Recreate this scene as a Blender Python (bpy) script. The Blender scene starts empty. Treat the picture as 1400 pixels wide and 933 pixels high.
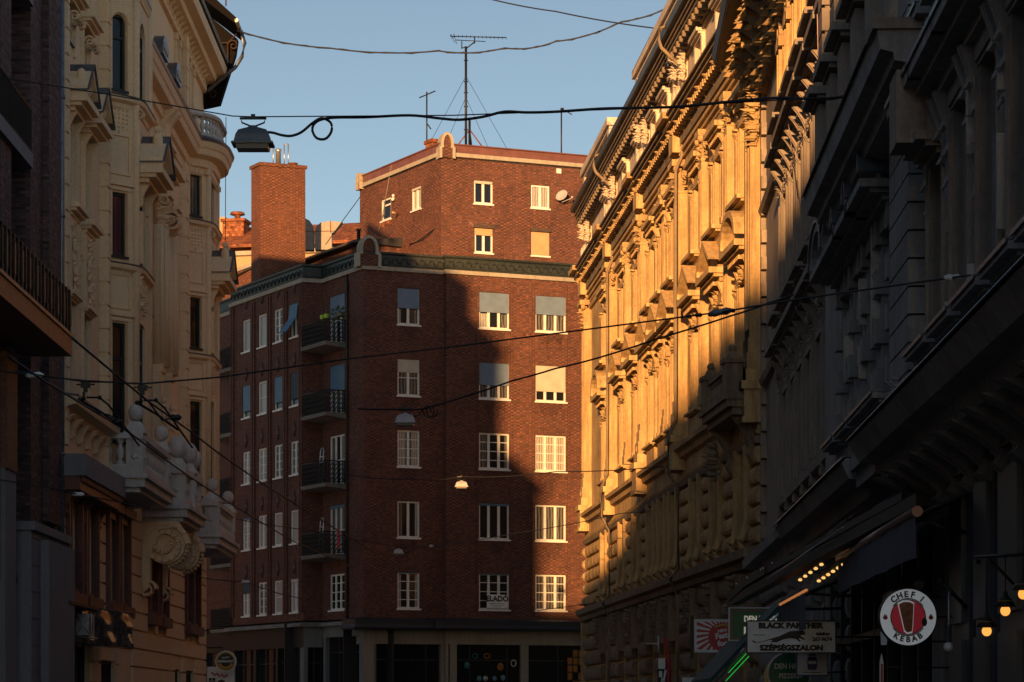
import bpy, bmesh, math, random
from mathutils import Vector, Matrix
R = math.radians
scene = bpy.context.scene
COL = scene.collection

# ---------------------------------------------------------------- camera, sky, sun, exposure
F, HZ, EYE, CX = 3305.56, 970.0, 1.6, 700.0      # focal length and horizon in photo pixels, eye height
cam_d = bpy.data.cameras.new('camera')
cam = bpy.data.objects.new('camera', cam_d)
COL.objects.link(cam)
cam_d.sensor_width = 36.0
cam_d.lens = 85.0
cam_d.shift_y = (HZ - 466.5) / 1400.0
cam_d.clip_start = 0.1
cam_d.clip_end = 5000.0
cam.location = (0, 0, EYE)
cam.rotation_euler = (R(90), 0, 0)
scene.camera = cam

SUN_AZ = R(9.5)          # degrees the sun stands left of straight behind the camera
SUN_EL = R(6.0)
TO_SUN = Vector((-math.sin(SUN_AZ) * math.cos(SUN_EL), -math.cos(SUN_AZ) * math.cos(SUN_EL), math.sin(SUN_EL)))
world = bpy.data.worlds.new('World')
scene.world = world
world.use_nodes = True
wn = world.node_tree
for n in list(wn.nodes):
    wn.nodes.remove(n)
sky = wn.nodes.new('ShaderNodeTexSky')
sky.sky_type = 'NISHITA'
sky.sun_disc = False
sky.sun_elevation = SUN_EL
sky.sun_rotation = math.atan2(TO_SUN.x, TO_SUN.y)
sky.air_density = 0.65
sky.dust_density = 0.16
sky.ozone_density = 0.3
bg = wn.nodes.new('ShaderNodeBackground')
bg.inputs['Strength'].default_value = 0.0635
wo = wn.nodes.new('ShaderNodeOutputWorld')
wn.links.new(sky.outputs[0], bg.inputs['Color'])
wn.links.new(bg.outputs[0], wo.inputs['Surface'])

sun_d = bpy.data.lights.new('sun', 'SUN')
sun_d.energy = 3.9
sun_d.angle = R(0.7)
sun_d.color = (1.0, 0.51, 0.18)
sun = bpy.data.objects.new('sun', sun_d)
COL.objects.link(sun)
sun.rotation_euler = TO_SUN.to_track_quat('Z', 'Y').to_euler()
sun.location = TO_SUN * 200

scene.view_settings.view_transform = 'Standard'
scene.view_settings.look = 'None'
scene.view_settings.exposure = 1.2
scene.view_settings.gamma = 1.0
scene.render.engine = 'CYCLES'
scene.cycles.max_bounces = 10
scene.cycles.diffuse_bounces = 8
scene.cycles.glossy_bounces = 3
scene.cycles.use_denoising = True

# ---------------------------------------------------------------- mesh helpers
class MB:
    """collects faces; build() links them as ONE mesh object"""
    def __init__(self):
        self.v, self.f, self.s, self.m = [], [], [], []
        self.mi = 0
    def add(self, vs, fs, smooth=False):
        o = len(self.v)
        self.v += [tuple(p) for p in vs]
        for f in fs:
            self.f.append(tuple(o + i for i in f)); self.s.append(smooth); self.m.append(self.mi)
        return self
    def box(self, x0, x1, y0, y1, z0, z1):
        return self.add([(x0, y0, z0), (x1, y0, z0), (x1, y1, z0), (x0, y1, z0), (x0, y0, z1), (x1, y0, z1), (x1, y1, z1), (x0, y1, z1)],
                        [(0, 3, 2, 1), (4, 5, 6, 7), (0, 1, 5, 4), (1, 2, 6, 5), (2, 3, 7, 6), (3, 0, 4, 7)])
    def taper(self, x0, x1, y0, y1, z0, z1, t):
        """a box whose top is drawn in by t on every side (t < 0 flares it)"""
        return self.add([(x0, y0, z0), (x1, y0, z0), (x1, y1, z0), (x0, y1, z0), (x0 + t, y0 + t, z1), (x1 - t, y0 + t, z1), (x1 - t, y1 - t, z1), (x0 + t, y1 - t, z1)],
                        [(0, 3, 2, 1), (4, 5, 6, 7), (0, 1, 5, 4), (1, 2, 6, 5), (2, 3, 7, 6), (3, 0, 4, 7)])
    def quad(self, a, b, c, d):
        return self.add([a, b, c, d], [(0, 1, 2, 3)])
    def prism(self, poly, axis, a, b, smooth=False):
        """extrude a 2-D polygon along an axis: 'x' takes (y,z), 'y' takes (x,z), 'z' takes (x,y)"""
        n = len(poly)
        def P(p, t):
            return (t, p[0], p[1]) if axis == 'x' else (p[0], t, p[1]) if axis == 'y' else (p[0], p[1], t)
        vs = [P(p, a) for p in poly] + [P(p, b) for p in poly]
        o = len(self.v)
        self.v += vs
        for i in range(n):
            j = (i + 1) % n
            self.f.append((o + i, o + j, o + n + j, o + n + i)); self.s.append(smooth); self.m.append(self.mi)
        self.f.append(tuple(o + i for i in reversed(range(n)))); self.s.append(False); self.m.append(self.mi)
        self.f.append(tuple(o + n + i for i in range(n))); self.s.append(False); self.m.append(self.mi)
        return self
    def mould(self, prof, x0, x1):
        """a moulding: profile of (out, z) points going down the face, run along x with its ends returned"""
        pts = [(-o, z) for o, z in prof]
        return self.prism(pts, 'x', x0, x1)
    def sweep(self, prof, path, closed=False):
        """profile of (out, z) carried along a plan path of (x, y); 'out' lies to the right of travel"""
        n, k = len(path), len(prof)
        rows = []
        for i in range(n):
            p = Vector(path[i])
            a = Vector(path[i - 1]) if (i > 0 or closed) else None
            b = Vector(path[(i + 1) % n]) if (i < n - 1 or closed) else None
            d1 = (p - a).normalized() if a is not None else (b - p).normalized()
            d2 = (b - p).normalized() if b is not None else d1
            n1, n2 = Vector((d1.y, -d1.x)), Vector((d2.y, -d2.x))
            m = (n1 + n2)
            m = m / max(0.35, m.length_squared / 2) if m.length > 1e-6 else n1
            m = m if abs(m.length) < 3 else n1
            rows.append([(p.x + m.x * o, p.y + m.y * o, z) for o, z in prof])
        vs = [q for r_ in rows for q in r_]
        fs = []
        rng = range(n if closed else n - 1)
        for i in rng:
            i2 = (i + 1) % n
            for j in range(k):
                j2 = (j + 1) % k
                fs.append((i * k + j, i2 * k + j, i2 * k + j2, i * k + j2))
        if not closed:
            fs.append(tuple(range(k)))
            fs.append(tuple((n - 1) * k + j for j in reversed(range(k))))
        return self.add(vs, fs)
    def tube(self, pts, r, n=6, cap=True, smooth=True):
        pts = [Vector(p) for p in pts]
        rings = []
        up = Vector((0, 0, 1))
        for i, p in enumerate(pts):
            d = (pts[min(i + 1, len(pts) - 1)] - pts[max(i - 1, 0)])
            d = d.normalized() if d.length > 1e-9 else up
            s = d.cross(up)
            s = s.normalized() if s.length > 1e-3 else d.cross(Vector((0, 1, 0))).normalized()
            t = s.cross(d).normalized()
            rr = r[i] if isinstance(r, (list, tuple)) else r
            rings.append([p + (s * math.cos(2 * math.pi * k / n) + t * math.sin(2 * math.pi * k / n)) * rr for k in range(n)])
        vs = [q for r_ in rings for q in r_]
        fs = [(i * n + k, i * n + (k + 1) % n, (i + 1) * n + (k + 1) % n, (i + 1) * n + k) for i in range(len(pts) - 1) for k in range(n)]
        self.add(vs, fs, smooth)
        if cap:
            o = len(self.v) - len(vs)
            self.f.append(tuple(o + k for k in reversed(range(n)))); self.s.append(False); self.m.append(self.mi)
            self.f.append(tuple(o + (len(pts) - 1) * n + k for k in range(n))); self.s.append(False); self.m.append(self.mi)
        return self
    def lathe(self, prof, n=12, c=(0, 0, 0), smooth=True, axis='z'):
        k = len(prof)
        vs = []
        for i in range(n):
            a = 2 * math.pi * i / n
            for r_, z in prof:
                p = (r_ * math.cos(a), r_ * math.sin(a), z)
                if axis == 'y': p = (p[0], p[2], p[1])
                if axis == 'x': p = (p[2], p[0], p[1])
                vs.append((c[0] + p[0], c[1] + p[1], c[2] + p[2]))
        fs = [(i * k + j, ((i + 1) % n) * k + j, ((i + 1) % n) * k + j + 1, i * k + j + 1) for i in range(n) for j in range(k - 1)]
        self.add(vs, fs, smooth)
        return self
    def ball(self, c, rx, ry=None, rz=None, nu=7, nv=5):
        ry = rx if ry is None else ry
        rz = rx if rz is None else rz
        vs = [(c[0], c[1], c[2] - rz)]
        for j in range(1, nv):
            t = math.pi * j / nv
            for i in range(nu):
                a = 2 * math.pi * i / nu
                vs.append((c[0] + rx * math.sin(t) * math.cos(a), c[1] + ry * math.sin(t) * math.sin(a), c[2] - rz * math.cos(t)))
        vs.append((c[0], c[1], c[2] + rz))
        fs = [(0, 1 + (i + 1) % nu, 1 + i) for i in range(nu)]
        for j in range(nv - 2):
            for i in range(nu):
                a, b = 1 + j * nu + i, 1 + j * nu + (i + 1) % nu
                fs.append((a, b, b + nu, a + nu))
        t = len(vs) - 1
        fs += [(t, t - nu + i, t - nu + (i + 1) % nu) for i in range(nu)]
        return self.add(vs, fs, True)
    def mesh(self, name, uv=True, mats=(), recalc=True):
        me = bpy.data.meshes.new(name)
        me.from_pydata(self.v, [], self.f)
        for i, p in enumerate(me.polygons):
            p.use_smooth = self.s[i]
            p.material_index = self.m[i]
        if recalc:
            bm = bmesh.new(); bm.from_mesh(me)
            bmesh.ops.recalc_face_normals(bm, faces=bm.faces)
            bm.to_mesh(me); bm.free()
        if uv:
            lay = me.uv_layers.new(name='UVMap')
            dat = [0.0] * (2 * len(me.loops))
            vv = me.vertices
            for p in me.polygons:
                nx, ny, nz = p.normal
                L = math.hypot(nx, ny)
                if abs(nz) > 0.75 or L < 1e-6:
                    for li in p.loop_indices:
                        co = vv[me.loops[li].vertex_index].co
                        dat[2 * li] = co.x; dat[2 * li + 1] = co.y
                else:
                    tx, ty = -ny / L, nx / L
                    for li in p.loop_indices:
                        co = vv[me.loops[li].vertex_index].co
                        dat[2 * li] = co.x * tx + co.y * ty; dat[2 * li + 1] = co.z
            lay.data.foreach_set('uv', dat)
        for m_ in mats:
            me.materials.append(m_)
        return me

def link(name, me, mats=None, parent=None, mat=None):
    o = bpy.data.objects.new(name, me)
    COL.objects.link(o)
    if mats is not None and me is not None and len(me.materials) == 0:
        for m_ in (mats if isinstance(mats, (list, tuple)) else [mats]):
            me.materials.append(m_)
    if parent is not None:
        o.parent = parent
    if mat is not None:
        o.matrix_local = mat
    return o

def tag(o, label=None, cat=None, group=None, kind=None):
    if label: o['label'] = label
    if cat: o['category'] = cat
    if group: o['group'] = group
    if kind: o['kind'] = kind
    return o

def thing(name, loc, label, cat, group=None, rz=0.0):
    o = bpy.data.objects.new(name, None)
    o.empty_display_size = 0.3
    COL.objects.link(o)
    o.location = loc
    o.rotation_euler = (0, 0, rz)
    return tag(o, label, cat, group)

class Wall:
    """a vertical plane seen from the street; local x runs left to right, local -y points out to the street"""
    def __init__(self, ax, ay, bx, by):
        self.a = Vector((ax, ay)); self.b = Vector((bx, by))
        d = self.b - self.a
        self.L = d.length
        self.u = d / self.L
        self.n = Vector((self.u.y, -self.u.x))
        self.th = math.atan2(self.u.y, self.u.x)
        self.M = Matrix.Translation((ax, ay, 0)) @ Matrix.Rotation(self.th, 4, 'Z')
    def x(self, px, off=0.0):
        r_ = (px - CX) / F
        o = self.a + self.n * off
        return (r_ * o.y - o.x) / (self.u.x - r_ * self.u.y)
    def y(self, px, off=0.0):
        return (self.a + self.n * off + self.u * self.x(px, off)).y
    def z(self, px, py, off=0.0):
        return EYE + (HZ - py) * self.y(px, off) / F
    def at(self, x, out=0.0):
        p = self.a + self.u * x + self.n * out
        return p
    def shift(self, off):
        a, b = self.a + self.n * off, self.b + self.n * off
        return Wall(a.x, a.y, b.x, b.y)

def PW(px, py, Y):
    return ((px - CX) * Y / F, Y, EYE + (HZ - py) * Y / F)

def part(name, me, mat, root, W, loc=(0, 0, 0), rz=0.0, flip=False):
    """a child of root, given in the local frame of the wall W (root is an unrotated Empty)"""
    M = Matrix.Translation(loc) @ Matrix.Rotation(rz, 4, 'Z')
    if flip:
        M = M @ Matrix.Diagonal((-1, 1, 1, 1))
    if W is not None:
        M = Matrix.Translation(-root.location) @ W.M @ M
    return link(name, me, mat, root, M)

def sub(name, me, mat, parent):
    return link(name, me, mat, parent)

def each(name, mbs, mat, root, W):
    return [part(name, m_.mesh(name), mat, root, W) for m_ in mbs]

def wall_grid(mb, x0, x1, z0, z1, holes, depth=0.22, y=0.0):
    """a wall face with rectangular openings and their reveals"""
    xs = sorted({x0, x1} | {h[0] for h in holes} | {h[1] for h in holes})
    zs = sorted({z0, z1} | {h[2] for h in holes} | {h[3] for h in holes})
    xs = [x for x in xs if x0 - 1e-6 <= x <= x1 + 1e-6]
    zs = [z for z in zs if z0 - 1e-6 <= z <= z1 + 1e-6]
    for i in range(len(xs) - 1):
        run = None
        for j in range(len(zs) - 1):
            cx, cz = (xs[i] + xs[i + 1]) / 2, (zs[j] + zs[j + 1]) / 2
            if any(h[0] < cx < h[1] and h[2] < cz < h[3] for h in holes):
                if run is not None:
                    mb.quad((xs[i], y, run), (xs[i + 1], y, run), (xs[i + 1], y, zs[j]), (xs[i], y, zs[j])); run = None
            elif run is None:
                run = zs[j]
        if run is not None:
            mb.quad((xs[i], y, run), (xs[i + 1], y, run), (xs[i + 1], y, z1), (xs[i], y, z1))
    for (a, b, c, d) in holes:
        mb.quad((a, y, c), (a, y + depth, c), (a, y + depth, d), (a, y, d))
        mb.quad((b, y, c), (b, y, d), (b, y + depth, d), (b, y + depth, c))
        mb.quad((a, y, d), (a, y + depth, d), (b, y + depth, d), (b, y, d))
        mb.quad((a, y, c), (b, y, c), (b, y + depth, c), (a, y + depth, c))
    return mb

def solid_wall(x0, x1, z0, z1, holes, depth=0.22, body=8.0):
    """wall face with openings plus the block of building behind it"""
    mb = MB()
    wall_grid(mb, x0, x1, z0, z1, holes, depth)
    d2 = depth + 0.15
    for xx in (x0, x1):
        mb.quad((xx, 0, z0), (xx, body, z0), (xx, body, z1), (xx, 0, z1))
    mb.quad((x0, 0, z1), (x1, 0, z1), (x1, body, z1), (x0, body, z1))
    mb.quad((x0, body, z0), (x1, body, z0), (x1, body, z1), (x0, body, z1))
    mb.quad((x0 + .01, d2, z0), (x1 - .01, d2, z0), (x1 - .01, d2, z1 - .01), (x0 + .01, d2, z1 - .01))
    return mb

# ---------------------------------------------------------------- materials
MATS = {}
def new_mat(name):
    m = bpy.data.materials.new(name)
    m.use_nodes = True
    nt = m.node_tree
    b = nt.nodes.get('Principled BSDF')
    MATS[name] = m
    return m, nt, b

def node(nt, t, **kw):
    n = nt.nodes.new(t)
    for k, v in kw.items():
        if k in n.inputs: n.inputs[k].default_value = v
        else: setattr(n, k, v)
    return n

def mix(nt, fac, a, b, mode='MIX'):
    n = nt.nodes.new('ShaderNodeMix'); n.data_type = 'RGBA'; n.blend_type = mode
    for key, v in ((0, fac), (6, a), (7, b)):
        if hasattr(v, 'links') or hasattr(v, 'is_linked'):
            nt.links.new(v, n.inputs[key])
        else:
            n.inputs[key].default_value = v if not isinstance(v, tuple) else (*v[:3], 1)
    return n.outputs[2]

def ramp(nt, src, p0, p1, c0=(0, 0, 0), c1=(1, 1, 1)):
    n = nt.nodes.new('ShaderNodeValToRGB')
    n.color_ramp.elements[0].position = p0; n.color_ramp.elements[0].color = (*c0, 1)
    n.color_ramp.elements[1].position = p1; n.color_ramp.elements[1].color = (*c1, 1)
    nt.links.new(src, n.inputs[0])
    return n.outputs[0]

def simple(name, color, rough=0.6, metal=0.0, var=0.0, vscale=6.0, bump=0.0, bscale=20.0, spec=0.5):
    m, nt, b = new_mat(name)
    b.inputs['Base Color'].default_value = (*color, 1)
    b.inputs['Roughness'].default_value = rough
    b.inputs['Metallic'].default_value = metal
    b.inputs['Specular IOR Level'].default_value = spec
    tc = node(nt, 'ShaderNodeTexCoord')
    if var > 0:
        nz = node(nt, 'ShaderNodeTexNoise', Scale=vscale, Detail=5.0, Roughness=0.65)
        nt.links.new(tc.outputs['Object'], nz.inputs['Vector'])
        dark = tuple(c * (1 - var) for c in color); light = tuple(min(1, c * (1 + var)) for c in color)
        c = ramp(nt, nz.outputs['Fac'], 0.3, 0.7, dark, light)
        nt.links.new(c, b.inputs['Base Color'])
    if bump > 0:
        nb = node(nt, 'ShaderNodeTexNoise', Scale=bscale, Detail=4.0)
        nt.links.new(tc.outputs['Object'], nb.inputs['Vector'])
        bp = node(nt, 'ShaderNodeBump', Strength=bump, Distance=0.02)
        nt.links.new(nb.outputs['Fac'], bp.inputs['Height'])
        nt.links.new(bp.outputs[0], b.inputs['Normal'])
    return m

def stucco(name, color, dirt, amount=0.55, rough=0.85, streak=1.0, bump=0.35):
    """weathered plaster or stone: blotches, rain streaks running down, fine grain"""
    m, nt, b = new_mat(name)
    b.inputs['Roughness'].default_value = rough
    b.inputs['Specular IOR Level'].default_value = 0.25
    tc = node(nt, 'ShaderNodeTexCoord')
    n1 = node(nt, 'ShaderNodeTexNoise', Scale=0.7, Detail=7.0, Roughness=0.7)
    nt.links.new(tc.outputs['Object'], n1.inputs['Vector'])
    mp = node(nt, 'ShaderNodeMapping'); mp.inputs['Scale'].default_value = (3.2, 3.2, 0.22)
    nt.links.new(tc.outputs['Object'], mp.inputs['Vector'])
    n2 = node(nt, 'ShaderNodeTexNoise', Scale=1.6, Detail=6.0, Roughness=0.72)
    nt.links.new(mp.outputs[0], n2.inputs['Vector'])
    n3 = node(nt, 'ShaderNodeTexNoise', Scale=14.0, Detail=5.0, Roughness=0.7)
    nt.links.new(tc.outputs['Object'], n3.inputs['Vector'])
    base = ramp(nt, n3.outputs['Fac'], 0.3, 0.75, tuple(c * 0.8 for c in color), tuple(min(1, c * 1.12) for c in color))
    f1 = ramp(nt, n1.outputs['Fac'], 0.42, 0.78, (0, 0, 0), (amount,) * 3)
    f2 = ramp(nt, n2.outputs['Fac'], 0.45, 0.75, (0, 0, 0), (amount * streak,) * 3)
    c = mix(nt, f1, base, dirt)
    c = mix(nt, f2, c, dirt)
    nt.links.new(c, b.inputs['Base Color'])
    bp = node(nt, 'ShaderNodeBump', Strength=bump, Distance=0.015)
    nt.links.new(n3.outputs['Fac'], bp.inputs['Height'])
    nt.links.new(bp.outputs[0], b.inputs['Normal'])
    return m

def brick(name, c1, c2, mortar, bw=0.25, rh=0.075, var=0.5, bump=0.6, dirt=(0.03, 0.02, 0.018), damount=0.5, diaper=True):
    m, nt, b = new_mat(name)
    b.inputs['Roughness'].default_value = 0.82
    b.inputs['Specular IOR Level'].default_value = 0.25
    tc = node(nt, 'ShaderNodeTexCoord')
    def bt(w, h, off=0.0 if diaper else 0.5):
        n = node(nt, 'ShaderNodeTexBrick', Scale=1.0)
        n.offset = off
        n.inputs['Brick Width'].default_value = w
        n.inputs['Row Height'].default_value = h
        n.inputs['Mortar Size'].default_value = 0.008
        n.inputs['Mortar Smooth'].default_value = 0.2
        nt.links.new(tc.outputs['UV'], n.inputs['Vector'])
        return n
    t = bt(bw, rh)
    t.inputs['Color1'].default_value = (*c1, 1); t.inputs['Color2'].default_value = (*c2, 1); t.inputs['Mortar'].default_value = (*mortar, 1)
    nz = node(nt, 'ShaderNodeTexNoise', Scale=5.5, Detail=6.0, Roughness=0.75)
    nt.links.new(tc.outputs['UV'], nz.inputs['Vector'])
    c = t.outputs['Color']
    for k, (lo, hi) in enumerate(((1 - var, 1 + var * .5), (1 - var * .6, 1 + var * .6))):
        mp = node(nt, 'ShaderNodeMapping'); mp.inputs['Location'].default_value = (bw * (37 + 20 * k), rh * (52 + 34 * k), 0)
        nt.links.new(tc.outputs['UV'], mp.inputs['Vector'])
        t2 = bt(bw, rh)
        nt.links.new(mp.outputs[0], t2.inputs['Vector'])
        t2.inputs['Color1'].default_value = (lo, lo, lo, 1); t2.inputs['Color2'].default_value = (hi, hi, hi, 1); t2.inputs['Mortar'].default_value = (1, 1, 1, 1)
        c = mix(nt, 1.0, c, t2.outputs['Color'], 'MULTIPLY')
    if diaper:
        # darker headers set on the diagonal, as laid in the wall
        ck = node(nt, 'ShaderNodeTexChecker', Scale=1.0)
        mp2 = node(nt, 'ShaderNodeMapping'); mp2.inputs['Scale'].default_value = (1 / bw, 1 / rh, 1)
        nt.links.new(tc.outputs['UV'], mp2.inputs['Vector'])
        nt.links.new(mp2.outputs[0], ck.inputs['Vector'])
        ck.inputs['Color1'].default_value = (0.62, 0.6, 0.62, 1); ck.inputs['Color2'].default_value = (1.1, 1.1, 1.1, 1)
        n4 = node(nt, 'ShaderNodeTexNoise', Scale=0.35, Detail=3.0)
        nt.links.new(tc.outputs['UV'], n4.inputs['Vector'])
        k = ramp(nt, n4.outputs['Fac'], 0.4, 0.6, (0.25,) * 3, (0.9,) * 3)
        c2_ = mix(nt, 1.0, c, ck.outputs['Color'], 'MULTIPLY')
        c = mix(nt, k, c, c2_)
    n5 = node(nt, 'ShaderNodeTexNoise', Scale=0.5, Detail=6.0, Roughness=0.7)
    nt.links.new(tc.outputs['UV'], n5.inputs['Vector'])
    d = ramp(nt, n5.outputs['Fac'], 0.45, 0.8, (0, 0, 0), (damount,) * 3)
    c = mix(nt, d, c, dirt)
    nt.links.new(c, b.inputs['Base Color'])
    bp = node(nt, 'ShaderNodeBump', Strength=bump, Distance=0.012)
    h = mix(nt, 0.35, t.outputs['Fac'], nz.outputs['Fac'])
    inv = node(nt, 'ShaderNodeInvert')
    nt.links.new(h, inv.inputs['Color'])
    nt.links.new(inv.outputs[0], bp.inputs['Height'])
    nt.links.new(bp.outputs[0], b.inputs['Normal'])
    return m

def emit(name, color, strength):
    m, nt, b = new_mat(name)
    b.inputs['Base Color'].default_value = (*color, 1)
    b.inputs['Emission Color'].default_value = (*color, 1)
    b.inputs['Emission Strength'].default_value = strength
    return m

def glass(name, color=(0.012, 0.014, 0.018), rough=0.06, spec=0.5, wob=0.0):
    m, nt, b = new_mat(name)
    b.inputs['Base Color'].default_value = (*color, 1)
    b.inputs['Roughness'].default_value = rough
    b.inputs['Specular IOR Level'].default_value = spec
    if wob:
        tc = node(nt, 'ShaderNodeTexCoord')
        nz = node(nt, 'ShaderNodeTexNoise', Scale=1.3, Detail=1.0)
        nt.links.new(tc.outputs['Object'], nz.inputs['Vector'])
        bp = node(nt, 'ShaderNodeBump', Strength=wob, Distance=0.05)
        nt.links.new(nz.outputs['Fac'], bp.inputs['Height'])
        nt.links.new(bp.outputs[0], b.inputs['Normal'])
    return m

def cloth(name, c1, c2, scale=2.6):
    """net curtain behind glass: soft vertical folds under a clear gloss"""
    m, nt, b = new_mat(name)
    tc = node(nt, 'ShaderNodeTexCoord')
    w = node(nt, 'ShaderNodeTexWave', Scale=scale, Distortion=3.0, Detail=2.0)
    w.bands_direction = 'X'
    nt.links.new(tc.outputs['UV'], w.inputs['Vector'])
    c = ramp(nt, w.outputs['Fac'], 0.1, 0.9, c1, c2)
    nt.links.new(c, b.inputs['Base Color'])
    b.inputs['Roughness'].default_value = 0.5
    b.inputs['Coat Weight'].default_value = 0.6
    b.inputs['Coat Roughness'].default_value = 0.04
    return m

def slats(name, color, pitch=0.05, rough=0.55):
    """roller shutter: fine horizontal slats"""
    m, nt, b = new_mat(name)
    tc = node(nt, 'ShaderNodeTexCoord')
    w = node(nt, 'ShaderNodeTexWave', Scale=0.314 / pitch, Distortion=0.15)
    w.bands_direction = 'Y'
    nt.links.new(tc.outputs['UV'], w.inputs['Vector'])
    c = ramp(nt, w.outputs['Fac'], 0.0, 0.35, tuple(x * 0.55 for x in color), color)
    nz = node(nt, 'ShaderNodeTexNoise', Scale=2.0, Detail=4.0)
    nt.links.new(tc.outputs['UV'], nz.inputs['Vector'])
    v = ramp(nt, nz.outputs['Fac'], 0.3, 0.8, (1.05,) * 3, (0.75,) * 3)
    c = mix(nt, 1.0, c, v, 'MULTIPLY')
    nt.links.new(c, b.inputs['Base Color'])
    b.inputs['Roughness'].default_value = rough
    return m

def stripes(name, c1, c2, scale, axis='X'):
    m, nt, b = new_mat(name)
    tc = node(nt, 'ShaderNodeTexCoord')
    w = node(nt, 'ShaderNodeTexWave', Scale=scale, Distortion=0.6, Detail=1.0)
    w.bands_direction = axis
    nt.links.new(tc.outputs['UV'], w.inputs['Vector'])
    nt.links.new(ramp(nt, w.outputs['Fac'], 0.2, 0.8, c1, c2), b.inputs['Base Color'])
    b.inputs['Roughness'].default_value = 0.8
    return m

M_brick = brick('red_brick', (0.21, 0.08, 0.049), (0.128, 0.056, 0.044), (0.085, 0.06, 0.055), bw=0.15, rh=0.075, var=0.27)
M_brick2 = brick('dark_brick', (0.15, 0.085, 0.088), (0.10, 0.065, 0.07), (0.08, 0.07, 0.075), diaper=False, damount=0.4)
M_brickst = brick('sooty_brick', (0.155, 0.06, 0.038), (0.10, 0.044, 0.034), (0.06, 0.043, 0.04), bw=0.15, rh=0.075, var=0.27, damount=0.7)
M_stack = brick('stack_brick', (0.215, 0.08, 0.046), (0.15, 0.058, 0.04), (0.075, 0.052, 0.042), bw=0.15, rh=0.075, var=0.2, damount=0.35)
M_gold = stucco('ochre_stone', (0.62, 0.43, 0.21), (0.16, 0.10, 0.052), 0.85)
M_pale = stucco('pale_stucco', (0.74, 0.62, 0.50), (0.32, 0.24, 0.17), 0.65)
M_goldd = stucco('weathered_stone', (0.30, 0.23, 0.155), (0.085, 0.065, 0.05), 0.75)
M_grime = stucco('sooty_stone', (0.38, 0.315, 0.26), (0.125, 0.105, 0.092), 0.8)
M_soot = stucco('blackened_stone', (0.38, 0.36, 0.345), (0.14, 0.134, 0.136), 0.8)
M_cream = stucco('cream_stucco', (0.85, 0.655, 0.44), (0.56, 0.43, 0.29), 0.36, streak=0.8, bump=0.2)
M_grey = stucco('grey_limestone', (0.62, 0.62, 0.62), (0.28, 0.28, 0.29), 0.6)
M_plinth = stucco('grey_granite', (0.24, 0.25, 0.28), (0.15, 0.16, 0.18), 0.5)
M_white = simple('white_paint', (0.74, 0.73, 0.70), 0.5, var=0.12, vscale=5)
M_trim = stucco('cream_string', (0.44, 0.40, 0.335), (0.2, 0.17, 0.135), 0.55)
M_tile = simple('green_glazed_tile', (0.022, 0.03, 0.028), 0.5, var=0.5, vscale=9, bump=0.5, bscale=9)
M_copper = simple('red_sheet_roof', (0.15, 0.06, 0.05), 0.5, var=0.25, vscale=1.5)
M_roof = simple('dark_sheet_roof', (0.035, 0.037, 0.042), 0.5, var=0.4, vscale=3, bump=0.3, bscale=6)
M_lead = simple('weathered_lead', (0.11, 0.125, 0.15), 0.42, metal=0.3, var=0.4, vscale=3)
M_iron = simple('black_iron', (0.012, 0.012, 0.014), 0.5, metal=0.2)
M_wire = simple('black_rubber', (0.012, 0.013, 0.016), 0.6)
M_zinc = simple('zinc_pipe', (0.17, 0.19, 0.22), 0.4, metal=0.6, var=0.3, vscale=5)
M_rust = simple('rusty_iron', (0.16, 0.07, 0.05), 0.7, var=0.5, vscale=10)
M_maroon = simple('maroon_timber', (0.13, 0.04, 0.038), 0.5, var=0.4, vscale=6)
M_glass = glass('window_glass', wob=0.05)
M_glassr = glass('old_window_glass', (0.01, 0.01, 0.012), 0.05, 0.6, wob=0.12)
M_curt = cloth('net_curtain', (0.22, 0.21, 0.2), (0.45, 0.43, 0.39))
M_curtd = cloth('dim_curtain', (0.02, 0.02, 0.022), (0.16, 0.15, 0.14), 2.0)
M_velvet = cloth('maroon_curtain', (0.05, 0.008, 0.012), (0.12, 0.02, 0.03), 2.0)
M_shut = slats('blue_grey_shutter', (0.17, 0.25, 0.37))
M_shutw = slats('cream_shutter', (0.60, 0.56, 0.47))
M_shuto = slats('orange_blind', (0.62, 0.40, 0.20))
M_blue = slats('blue_blind', (0.09, 0.19, 0.32))
M_conc = stucco('balcony_concrete', (0.24, 0.235, 0.22), (0.10, 0.095, 0.09), 0.7)
M_frame = simple('dark_green_frame', (0.018, 0.03, 0.028), 0.45, var=0.2)
M_brown = simple('brown_frame', (0.07, 0.045, 0.03), 0.5, var=0.3)
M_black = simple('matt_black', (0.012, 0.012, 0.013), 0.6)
M_navy = simple('navy_canvas', (0.05, 0.065, 0.09), 0.8, var=0.3, vscale=4, bump=0.15, bscale=30)
M_navystripe = stripes('navy_striped_canvas', (0.05, 0.065, 0.095), (0.11, 0.14, 0.18), 2.6)
M_navymetal = simple('navy_metal', (0.014, 0.019, 0.028), 0.5)
M_bluebar = simple('blue_steel', (0.06, 0.13, 0.24), 0.35, metal=0.3)
M_teal = simple('teal_canvas', (0.012, 0.07, 0.075), 0.75, var=0.2)
M_pink = simple('pinkish_alloy', (0.30, 0.20, 0.19), 0.35, metal=0.5)
M_signw = simple('sign_white', (0.70, 0.73, 0.76), 0.45, var=0.2, vscale=2.2)
M_signb = simple('sign_black', (0.01, 0.01, 0.011), 0.5)
M_signr = simple('sign_red', (0.42, 0.02, 0.035), 0.45, var=0.15)
M_signg = simple('sign_green', (0.01, 0.13, 0.05), 0.4, var=0.1)
M_signc = simple('sign_cream', (0.65, 0.60, 0.48), 0.4)
M_signblue = simple('sign_blue', (0.02, 0.04, 0.16), 0.4)
M_yellow = simple('sign_yellow', (0.55, 0.36, 0.05), 0.45)
M_meat = simple('roast_brown', (0.22, 0.07, 0.03), 0.55, var=0.6, vscale=14)
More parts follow.
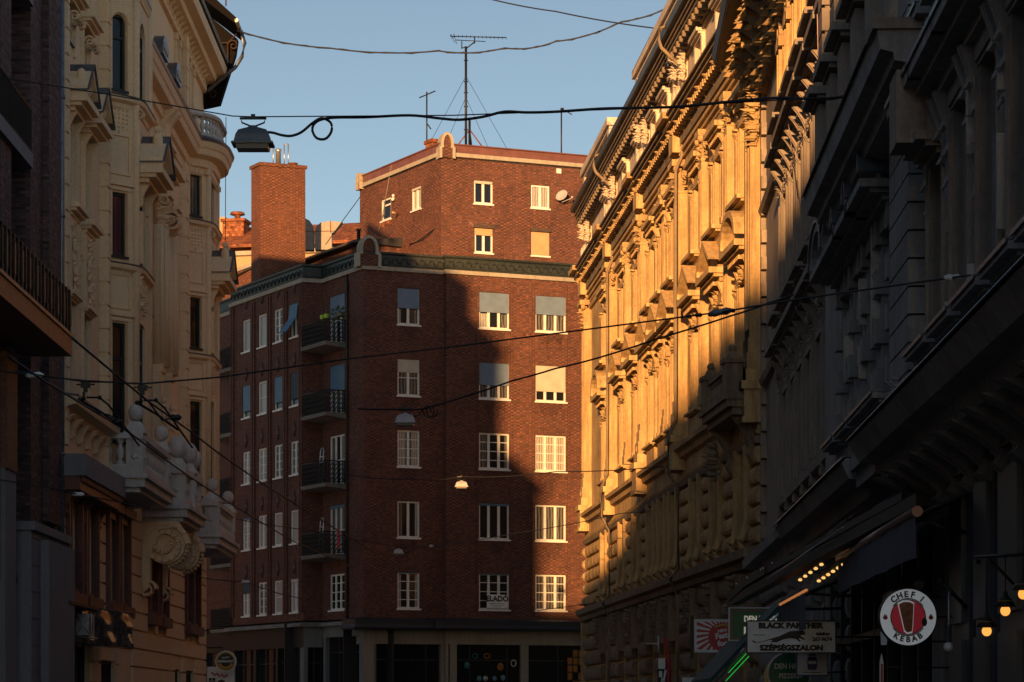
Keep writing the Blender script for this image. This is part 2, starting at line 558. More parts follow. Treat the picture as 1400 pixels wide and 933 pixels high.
M_leaf = simple('potted_leaf', (0.03, 0.07, 0.02), 0.6, var=0.4)
M_lime = simple('lime_pot', (0.42, 0.55, 0.03), 0.45)
M_redp = simple('red_cloth', (0.45, 0.03, 0.04), 0.7)
M_alu = simple('aluminium', (0.45, 0.47, 0.5), 0.35, metal=0.8)
M_acw = simple('aircon_white', (0.35, 0.36, 0.37), 0.5)
M_lampg = simple('lamp_grey', (0.10, 0.115, 0.13), 0.45, metal=0.2, var=0.2)
M_lampw = simple('lamp_pale', (0.42, 0.41, 0.43), 0.5, var=0.15)
M_lens = simple('lamp_lens', (0.20, 0.19, 0.16), 0.25)
M_porc = simple('porcelain', (0.7, 0.72, 0.74), 0.25)
M_asphalt = simple('asphalt', (0.05, 0.05, 0.052), 0.9, var=0.25, vscale=3, bump=0.4, bscale=40)
M_pave = simple('paving', (0.26, 0.25, 0.24), 0.85, var=0.25, vscale=2, bump=0.3)
M_kerb = simple('kerb_stone', (0.24, 0.235, 0.23), 0.8, var=0.2)
M_tileor = brick('orange_tiles', (0.36, 0.13, 0.055), (0.24, 0.08, 0.04), (0.08, 0.04, 0.03), bw=0.2, rh=0.16, diaper=False, damount=0.3)
M_ochre = stucco('ochre_stucco', (0.5, 0.33, 0.19), (0.3, 0.2, 0.12), 0.4)
M_bulb = emit('warm_bulb', (1.0, 0.42, 0.08), 0.5)
M_led = emit('green_led', (0.03, 1.0, 0.12), 0.14)
M_spot = emit('warm_spot', (1.0, 0.55, 0.16), 0.5)
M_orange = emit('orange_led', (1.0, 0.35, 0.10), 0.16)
M_warm = emit('warm_interior', (1.0, 0.45, 0.12), 0.25)
M_timber = simple('shaded_eave_timber', (0.010, 0.009, 0.009), 0.95, spec=0.05)  # near-black: the shade on the eave is put into its colour
M_tin = simple('dull_tin', (0.30, 0.26, 0.23), 0.6, var=0.2)
M_lightbox = emit('lightbox_white', (0.62, 0.66, 0.70), 0.09)
M_litletter = emit('lit_letter_cream', (0.65, 0.60, 0.48), 0.14)
M_boxred = emit('lightbox_red', (0.5, 0.03, 0.05), 0.06)
M_boxmeat = simple('kebab_brown', (0.36, 0.13, 0.06), 0.5, var=0.55, vscale=22)
M_shopglass = glass('shop_glass', (0.012, 0.013, 0.016), 0.16, 0.22)
M_scroll = simple('shaded_rusty_iron', (0.04, 0.024, 0.02), 0.7, spec=0.2)  # rust made darker in colour, standing for scrolls out of the sun
M_patch = stucco('bare_plaster', (0.55, 0.50, 0.44), (0.3, 0.27, 0.24), 0.5)

# ---------------------------------------------------------------- ground
def sheet(name, poly, z, mat):
    mb = MB(); mb.add([(x, y, z) for x, y in poly], [tuple(range(len(poly)))])
    return tag(link(name, mb.mesh(name), mat), kind='structure')
sheet('ground', [(-1500, -1500), (1500, -1500), (1500, 3000), (-1500, 3000)], -0.02, M_pave)
sheet('road', [(-8.0, -150), (2.2, -150), (4.6, 100), (-8.2, 100)], 0.0, M_asphalt)
sheet('cross_road', [(-60, 100), (60, 100), (60, 108), (-60, 108)], 0.004, M_asphalt)
def walkway(name, poly, kerb):
    mb = MB(); mb.prism(poly, 'z', -0.01, 0.12)
    p = tag(link(name, mb.mesh(name), M_pave), kind='structure')
    mb = MB(); mb.prism(kerb, 'z', -0.01, 0.135)
    tag(link('kerb', mb.mesh('kerb'), M_kerb), kind='structure')
walkway('pavement', [(-12.2, -150), (-8.3, -150), (-8.5, 95), (-12.2, 95)], [(-8.3, -150), (-8.0, -150), (-8.2, 95), (-8.5, 95)])
walkway('pavement', [(2.5, -150), (5.4, -150), (7.4, 66), (4.0, 100), (4.6, 60)], [(2.2, -150), (2.5, -150), (4.6, 60), (4.3, 60)])

# ---------------------------------------------------------------- red brick apartment building at the end of the street
def unit(x, y):
    l = math.hypot(x, y); return (x / l, y / l)
RD, LD = unit(8800, 3305), unit(-1950, 3305)
def to_px(p, d, px):
    """how far from p along d until the photo column px"""
    r_ = (px - CX) / F
    return (r_ * p[1] - p[0]) / (d[0] - r_ * d[1])
def mv(p, d, t): return (p[0] + d[0] * t, p[1] + d[1] * t)
A0 = ((610 - CX) * 0.0335, F * 0.0335)
A1 = mv(A0, RD, 11.0)
A0m = mv(A0, (RD[1], -RD[0]), -0.28)                    # M is set back 28 cm
Cc = mv(A0m, RD, to_px(A0m, RD, 497))
E0 = mv(Cc, LD, to_px(Cc, LD, 441))
E1 = mv(E0, RD, to_px(E0, RD, 415))
G1 = mv(E1, LD, to_px(E1, LD, 317))
G2 = mv(G1, RD, 0.9)
G3 = mv(G2, LD, 9.0)
WR = Wall(*A0, *A1); WM = Wall(*Cc, *A0m); WE = Wall(*E0, *Cc); WT = Wall(*E1, *E0); WL = Wall(*G1, *E1)
WG = Wall(*G3, *G2); WH = Wall(*G1, *G2)
BR = thing('apartment_building', (A0[0], A0[1], 0), 'tall red brick apartment building with green tile parapet closing the end of the street', 'building')
ZT = 21.75          # top of the brick, under the coping
FL = 3.24
TOPS = [20.82 - FL * i for i in range(5)]
WH_ = 1.66
SHOP = 5.75

WIN = {}
def window_mesh(w, h, style, deep=0.12):
    key = (round(w, 2), round(h, 2), style, deep)
    if key in WIN: return WIN[key]
    b = MB(); t = 0.075
    y0, y1 = deep - 0.06, deep + 0.03
    b.box(0, t, y0, y1, 0, h); b.box(w - t, w, y0, y1, 0, h)
    b.box(t, w - t, y0, y1, 0, t); b.box(t, w - t, y0, y1, h - t, h)
    n = {'3': 3, '2': 2, '1': 1, 'd': 2}[style[0]]
    for k in range(1, n):
        x = w * k / n
        b.box(x - t * 0.8, x + t * 0.8, y0 + .012, y1, t, h - t)
    if 'b' in style:
        for k in range(1, 4):
            z = h * k / 4
            b.box(t, w - t, y0 + .03, y1 - .01, z - .018, z + .018)
    if 't' in style:                                      # transom
        z = h * 0.70; b.box(t, w - t, y0 + .012, y1, z - .04, z + .04)
    if 'h' in style:
        z = h * 0.5; b.box(t, w - t, y0 + .03, y1 - .01, z - .018, z + .018)
    b.box(-0.05, w + 0.05, -0.07, deep - 0.06, -0.075, -0.003)     # sill
    me = b.mesh('window_frame')
    g = MB(); g.quad((t * .5, deep, t * .5), (w - t * .5, deep, t * .5), (w - t * .5, deep, h - t * .5), (t * .5, deep, h - t * .5))
    gm = g.mesh('window_pane')
    WIN[key] = (me, gm)
    return WIN[key]
MESHC = {}
def matmesh(me, m):
    """one copy of a shared mesh per material"""
    k = (me.name, m.name)
    if k not in MESHC:
        c = me.copy(); c.materials.clear(); c.materials.append(m); MESHC[k] = c
    return MESHC[k]
random.seed(5)
rcur = random.Random(21)
def window(root, W, x, z, w, h, style='2', pane=None, blind=0.0, bmat=None, frame=None, deep=0.12, awn=False):
    me, gm = window_mesh(w, h, style, deep)
    o = part('window', matmesh(me, frame or M_white), None, root, W, (x, 0, z))
    link('pane', matmesh(gm, pane or M_glass), None, o)
    if pane is None and W in (WR, WM, WL, WE) and rcur.random() < .75 and blind < .6:
        top = h * (1 - blind) - .05
        for e_ in (0, 1):                                 # side curtains hanging just inside the glass line
            cw = w * rcur.uniform(.1, .34); a_ = .06 if e_ == 0 else w - .06 - cw
            n = 6; m_ = MB()
            m_.add([(a_ + cw * k / n, deep - .006 - .004 * (k % 2), .06) for k in range(n + 1)] + [(a_ + cw * k / n * (1 if e_ else 1), deep - .006 - .004 * (k % 2), top) for k in range(n + 1)], [(k, k + 1, n + 2 + k, n + 1 + k) for k in range(n)])
            link('curtain', matmesh(m_.mesh('curtain'), M_curtd if rcur.random() < .5 else M_curt), None, o)
    if blind > 0:
        b = MB(); b.box(0.03, w - 0.03, deep - 0.10, deep - 0.065, h * (1 - blind), h - .005)
        link('roller_blind', matmesh(b.mesh('roller_blind'), bmat or M_shut), None, o)
    if awn:                                               # blind pushed out over the sill
        b = MB()
        b.add([(0.02, -.02, h * .98), (w - .02, -.02, h * .98), (w - .02, -.1, h * .55), (.02, -.1, h * .55), (w - .02, -.62, h * .1), (.02, -.62, h * .1)], [(0, 1, 2, 3), (3, 2, 4, 5)])
        b.add([(0.02, -.04, h * .98), (w - .02, -.04, h * .98), (w - .02, -.12, h * .55), (.02, -.12, h * .55), (w - .02, -.64, h * .1), (.02, -.64, h * .1)], [(0, 1, 2, 3), (3, 2, 4, 5)])
        link('awning_blind', matmesh(b.mesh('awning_blind'), M_blue), None, o)
    return o

def wx(W, a, b):                                          # local x range of two photo columns
    return W.x(a), W.x(b)
# --- face R
c1, c2 = wx(WR, 655, 696.5), wx(WR, 732, 774)
c3 = (c2[1] + (c2[0] - c1[1]), c2[1] + (c2[0] - c1[1]) + (c2[1] - c2[0]))
holes = []
for i in range(5):
    for c in (c1, c2, c3): holes.append((c[0], c[1], TOPS[i] - WH_, TOPS[i]))
part('wall', solid_wall(0, WR.L, SHOP, ZT, holes, 0.2, 9).mesh('wall'), M_brick, BR, WR)
spec1 = [('3h', .55, M_shut, None), ('3', .62, M_shut, M_curtd), ('3b', 0, None, None), ('3', .07, M_blue, M_glass), ('3b', .04, M_blue, M_glass)]
spec2 = [('3h', .52, M_shut, M_curtd), ('3', .72, M_shutw, None), ('3b', 0, None, M_curt), ('3', 0, None, M_curtd), ('3b', 0, None, M_curtd)]
for i in range(5):
    for c, sp in ((c1, spec1), (c2, spec2), (c3, spec2)):
        s_ = sp[i]
        window(BR, WR, c[0], TOPS[i] - WH_, c[1] - c[0], WH_, s_[0], s_[3], s_[1], s_[2], deep=0.14)
# --- face M
cm = wx(WM, 543.5, 574)
part('wall', solid_wall(0, WM.L, SHOP, ZT, [(cm[0], cm[1], t - WH_, t) for t in TOPS], 0.2, 9).mesh('wall'), M_brick, BR, WM)
for i, s_ in enumerate([('2h', .55, M_shut, None), ('2h', .36, M_shutw, M_curtd), ('2b', 0, None, None), ('2', 0, None, None), ('2b', 0.03, M_blue, None)]):
    window(BR, WM, cm[0], TOPS[i] - WH_, cm[1] - cm[0], WH_, s_[0], s_[3], s_[1], s_[2], deep=0.14)
rs_ = random.Random(8)
def sill_stain(W, x, w, z):
    n = 9; top = [(x + w * (k / n - .0) , z) for k in range(n + 1)]
    bot = [(x + w * (.08 + .84 * k / n), z - rs_.uniform(.25, .95) * (.5 + .5 * math.sin(math.pi * (k + .5) / (n + 1)))) for k in range(n + 1)]
    m_ = MB(); vs = [(a, -.004, c) for a, c in top] + [(a, -.004, c) for a, c in bot]
    m_.add(vs, [(k, k + 1, n + 2 + k, n + 1 + k) for k in range(n)])
    part('soot_stain', m_.mesh('soot_stain'), M_brickst, BR, W)
for t in TOPS[:4]:
    for c in (c1, c2): sill_stain(WR, c[0] + .15, c[1] - c[0] - .3, t - WH_ - .08)
    sill_stain(WM, cm[0] + .1, cm[1] - cm[0] - .2, t - WH_ - .08)
# thin brick lesenes between the windows of R
for px in (653.0, 699, 729, 777):
    x = WR.x(px); part('brick_band', MB().box(x - .05, x + .05, -0.045, 0.02, SHOP + .3, ZT - .35).mesh('brick_band'), M_brick, BR, WR)
# --- face E (recess with balconies), its return, block L
dx = wx(WE, 450.5, 471)
hE = [(dx[0], dx[1], TOPS[i] - 2.35, TOPS[i] - .05) for i in range(4)] + [(dx[0], dx[1], TOPS[4] - WH_, TOPS[4])]
part('wall', solid_wall(0, WE.L, SHOP, ZT, hE, 0.2, 7).mesh('wall'), M_brick, BR, WE)
for i in range(5):
    h = hE[i]
    window(BR, WE, h[0], h[2], h[1] - h[0], h[3] - h[2], '3h' if i < 4 else '3b', M_curtd if i % 2 else None, [.42, .5, 0, .06, 0][i], [M_shut, M_blue, None, M_blue, None][i])
part('wall', solid_wall(0, WT.L, SHOP, ZT, [], 0.2, 5).mesh('wall'), M_brick, BR, WT)
cl = [wx(WL, 331.4, 342), wx(WL, 352.7, 364.5), wx(WL, 374.5, 386), wx(WL, 397, 408.6)]
hl = [(c[0], c[1], t - WH_ - .03, t - .12) for t in TOPS for c in cl]
part('wall', solid_wall(0, WL.L, SHOP, ZT, hl, 0.2, 7).mesh('wall'), M_brick, BR, WL)
part('wall', solid_wall(0, WH.L, SHOP, ZT, [], 0.2, .5).mesh('wall'), M_brick, BR, WH)
lsp = [[('1', 0, None, M_curt), ('1', 0, None, M_curt), ('2b', 0, None, M_curtd), ('2', 0, None, None)],
       [('1', .8, M_blue, None), ('1h', 0, None, M_curt), ('1', .78, M_blue, None), ('1', .8, M_navy, None)],
       [('2b', 0, None, M_curt), ('2b', 0, None, M_curt), ('2b', 0, None, M_curtd), ('2b', 0, None, M_curtd)],
       [('2b', .06, M_blue, M_curt), ('2', 0, None, M_curt), ('1', 0, None, M_curt), ('1', 0, None, M_curt)],
       [('2h', .3, M_navy, M_curt), ('2b', 0, None, M_curtd), ('1h', 0, None, M_curt), ('2', .1, M_shutw, M_curt)]]
k = 0
for i in range(5):
    for j in range(4):
        h = hl[k]; s_ = lsp[i][j]; k += 1
        window(BR, WL, h[0], h[2], h[1] - h[0], h[3] - h[2], s_[0], s_[3], s_[1], s_[2], awn=(i == 0 and j == 3))
edges = [0.14] + [(cl[j][1] + cl[j + 1][0]) / 2 for j in range(3)] + [WL.L - .2]
for e in edges:                                           # ribbed brick piers
    for q in (-.11, .11):
        part('brick_pier', MB().box(e + q - .06, e + q + .06, -0.09, 0.02, SHOP + .4, ZT - .3).mesh('brick_pier'), M_brick, BR, WL)
bl_ = MB()
for r_ in range(5):
    w = (.06, .12, .18, .12, .06)[r_]; bl_.box(-w, w, -.06, .02, (r_ - 2) * .14 - .07, (r_ - 2) * .14 + .07)
bl_ = bl_.mesh('brick_relief')
for c in cl:                                              # lozenges of projecting brick over the windows
    xc = (c[0] + c[1]) / 2
    for t in [TOPS[0] + .72] + [TOPS[i] + .45 for i in range(1, 5)]:
        part('brick_relief', bl_, M_brick2, BR, WL, (xc, 0, t))
hg = [(WG.L - 1.25, WG.L - .5, t - 1.9, t - .2) for t in TOPS]
part('wall', solid_wall(0, WG.L, SHOP, ZT, hg, 0.2, 7).mesh('wall'), M_brick, BR, WG)
for h in hg: window(BR, WG, h[0], h[2], h[1] - h[0], h[3] - h[2], '2', M_curtd)
# --- coping: dark green tile band over a pale string, with scroll gables at the corners
plan = [G3, G2, G1, E1, E0, Cc, A0m, A0, A1]
off = A0
loc = [(p[0] - off[0], p[1] - off[1]) for p in plan]
b = MB(); b.sweep([(-.3, ZT - .02), (.07, ZT - .02), (.09, ZT + .06), (.05, ZT + .10), (.05, ZT + .50), (.12, ZT + .56), (.12, ZT + .64), (-.3, ZT + .66)], loc)
part('parapet_tiles', b.mesh('parapet_tiles'), M_tile, BR, None)
for W in (WL, WE, WM, WR):
    b = MB()                                # arched motif of the tiles
    n = int(W.L / .42)
    for i in range(n):
        x = (i + .5) * W.L / n
        pts = [W.at(x + .17 * math.cos(a), 0.07) for a in (0, .8, 1.57, 2.34, 3.14)]
        b.tube([(p.x - off[0], p.y - off[1], ZT + .14 + .24 * math.sin(a)) for p, a in zip(pts, (0, .8, 1.57, 2.34, 3.14))], .028, 4)
    part('tile_relief', b.mesh('tile_relief'), M_tile, BR, None)
b = MB(); b.sweep([(-.1, ZT - .20), (.10, ZT - .20), (.12, ZT - .025), (-.1, ZT - .025)], loc)
part('string_course', b.mesh('string_course'), M_trim, BR, None)
def scroll_gable(root, W, x, z, w, h, wallmat, mat):
    """rounded brick gablet with a pale moulded edge"""
    arch = [(-w / 2, 0), (-w / 2, h * .42), (-w * .36, h * .45), (-w * .36, h * .55)] + [(w * .36 * math.cos(a), h * .60 + h * .4 * math.sin(a)) for a in [math.pi * (1 - k / 8) for k in range(9)]] + [(w * .36, h * .55), (w * .36, h * .45), (w / 2, h * .42), (w / 2, 0)]
    m1 = MB(); m1.prism([(x + a, z + c) for a, c in arch], 'y', -.12, .35)
    part('gablet', m1.mesh('gablet'), wallmat, root, W)
    m2 = MB()
    pts = [(a, c) for a, c in arch]
    for i in range(len(pts) - 1):
        (xa, za), (xb, zb) = pts[i], pts[i + 1]
        d = Vector((xb - xa, zb - za)); 
        if d.length < 1e-4: continue
        d.normalize(); n = Vector((-d.y, d.x)) * .13
        m2.prism([(x + xa - d.x * .03, z + za - d.y * .03), (x + xb + d.x * .03, z + zb + d.y * .03), (x + xb + n.x + d.x * .05, z + zb + n.y + d.y * .05), (x + xa + n.x - d.x * .05, z + za + n.y - d.y * .05)], 'y', -.19 - .002 * i, .36 + .002 * i)
    part('gablet_edge', m2.mesh('gablet_edge'), mat, root, W)
scroll_gable(BR, WM, .22, ZT - .05, .86, 1.25, M_brick, M_trim)
# --- set-back upper storeys
D0 = ((603 - CX) * 0.0345, F * 0.0345)
D1 = mv(D0, RD, 11.0)
DL = mv(D0, LD, to_px(D0, LD, 492))
WU = Wall(*D0, *D1); WV = Wall(*DL, *D0)
ZU = WU.z(618, 214)
def hole(W, a, b_, t, bt): 
    return (W.x(a), W.x(b_), W.z((a + b_) / 2, bt), W.z((a + b_) / 2, t))
hu = [hole(WU, 648, 673.5, 248, 279), hole(WU, 726, 751, 254, 285), hole(WU, 649, 673.5, 313, 346), hole(WU, 726.5, 751, 318, 350)]
part('wall', solid_wall(0, WU.L, ZT - 1, ZU, hu, 0.16, 6).mesh('wall'), M_brick, BR, WU)
hv = [hole(WV, 521.5, 534.5, 272, 301), hole(WV, 563, 575.5, 257, 287)]
part('wall', solid_wall(0, WV.L, ZT - 1, ZU, hv, 0.16, 6).mesh('wall'), M_brick, BR, WV)
h = hu[0]; window(BR, WU, h[0], h[2], h[1] - h[0], h[3] - h[2], '2', M_glassr, .12, M_shutw, deep=.09)
h = hu[1]; window(BR, WU, h[0], h[2], h[1] - h[0], h[3] - h[2], '2', M_curt, deep=.09)
h = hu[2]; window(BR, WU, h[0], h[2], h[1] - h[0], h[3] - h[2], '2', None, .28, M_shuto, deep=.09)
h = hu[3]; window(BR, WU, h[0], h[2], h[1] - h[0], h[3] - h[2], '1', None, .97, M_shuto, deep=.09)
h = hv[0]; window(BR, WV, h[0], h[2], h[1] - h[0], h[3] - h[2], '1t', M_glassr, deep=.09)
h = hv[1]; window(BR, WV, h[0], h[2], h[1] - h[0], h[3] - h[2], '2', M_curt, .1, M_shutw, deep=.09)
for h in hu[2:]: part('blind_box', MB().box(h[0] - .06, h[1] + .06, -.1, .02, h[3] + .02, h[3] + .17).mesh('blind_box'), M_brown, BR, WU)
planU = [(p[0] - off[0], p[1] - off[1]) for p in (DL, D0, D1)]
b = MB(); b.sweep([(-.2, ZU - .02), (.10, ZU - .02), (.12, ZU + .16), (-.2, ZU + .16)], planU)
part('string_course', b.mesh('string_course'), M_trim, BR, None)
b = MB(); b.sweep([(-.4, ZU + .14), (.04, ZU + .17), (.02, ZU + .52), (.08, ZU + .56), (.08, ZU + .60), (-.4, ZU + .62)], planU)
part('parapet_sheet', b.mesh('parapet_sheet'), M_copper, BR, None)
scroll_gable(BR, WU, .26, ZU - .10, .52, 1.05, M_brick, M_trim)
scroll_gable(BR, WV, .14, ZU - .05, .26, .66, M_brick, M_trim)
# flat roof bits
b = MB(); b.prism([(p[0] - off[0], p[1] - off[1]) for p in (DL, D0, D1, mv(D1, LD, WV.L))], 'z', ZU - .1, ZU + .1)
part('roof', b.mesh('roof'), M_roof, BR, None)
# small vent plate, stain-patched bricks below the window
v = hole(WU, 760.5, 767, 231, 237.5)
b = MB(); b.box(v[0], v[1], -.04, .02, v[2], v[3])
part('vent_plate', b.mesh('vent_plate'), M_white, BR, WU)
v = hole(WV, 521, 535, 302, 309)
b = MB(); b.box(v[0], v[1], -.012, .02, v[2], v[3])
part('patched_brick', b.mesh('patched_brick'), M_tileor, BR, WV)
for (px, py, r_) in ((540, 273, .09), (548, 292.5, .05)):
    x, z = WV.x(px), WV.z(px, py)
    b = MB()
    if px == 540: b.ball((x, -.12, z), r_); b.ball((x + .05, -.12, z + .16), .08); b.tube([(x, 0, z + .08), (x, -.12, z + .08)], .03)
    else: b.tube([(x - .25, -.02, z + .02), (x + .1, -.5, z)], [.04, .05])
    part('wall_lamp' if px == 540 else 'flue_pipe', b.mesh('fitting'), M_white if px == 540 else M_ochre, BR, WV)
b = MB()
p0 = (WV.x(536), -.03, ZU + .5); p1 = (WV.x(523), -.03, WV.z(523, 300)); p2 = (WV.x(514), -.05, WV.z(514, 335))
b.tube([p0, p1, p2], .022, 5)
part('downlead', b.mesh('downlead'), M_conc, BR, WV)
b = MB()
q = [(596, 312), (588, 318), (578, 326), (570, 331), (560, 336)]
b.tube([(WV.x(a), -.03, WV.z(a, c)) for a, c in q], .02, 5)
b.tube([(WV.x(a), -.03, WV.z(a, c + 3 * math.sin(i))) for i, (a, c) in enumerate(q)], .02, 5)
part('wall_cable', b.mesh('wall_cable'), M_wire, BR, WV)
b = MB()
for j in range(3):
    b.tube([(WU.x(640 + 8 * i + 3 * j), -.03, WU.z(655, 306 + 2.0 * j + 1.2 * math.sin(i * 1.7 + j))) for i in range(6)], .018, 4)
part('wall_cable', b.mesh('wall_cable'), M_pink, BR, WU)
# --- big chimney stack
K0 = ((356 - CX) * 0.0362, F * 0.0362)
WK = Wall(*K0, *mv(K0, RD, to_px(K0, RD, 417.5)))
K1 = mv(K0, LD, to_px(K0, LD, 343.5)); WKL = Wall(*K1, *K0)
kz = WK.z(360, 224)
kk = [K0, mv(K0, RD, WK.L)]
kk += [mv(kk[1], LD, WKL.L), K1]
b = MB(); b.prism([(p[0] - off[0], p[1] - off[1]) for p in kk], 'z', ZT - 2, kz)
cl_ = [(p[0] - off[0], p[1] - off[1]) for p in (K0, kk[1], kk[2], K1)]
b.sweep([(-.15, kz - .1), (.07, kz - .1), (.07, kz + .06), (-.15, kz + .12)], cl_ , closed=True)
b.prism(cl_, 'z', kz - .05, kz + .05)
ck = part('chimney_stack', b.mesh('chimney_stack'), M_stack, BR, None)
b = MB()
mid = ((cl_[0][0] + cl_[2][0]) / 2, (cl_[0][1] + cl_[2][1]) / 2)
b.lathe([(0, 0), (.13, 0), (.13, .75), (.16, .78), (.16, .9), (0, .9)], 10, (mid[0], mid[1], kz))
for sx in (-.25, .3, .5):
    b.tube([(mid[0] + sx, mid[1], kz), (mid[0] + sx, mid[1], kz + 1.15)], .03, 5)
b.tube([(mid[0] + .3, mid[1], kz + 1.15), (mid[0] + .5, mid[1], kz + 1.15)], .03, 5)
sub('chimney_pot', b.mesh('chimney_pot'), M_alu, ck)
for sx, r_ in ((-.65, .22), (.75, .2)):
    b = MB(); b.lathe([(0, 0), (r_, 0), (r_, .09), (r_ * 1.2, .11), (r_ * 1.2, .15), (0, .17)], 10, (mid[0] + sx, mid[1] - .1, kz + .03)); sub('chimney_cowl', b.mesh('chimney_cowl'), M_stack, ck)
# small chimney on the upper roof
cx_, cz_ = WV.x(573.5), ZU + .3
b = MB(); b.box(cx_ - .32, cx_ + .32, .5, 1.2, cz_, WV.z(573, 195)); b.box(cx_ - .38, cx_ + .38, .44, 1.26, WV.z(573, 195), WV.z(573, 190))
part('chimney', b.mesh('chimney'), M_tileor, BR, WV)
# penthouse roof behind block L: low dark shed with brick wall
b = MB()
xs0, xs1 = WE.x(410, -3), WE.x(486, -2.6)
za, zb = WE.z(440, 333, -3), WE.z(487, 338, -3)
b.box(xs0, xs1 - .2, 3.0, 5.5, ZT - .5, zb + .2)
part('roof_shed', b.mesh('roof_shed'), M_brick, BR, WE)
b = MB(); b.prism([(2.6, zb + .1), (2.6, zb + .22), (5.6, zb + .6), (5.6, zb + .1)], 'x', xs0 - .3, xs1)
b.tube([(xs0 - .3, 2.55, zb + .12), (xs1, 2.55, zb + .12)], .07, 6)
b.lathe([(0, 0), (.09, 0), (.09, .55), (.14, .57), (.14, .62), (0, .63)], 8, (xs1 - .45, 3.0, zb + .2))
part('shed_roof', b.mesh('shed_roof'), M_roof, BR, WE)

# --- balconies
def railing_panel(b, x0, x1, y, z0, h, step=.11, lattice=True, axis='x'):
    def P(t, z): return (t, y, z) if axis == 'x' else (y, t, z)
    b.tube([P(x0, z0 + h), P(x1, z0 + h)], .03, 5); b.tube([P(x0, z0 + .08), P(x1, z0 + .08)], .02, 4)
    n = max(2, int(abs(x1 - x0) / step))
    for i in range(n + 1):
        t = x0 + (x1 - x0) * i / n
        b.tube([P(t, z0), P(t, z0 + h)], .014, 4, cap=False)
    if lattice:
        for i in range(n):
            t0, t1 = x0 + (x1 - x0) * i / n, x0 + (x1 - x0) * (i + 1) / n
            for q in range(4):
                za_, zb_ = z0 + .1 + (h - .15) * q / 4, z0 + .1 + (h - .15) * (q + 1) / 4
                b.tube([P(t0, za_), P((t0 + t1) / 2, (za_ + zb_) / 2 + .05), P(t1, zb_)], .016, 4, cap=False)
                b.ball(P((t0 + t1) / 2, (za_ + zb_) / 2), .034, nu=5, nv=3)
def balcony(root, W, x0, x1, z, proj, conc=M_conc):
    b = MB(); b.prism([(0, z - .22), (-proj, z - .11), (-proj, z), (0, z)], 'x', x0, x1)
    b.box(x0 - .03, x1 + .03, -proj - .04, 0, z - .02, z + .04)
    o = part('balcony', b.mesh('balcony'), conc, root, W)
    b = MB(); railing_panel(b, x0 + .03, x1 - .03, -proj + .03, z + .04, 1.02)
    railing_panel(b, -proj + .03, -.02, x1 - .03, z + .04, 1.02, axis='y')
    railing_panel(b, -proj + .03, -.02, x0 + .03, z + .04, 1.02, axis='y')
    sub('railing', b.mesh('railing'), M_iron, o)
    return o
bx1 = WE.x(475)
BALZ = []
for i in range(4):
    z = TOPS[i] - 2.42
    BALZ.append(z)
    balcony(BR, WE, .02, bx1, z, 1.12)
for i in range(5):
    balcony(BR, WG, WG.L - 2.6, WG.L - .05, TOPS[i] - 2.3, 1.0)
# drain pipe by the recess
b = MB(); x = WE.x(476.5); b.tube([(x, -.08, SHOP), (x, -.08, ZT - .6), (x - .1, -.02, ZT - .2)], .06, 6)
part('drainpipe', b.mesh('drainpipe'), M_roof, BR, WE)

# --- shopfront
zc = WR.z(640, 866); zt = WR.z(640, 852)
b = MB()
b.sweep([(-.2, 5.22), (.75, 5.22), (.78, 5.3), (.72, 5.45), (.72, 5.66), (.5, 5.74), (-.2, 5.78)], [(p[0] - off[0], p[1] - off[1]) for p in (mv(Cc, LD, .75), Cc, A0m, A0, A1)])
part('shop_canopy', b.mesh('shop_canopy'), M_navymetal, BR, None)
b = MB(); b.sweep([(-.2, 5.46), (.28, 5.46), (.28, 5.62), (-.2, 5.7)], [(p[0] - off[0], p[1] - off[1]) for p in (G2, G1, E1, E0, mv(Cc, LD, .8))])
part('shop_ledge', b.mesh('shop_ledge'), M_conc, BR, None)
def shopfront(W, x0, x1, stone, piers, name='shop_front', mull=(.35, .8), zb_=4.7, depth=.25):
    """stone beam and piers, glass set back between them"""
    b = MB(); b.box(x0, x1, 0.0, depth + 3, zb_, 5.5)
    for p in piers: b.box(p[0], p[1], -.012, depth + .4, 0, zb_)
    o = part(name, b.mesh(name), stone, BR, W)
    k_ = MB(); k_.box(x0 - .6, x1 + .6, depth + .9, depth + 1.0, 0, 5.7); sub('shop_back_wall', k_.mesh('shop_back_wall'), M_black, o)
    f = MB(); g = MB()
    ed = [x0] + [t for p in piers for t in p] + [x1]
    for k in range(0, len(ed) - 1, 2):
        a, c = ed[k], ed[k + 1]
        if c - a < .2: continue
        g.quad((a, depth, 0), (c, depth, 0), (c, depth, zb_), (a, depth, zb_))
        for t in [0] + list(mull) + [1]:
            x = a + (c - a) * t
            f.box(max(a, x - .035), min(c, x + .035), depth - .06, depth + .02, 0, zb_)
        f.box(a, c, depth - .055, depth + .02, zb_ - .75, zb_ - .68)
        f.box(a, c, depth - .055, depth + .02, .5, .58)
    sub('shop_window', g.mesh('shop_window'), M_shopglass, o)
    sub('shop_window_frame', f.mesh('shop_window_frame'), M_navymetal, o)
    return o
zbeam = WR.z(700, 882)
pr = [wx(WR, 615, 624.5), wx(WR, 712.5, 722.5)]
M_beige = stucco('beige_stone', (0.34, 0.29, 0.24), (0.16, 0.14, 0.12), 0.5)
shopfront(WR, -.02, WR.L, M_beige, [(-.02, .1), pr[0], pr[1]], mull=(.22, .8), zb_=zbeam)
shopfront(WM, 0, WM.L, M_beige, [(0, .5), (WM.L - .18, WM.L)], mull=(.22, .8), zb_=zbeam)
M_dullc = stucco('grey_render', (0.2, 0.2, 0.2), (0.1, 0.1, 0.1), 0.5)
shopfront(WE, 0, WE.L, M_dullc, [(.1, .35), (WE.L - .35, WE.L)], mull=(.3, .7), zb_=4.95)
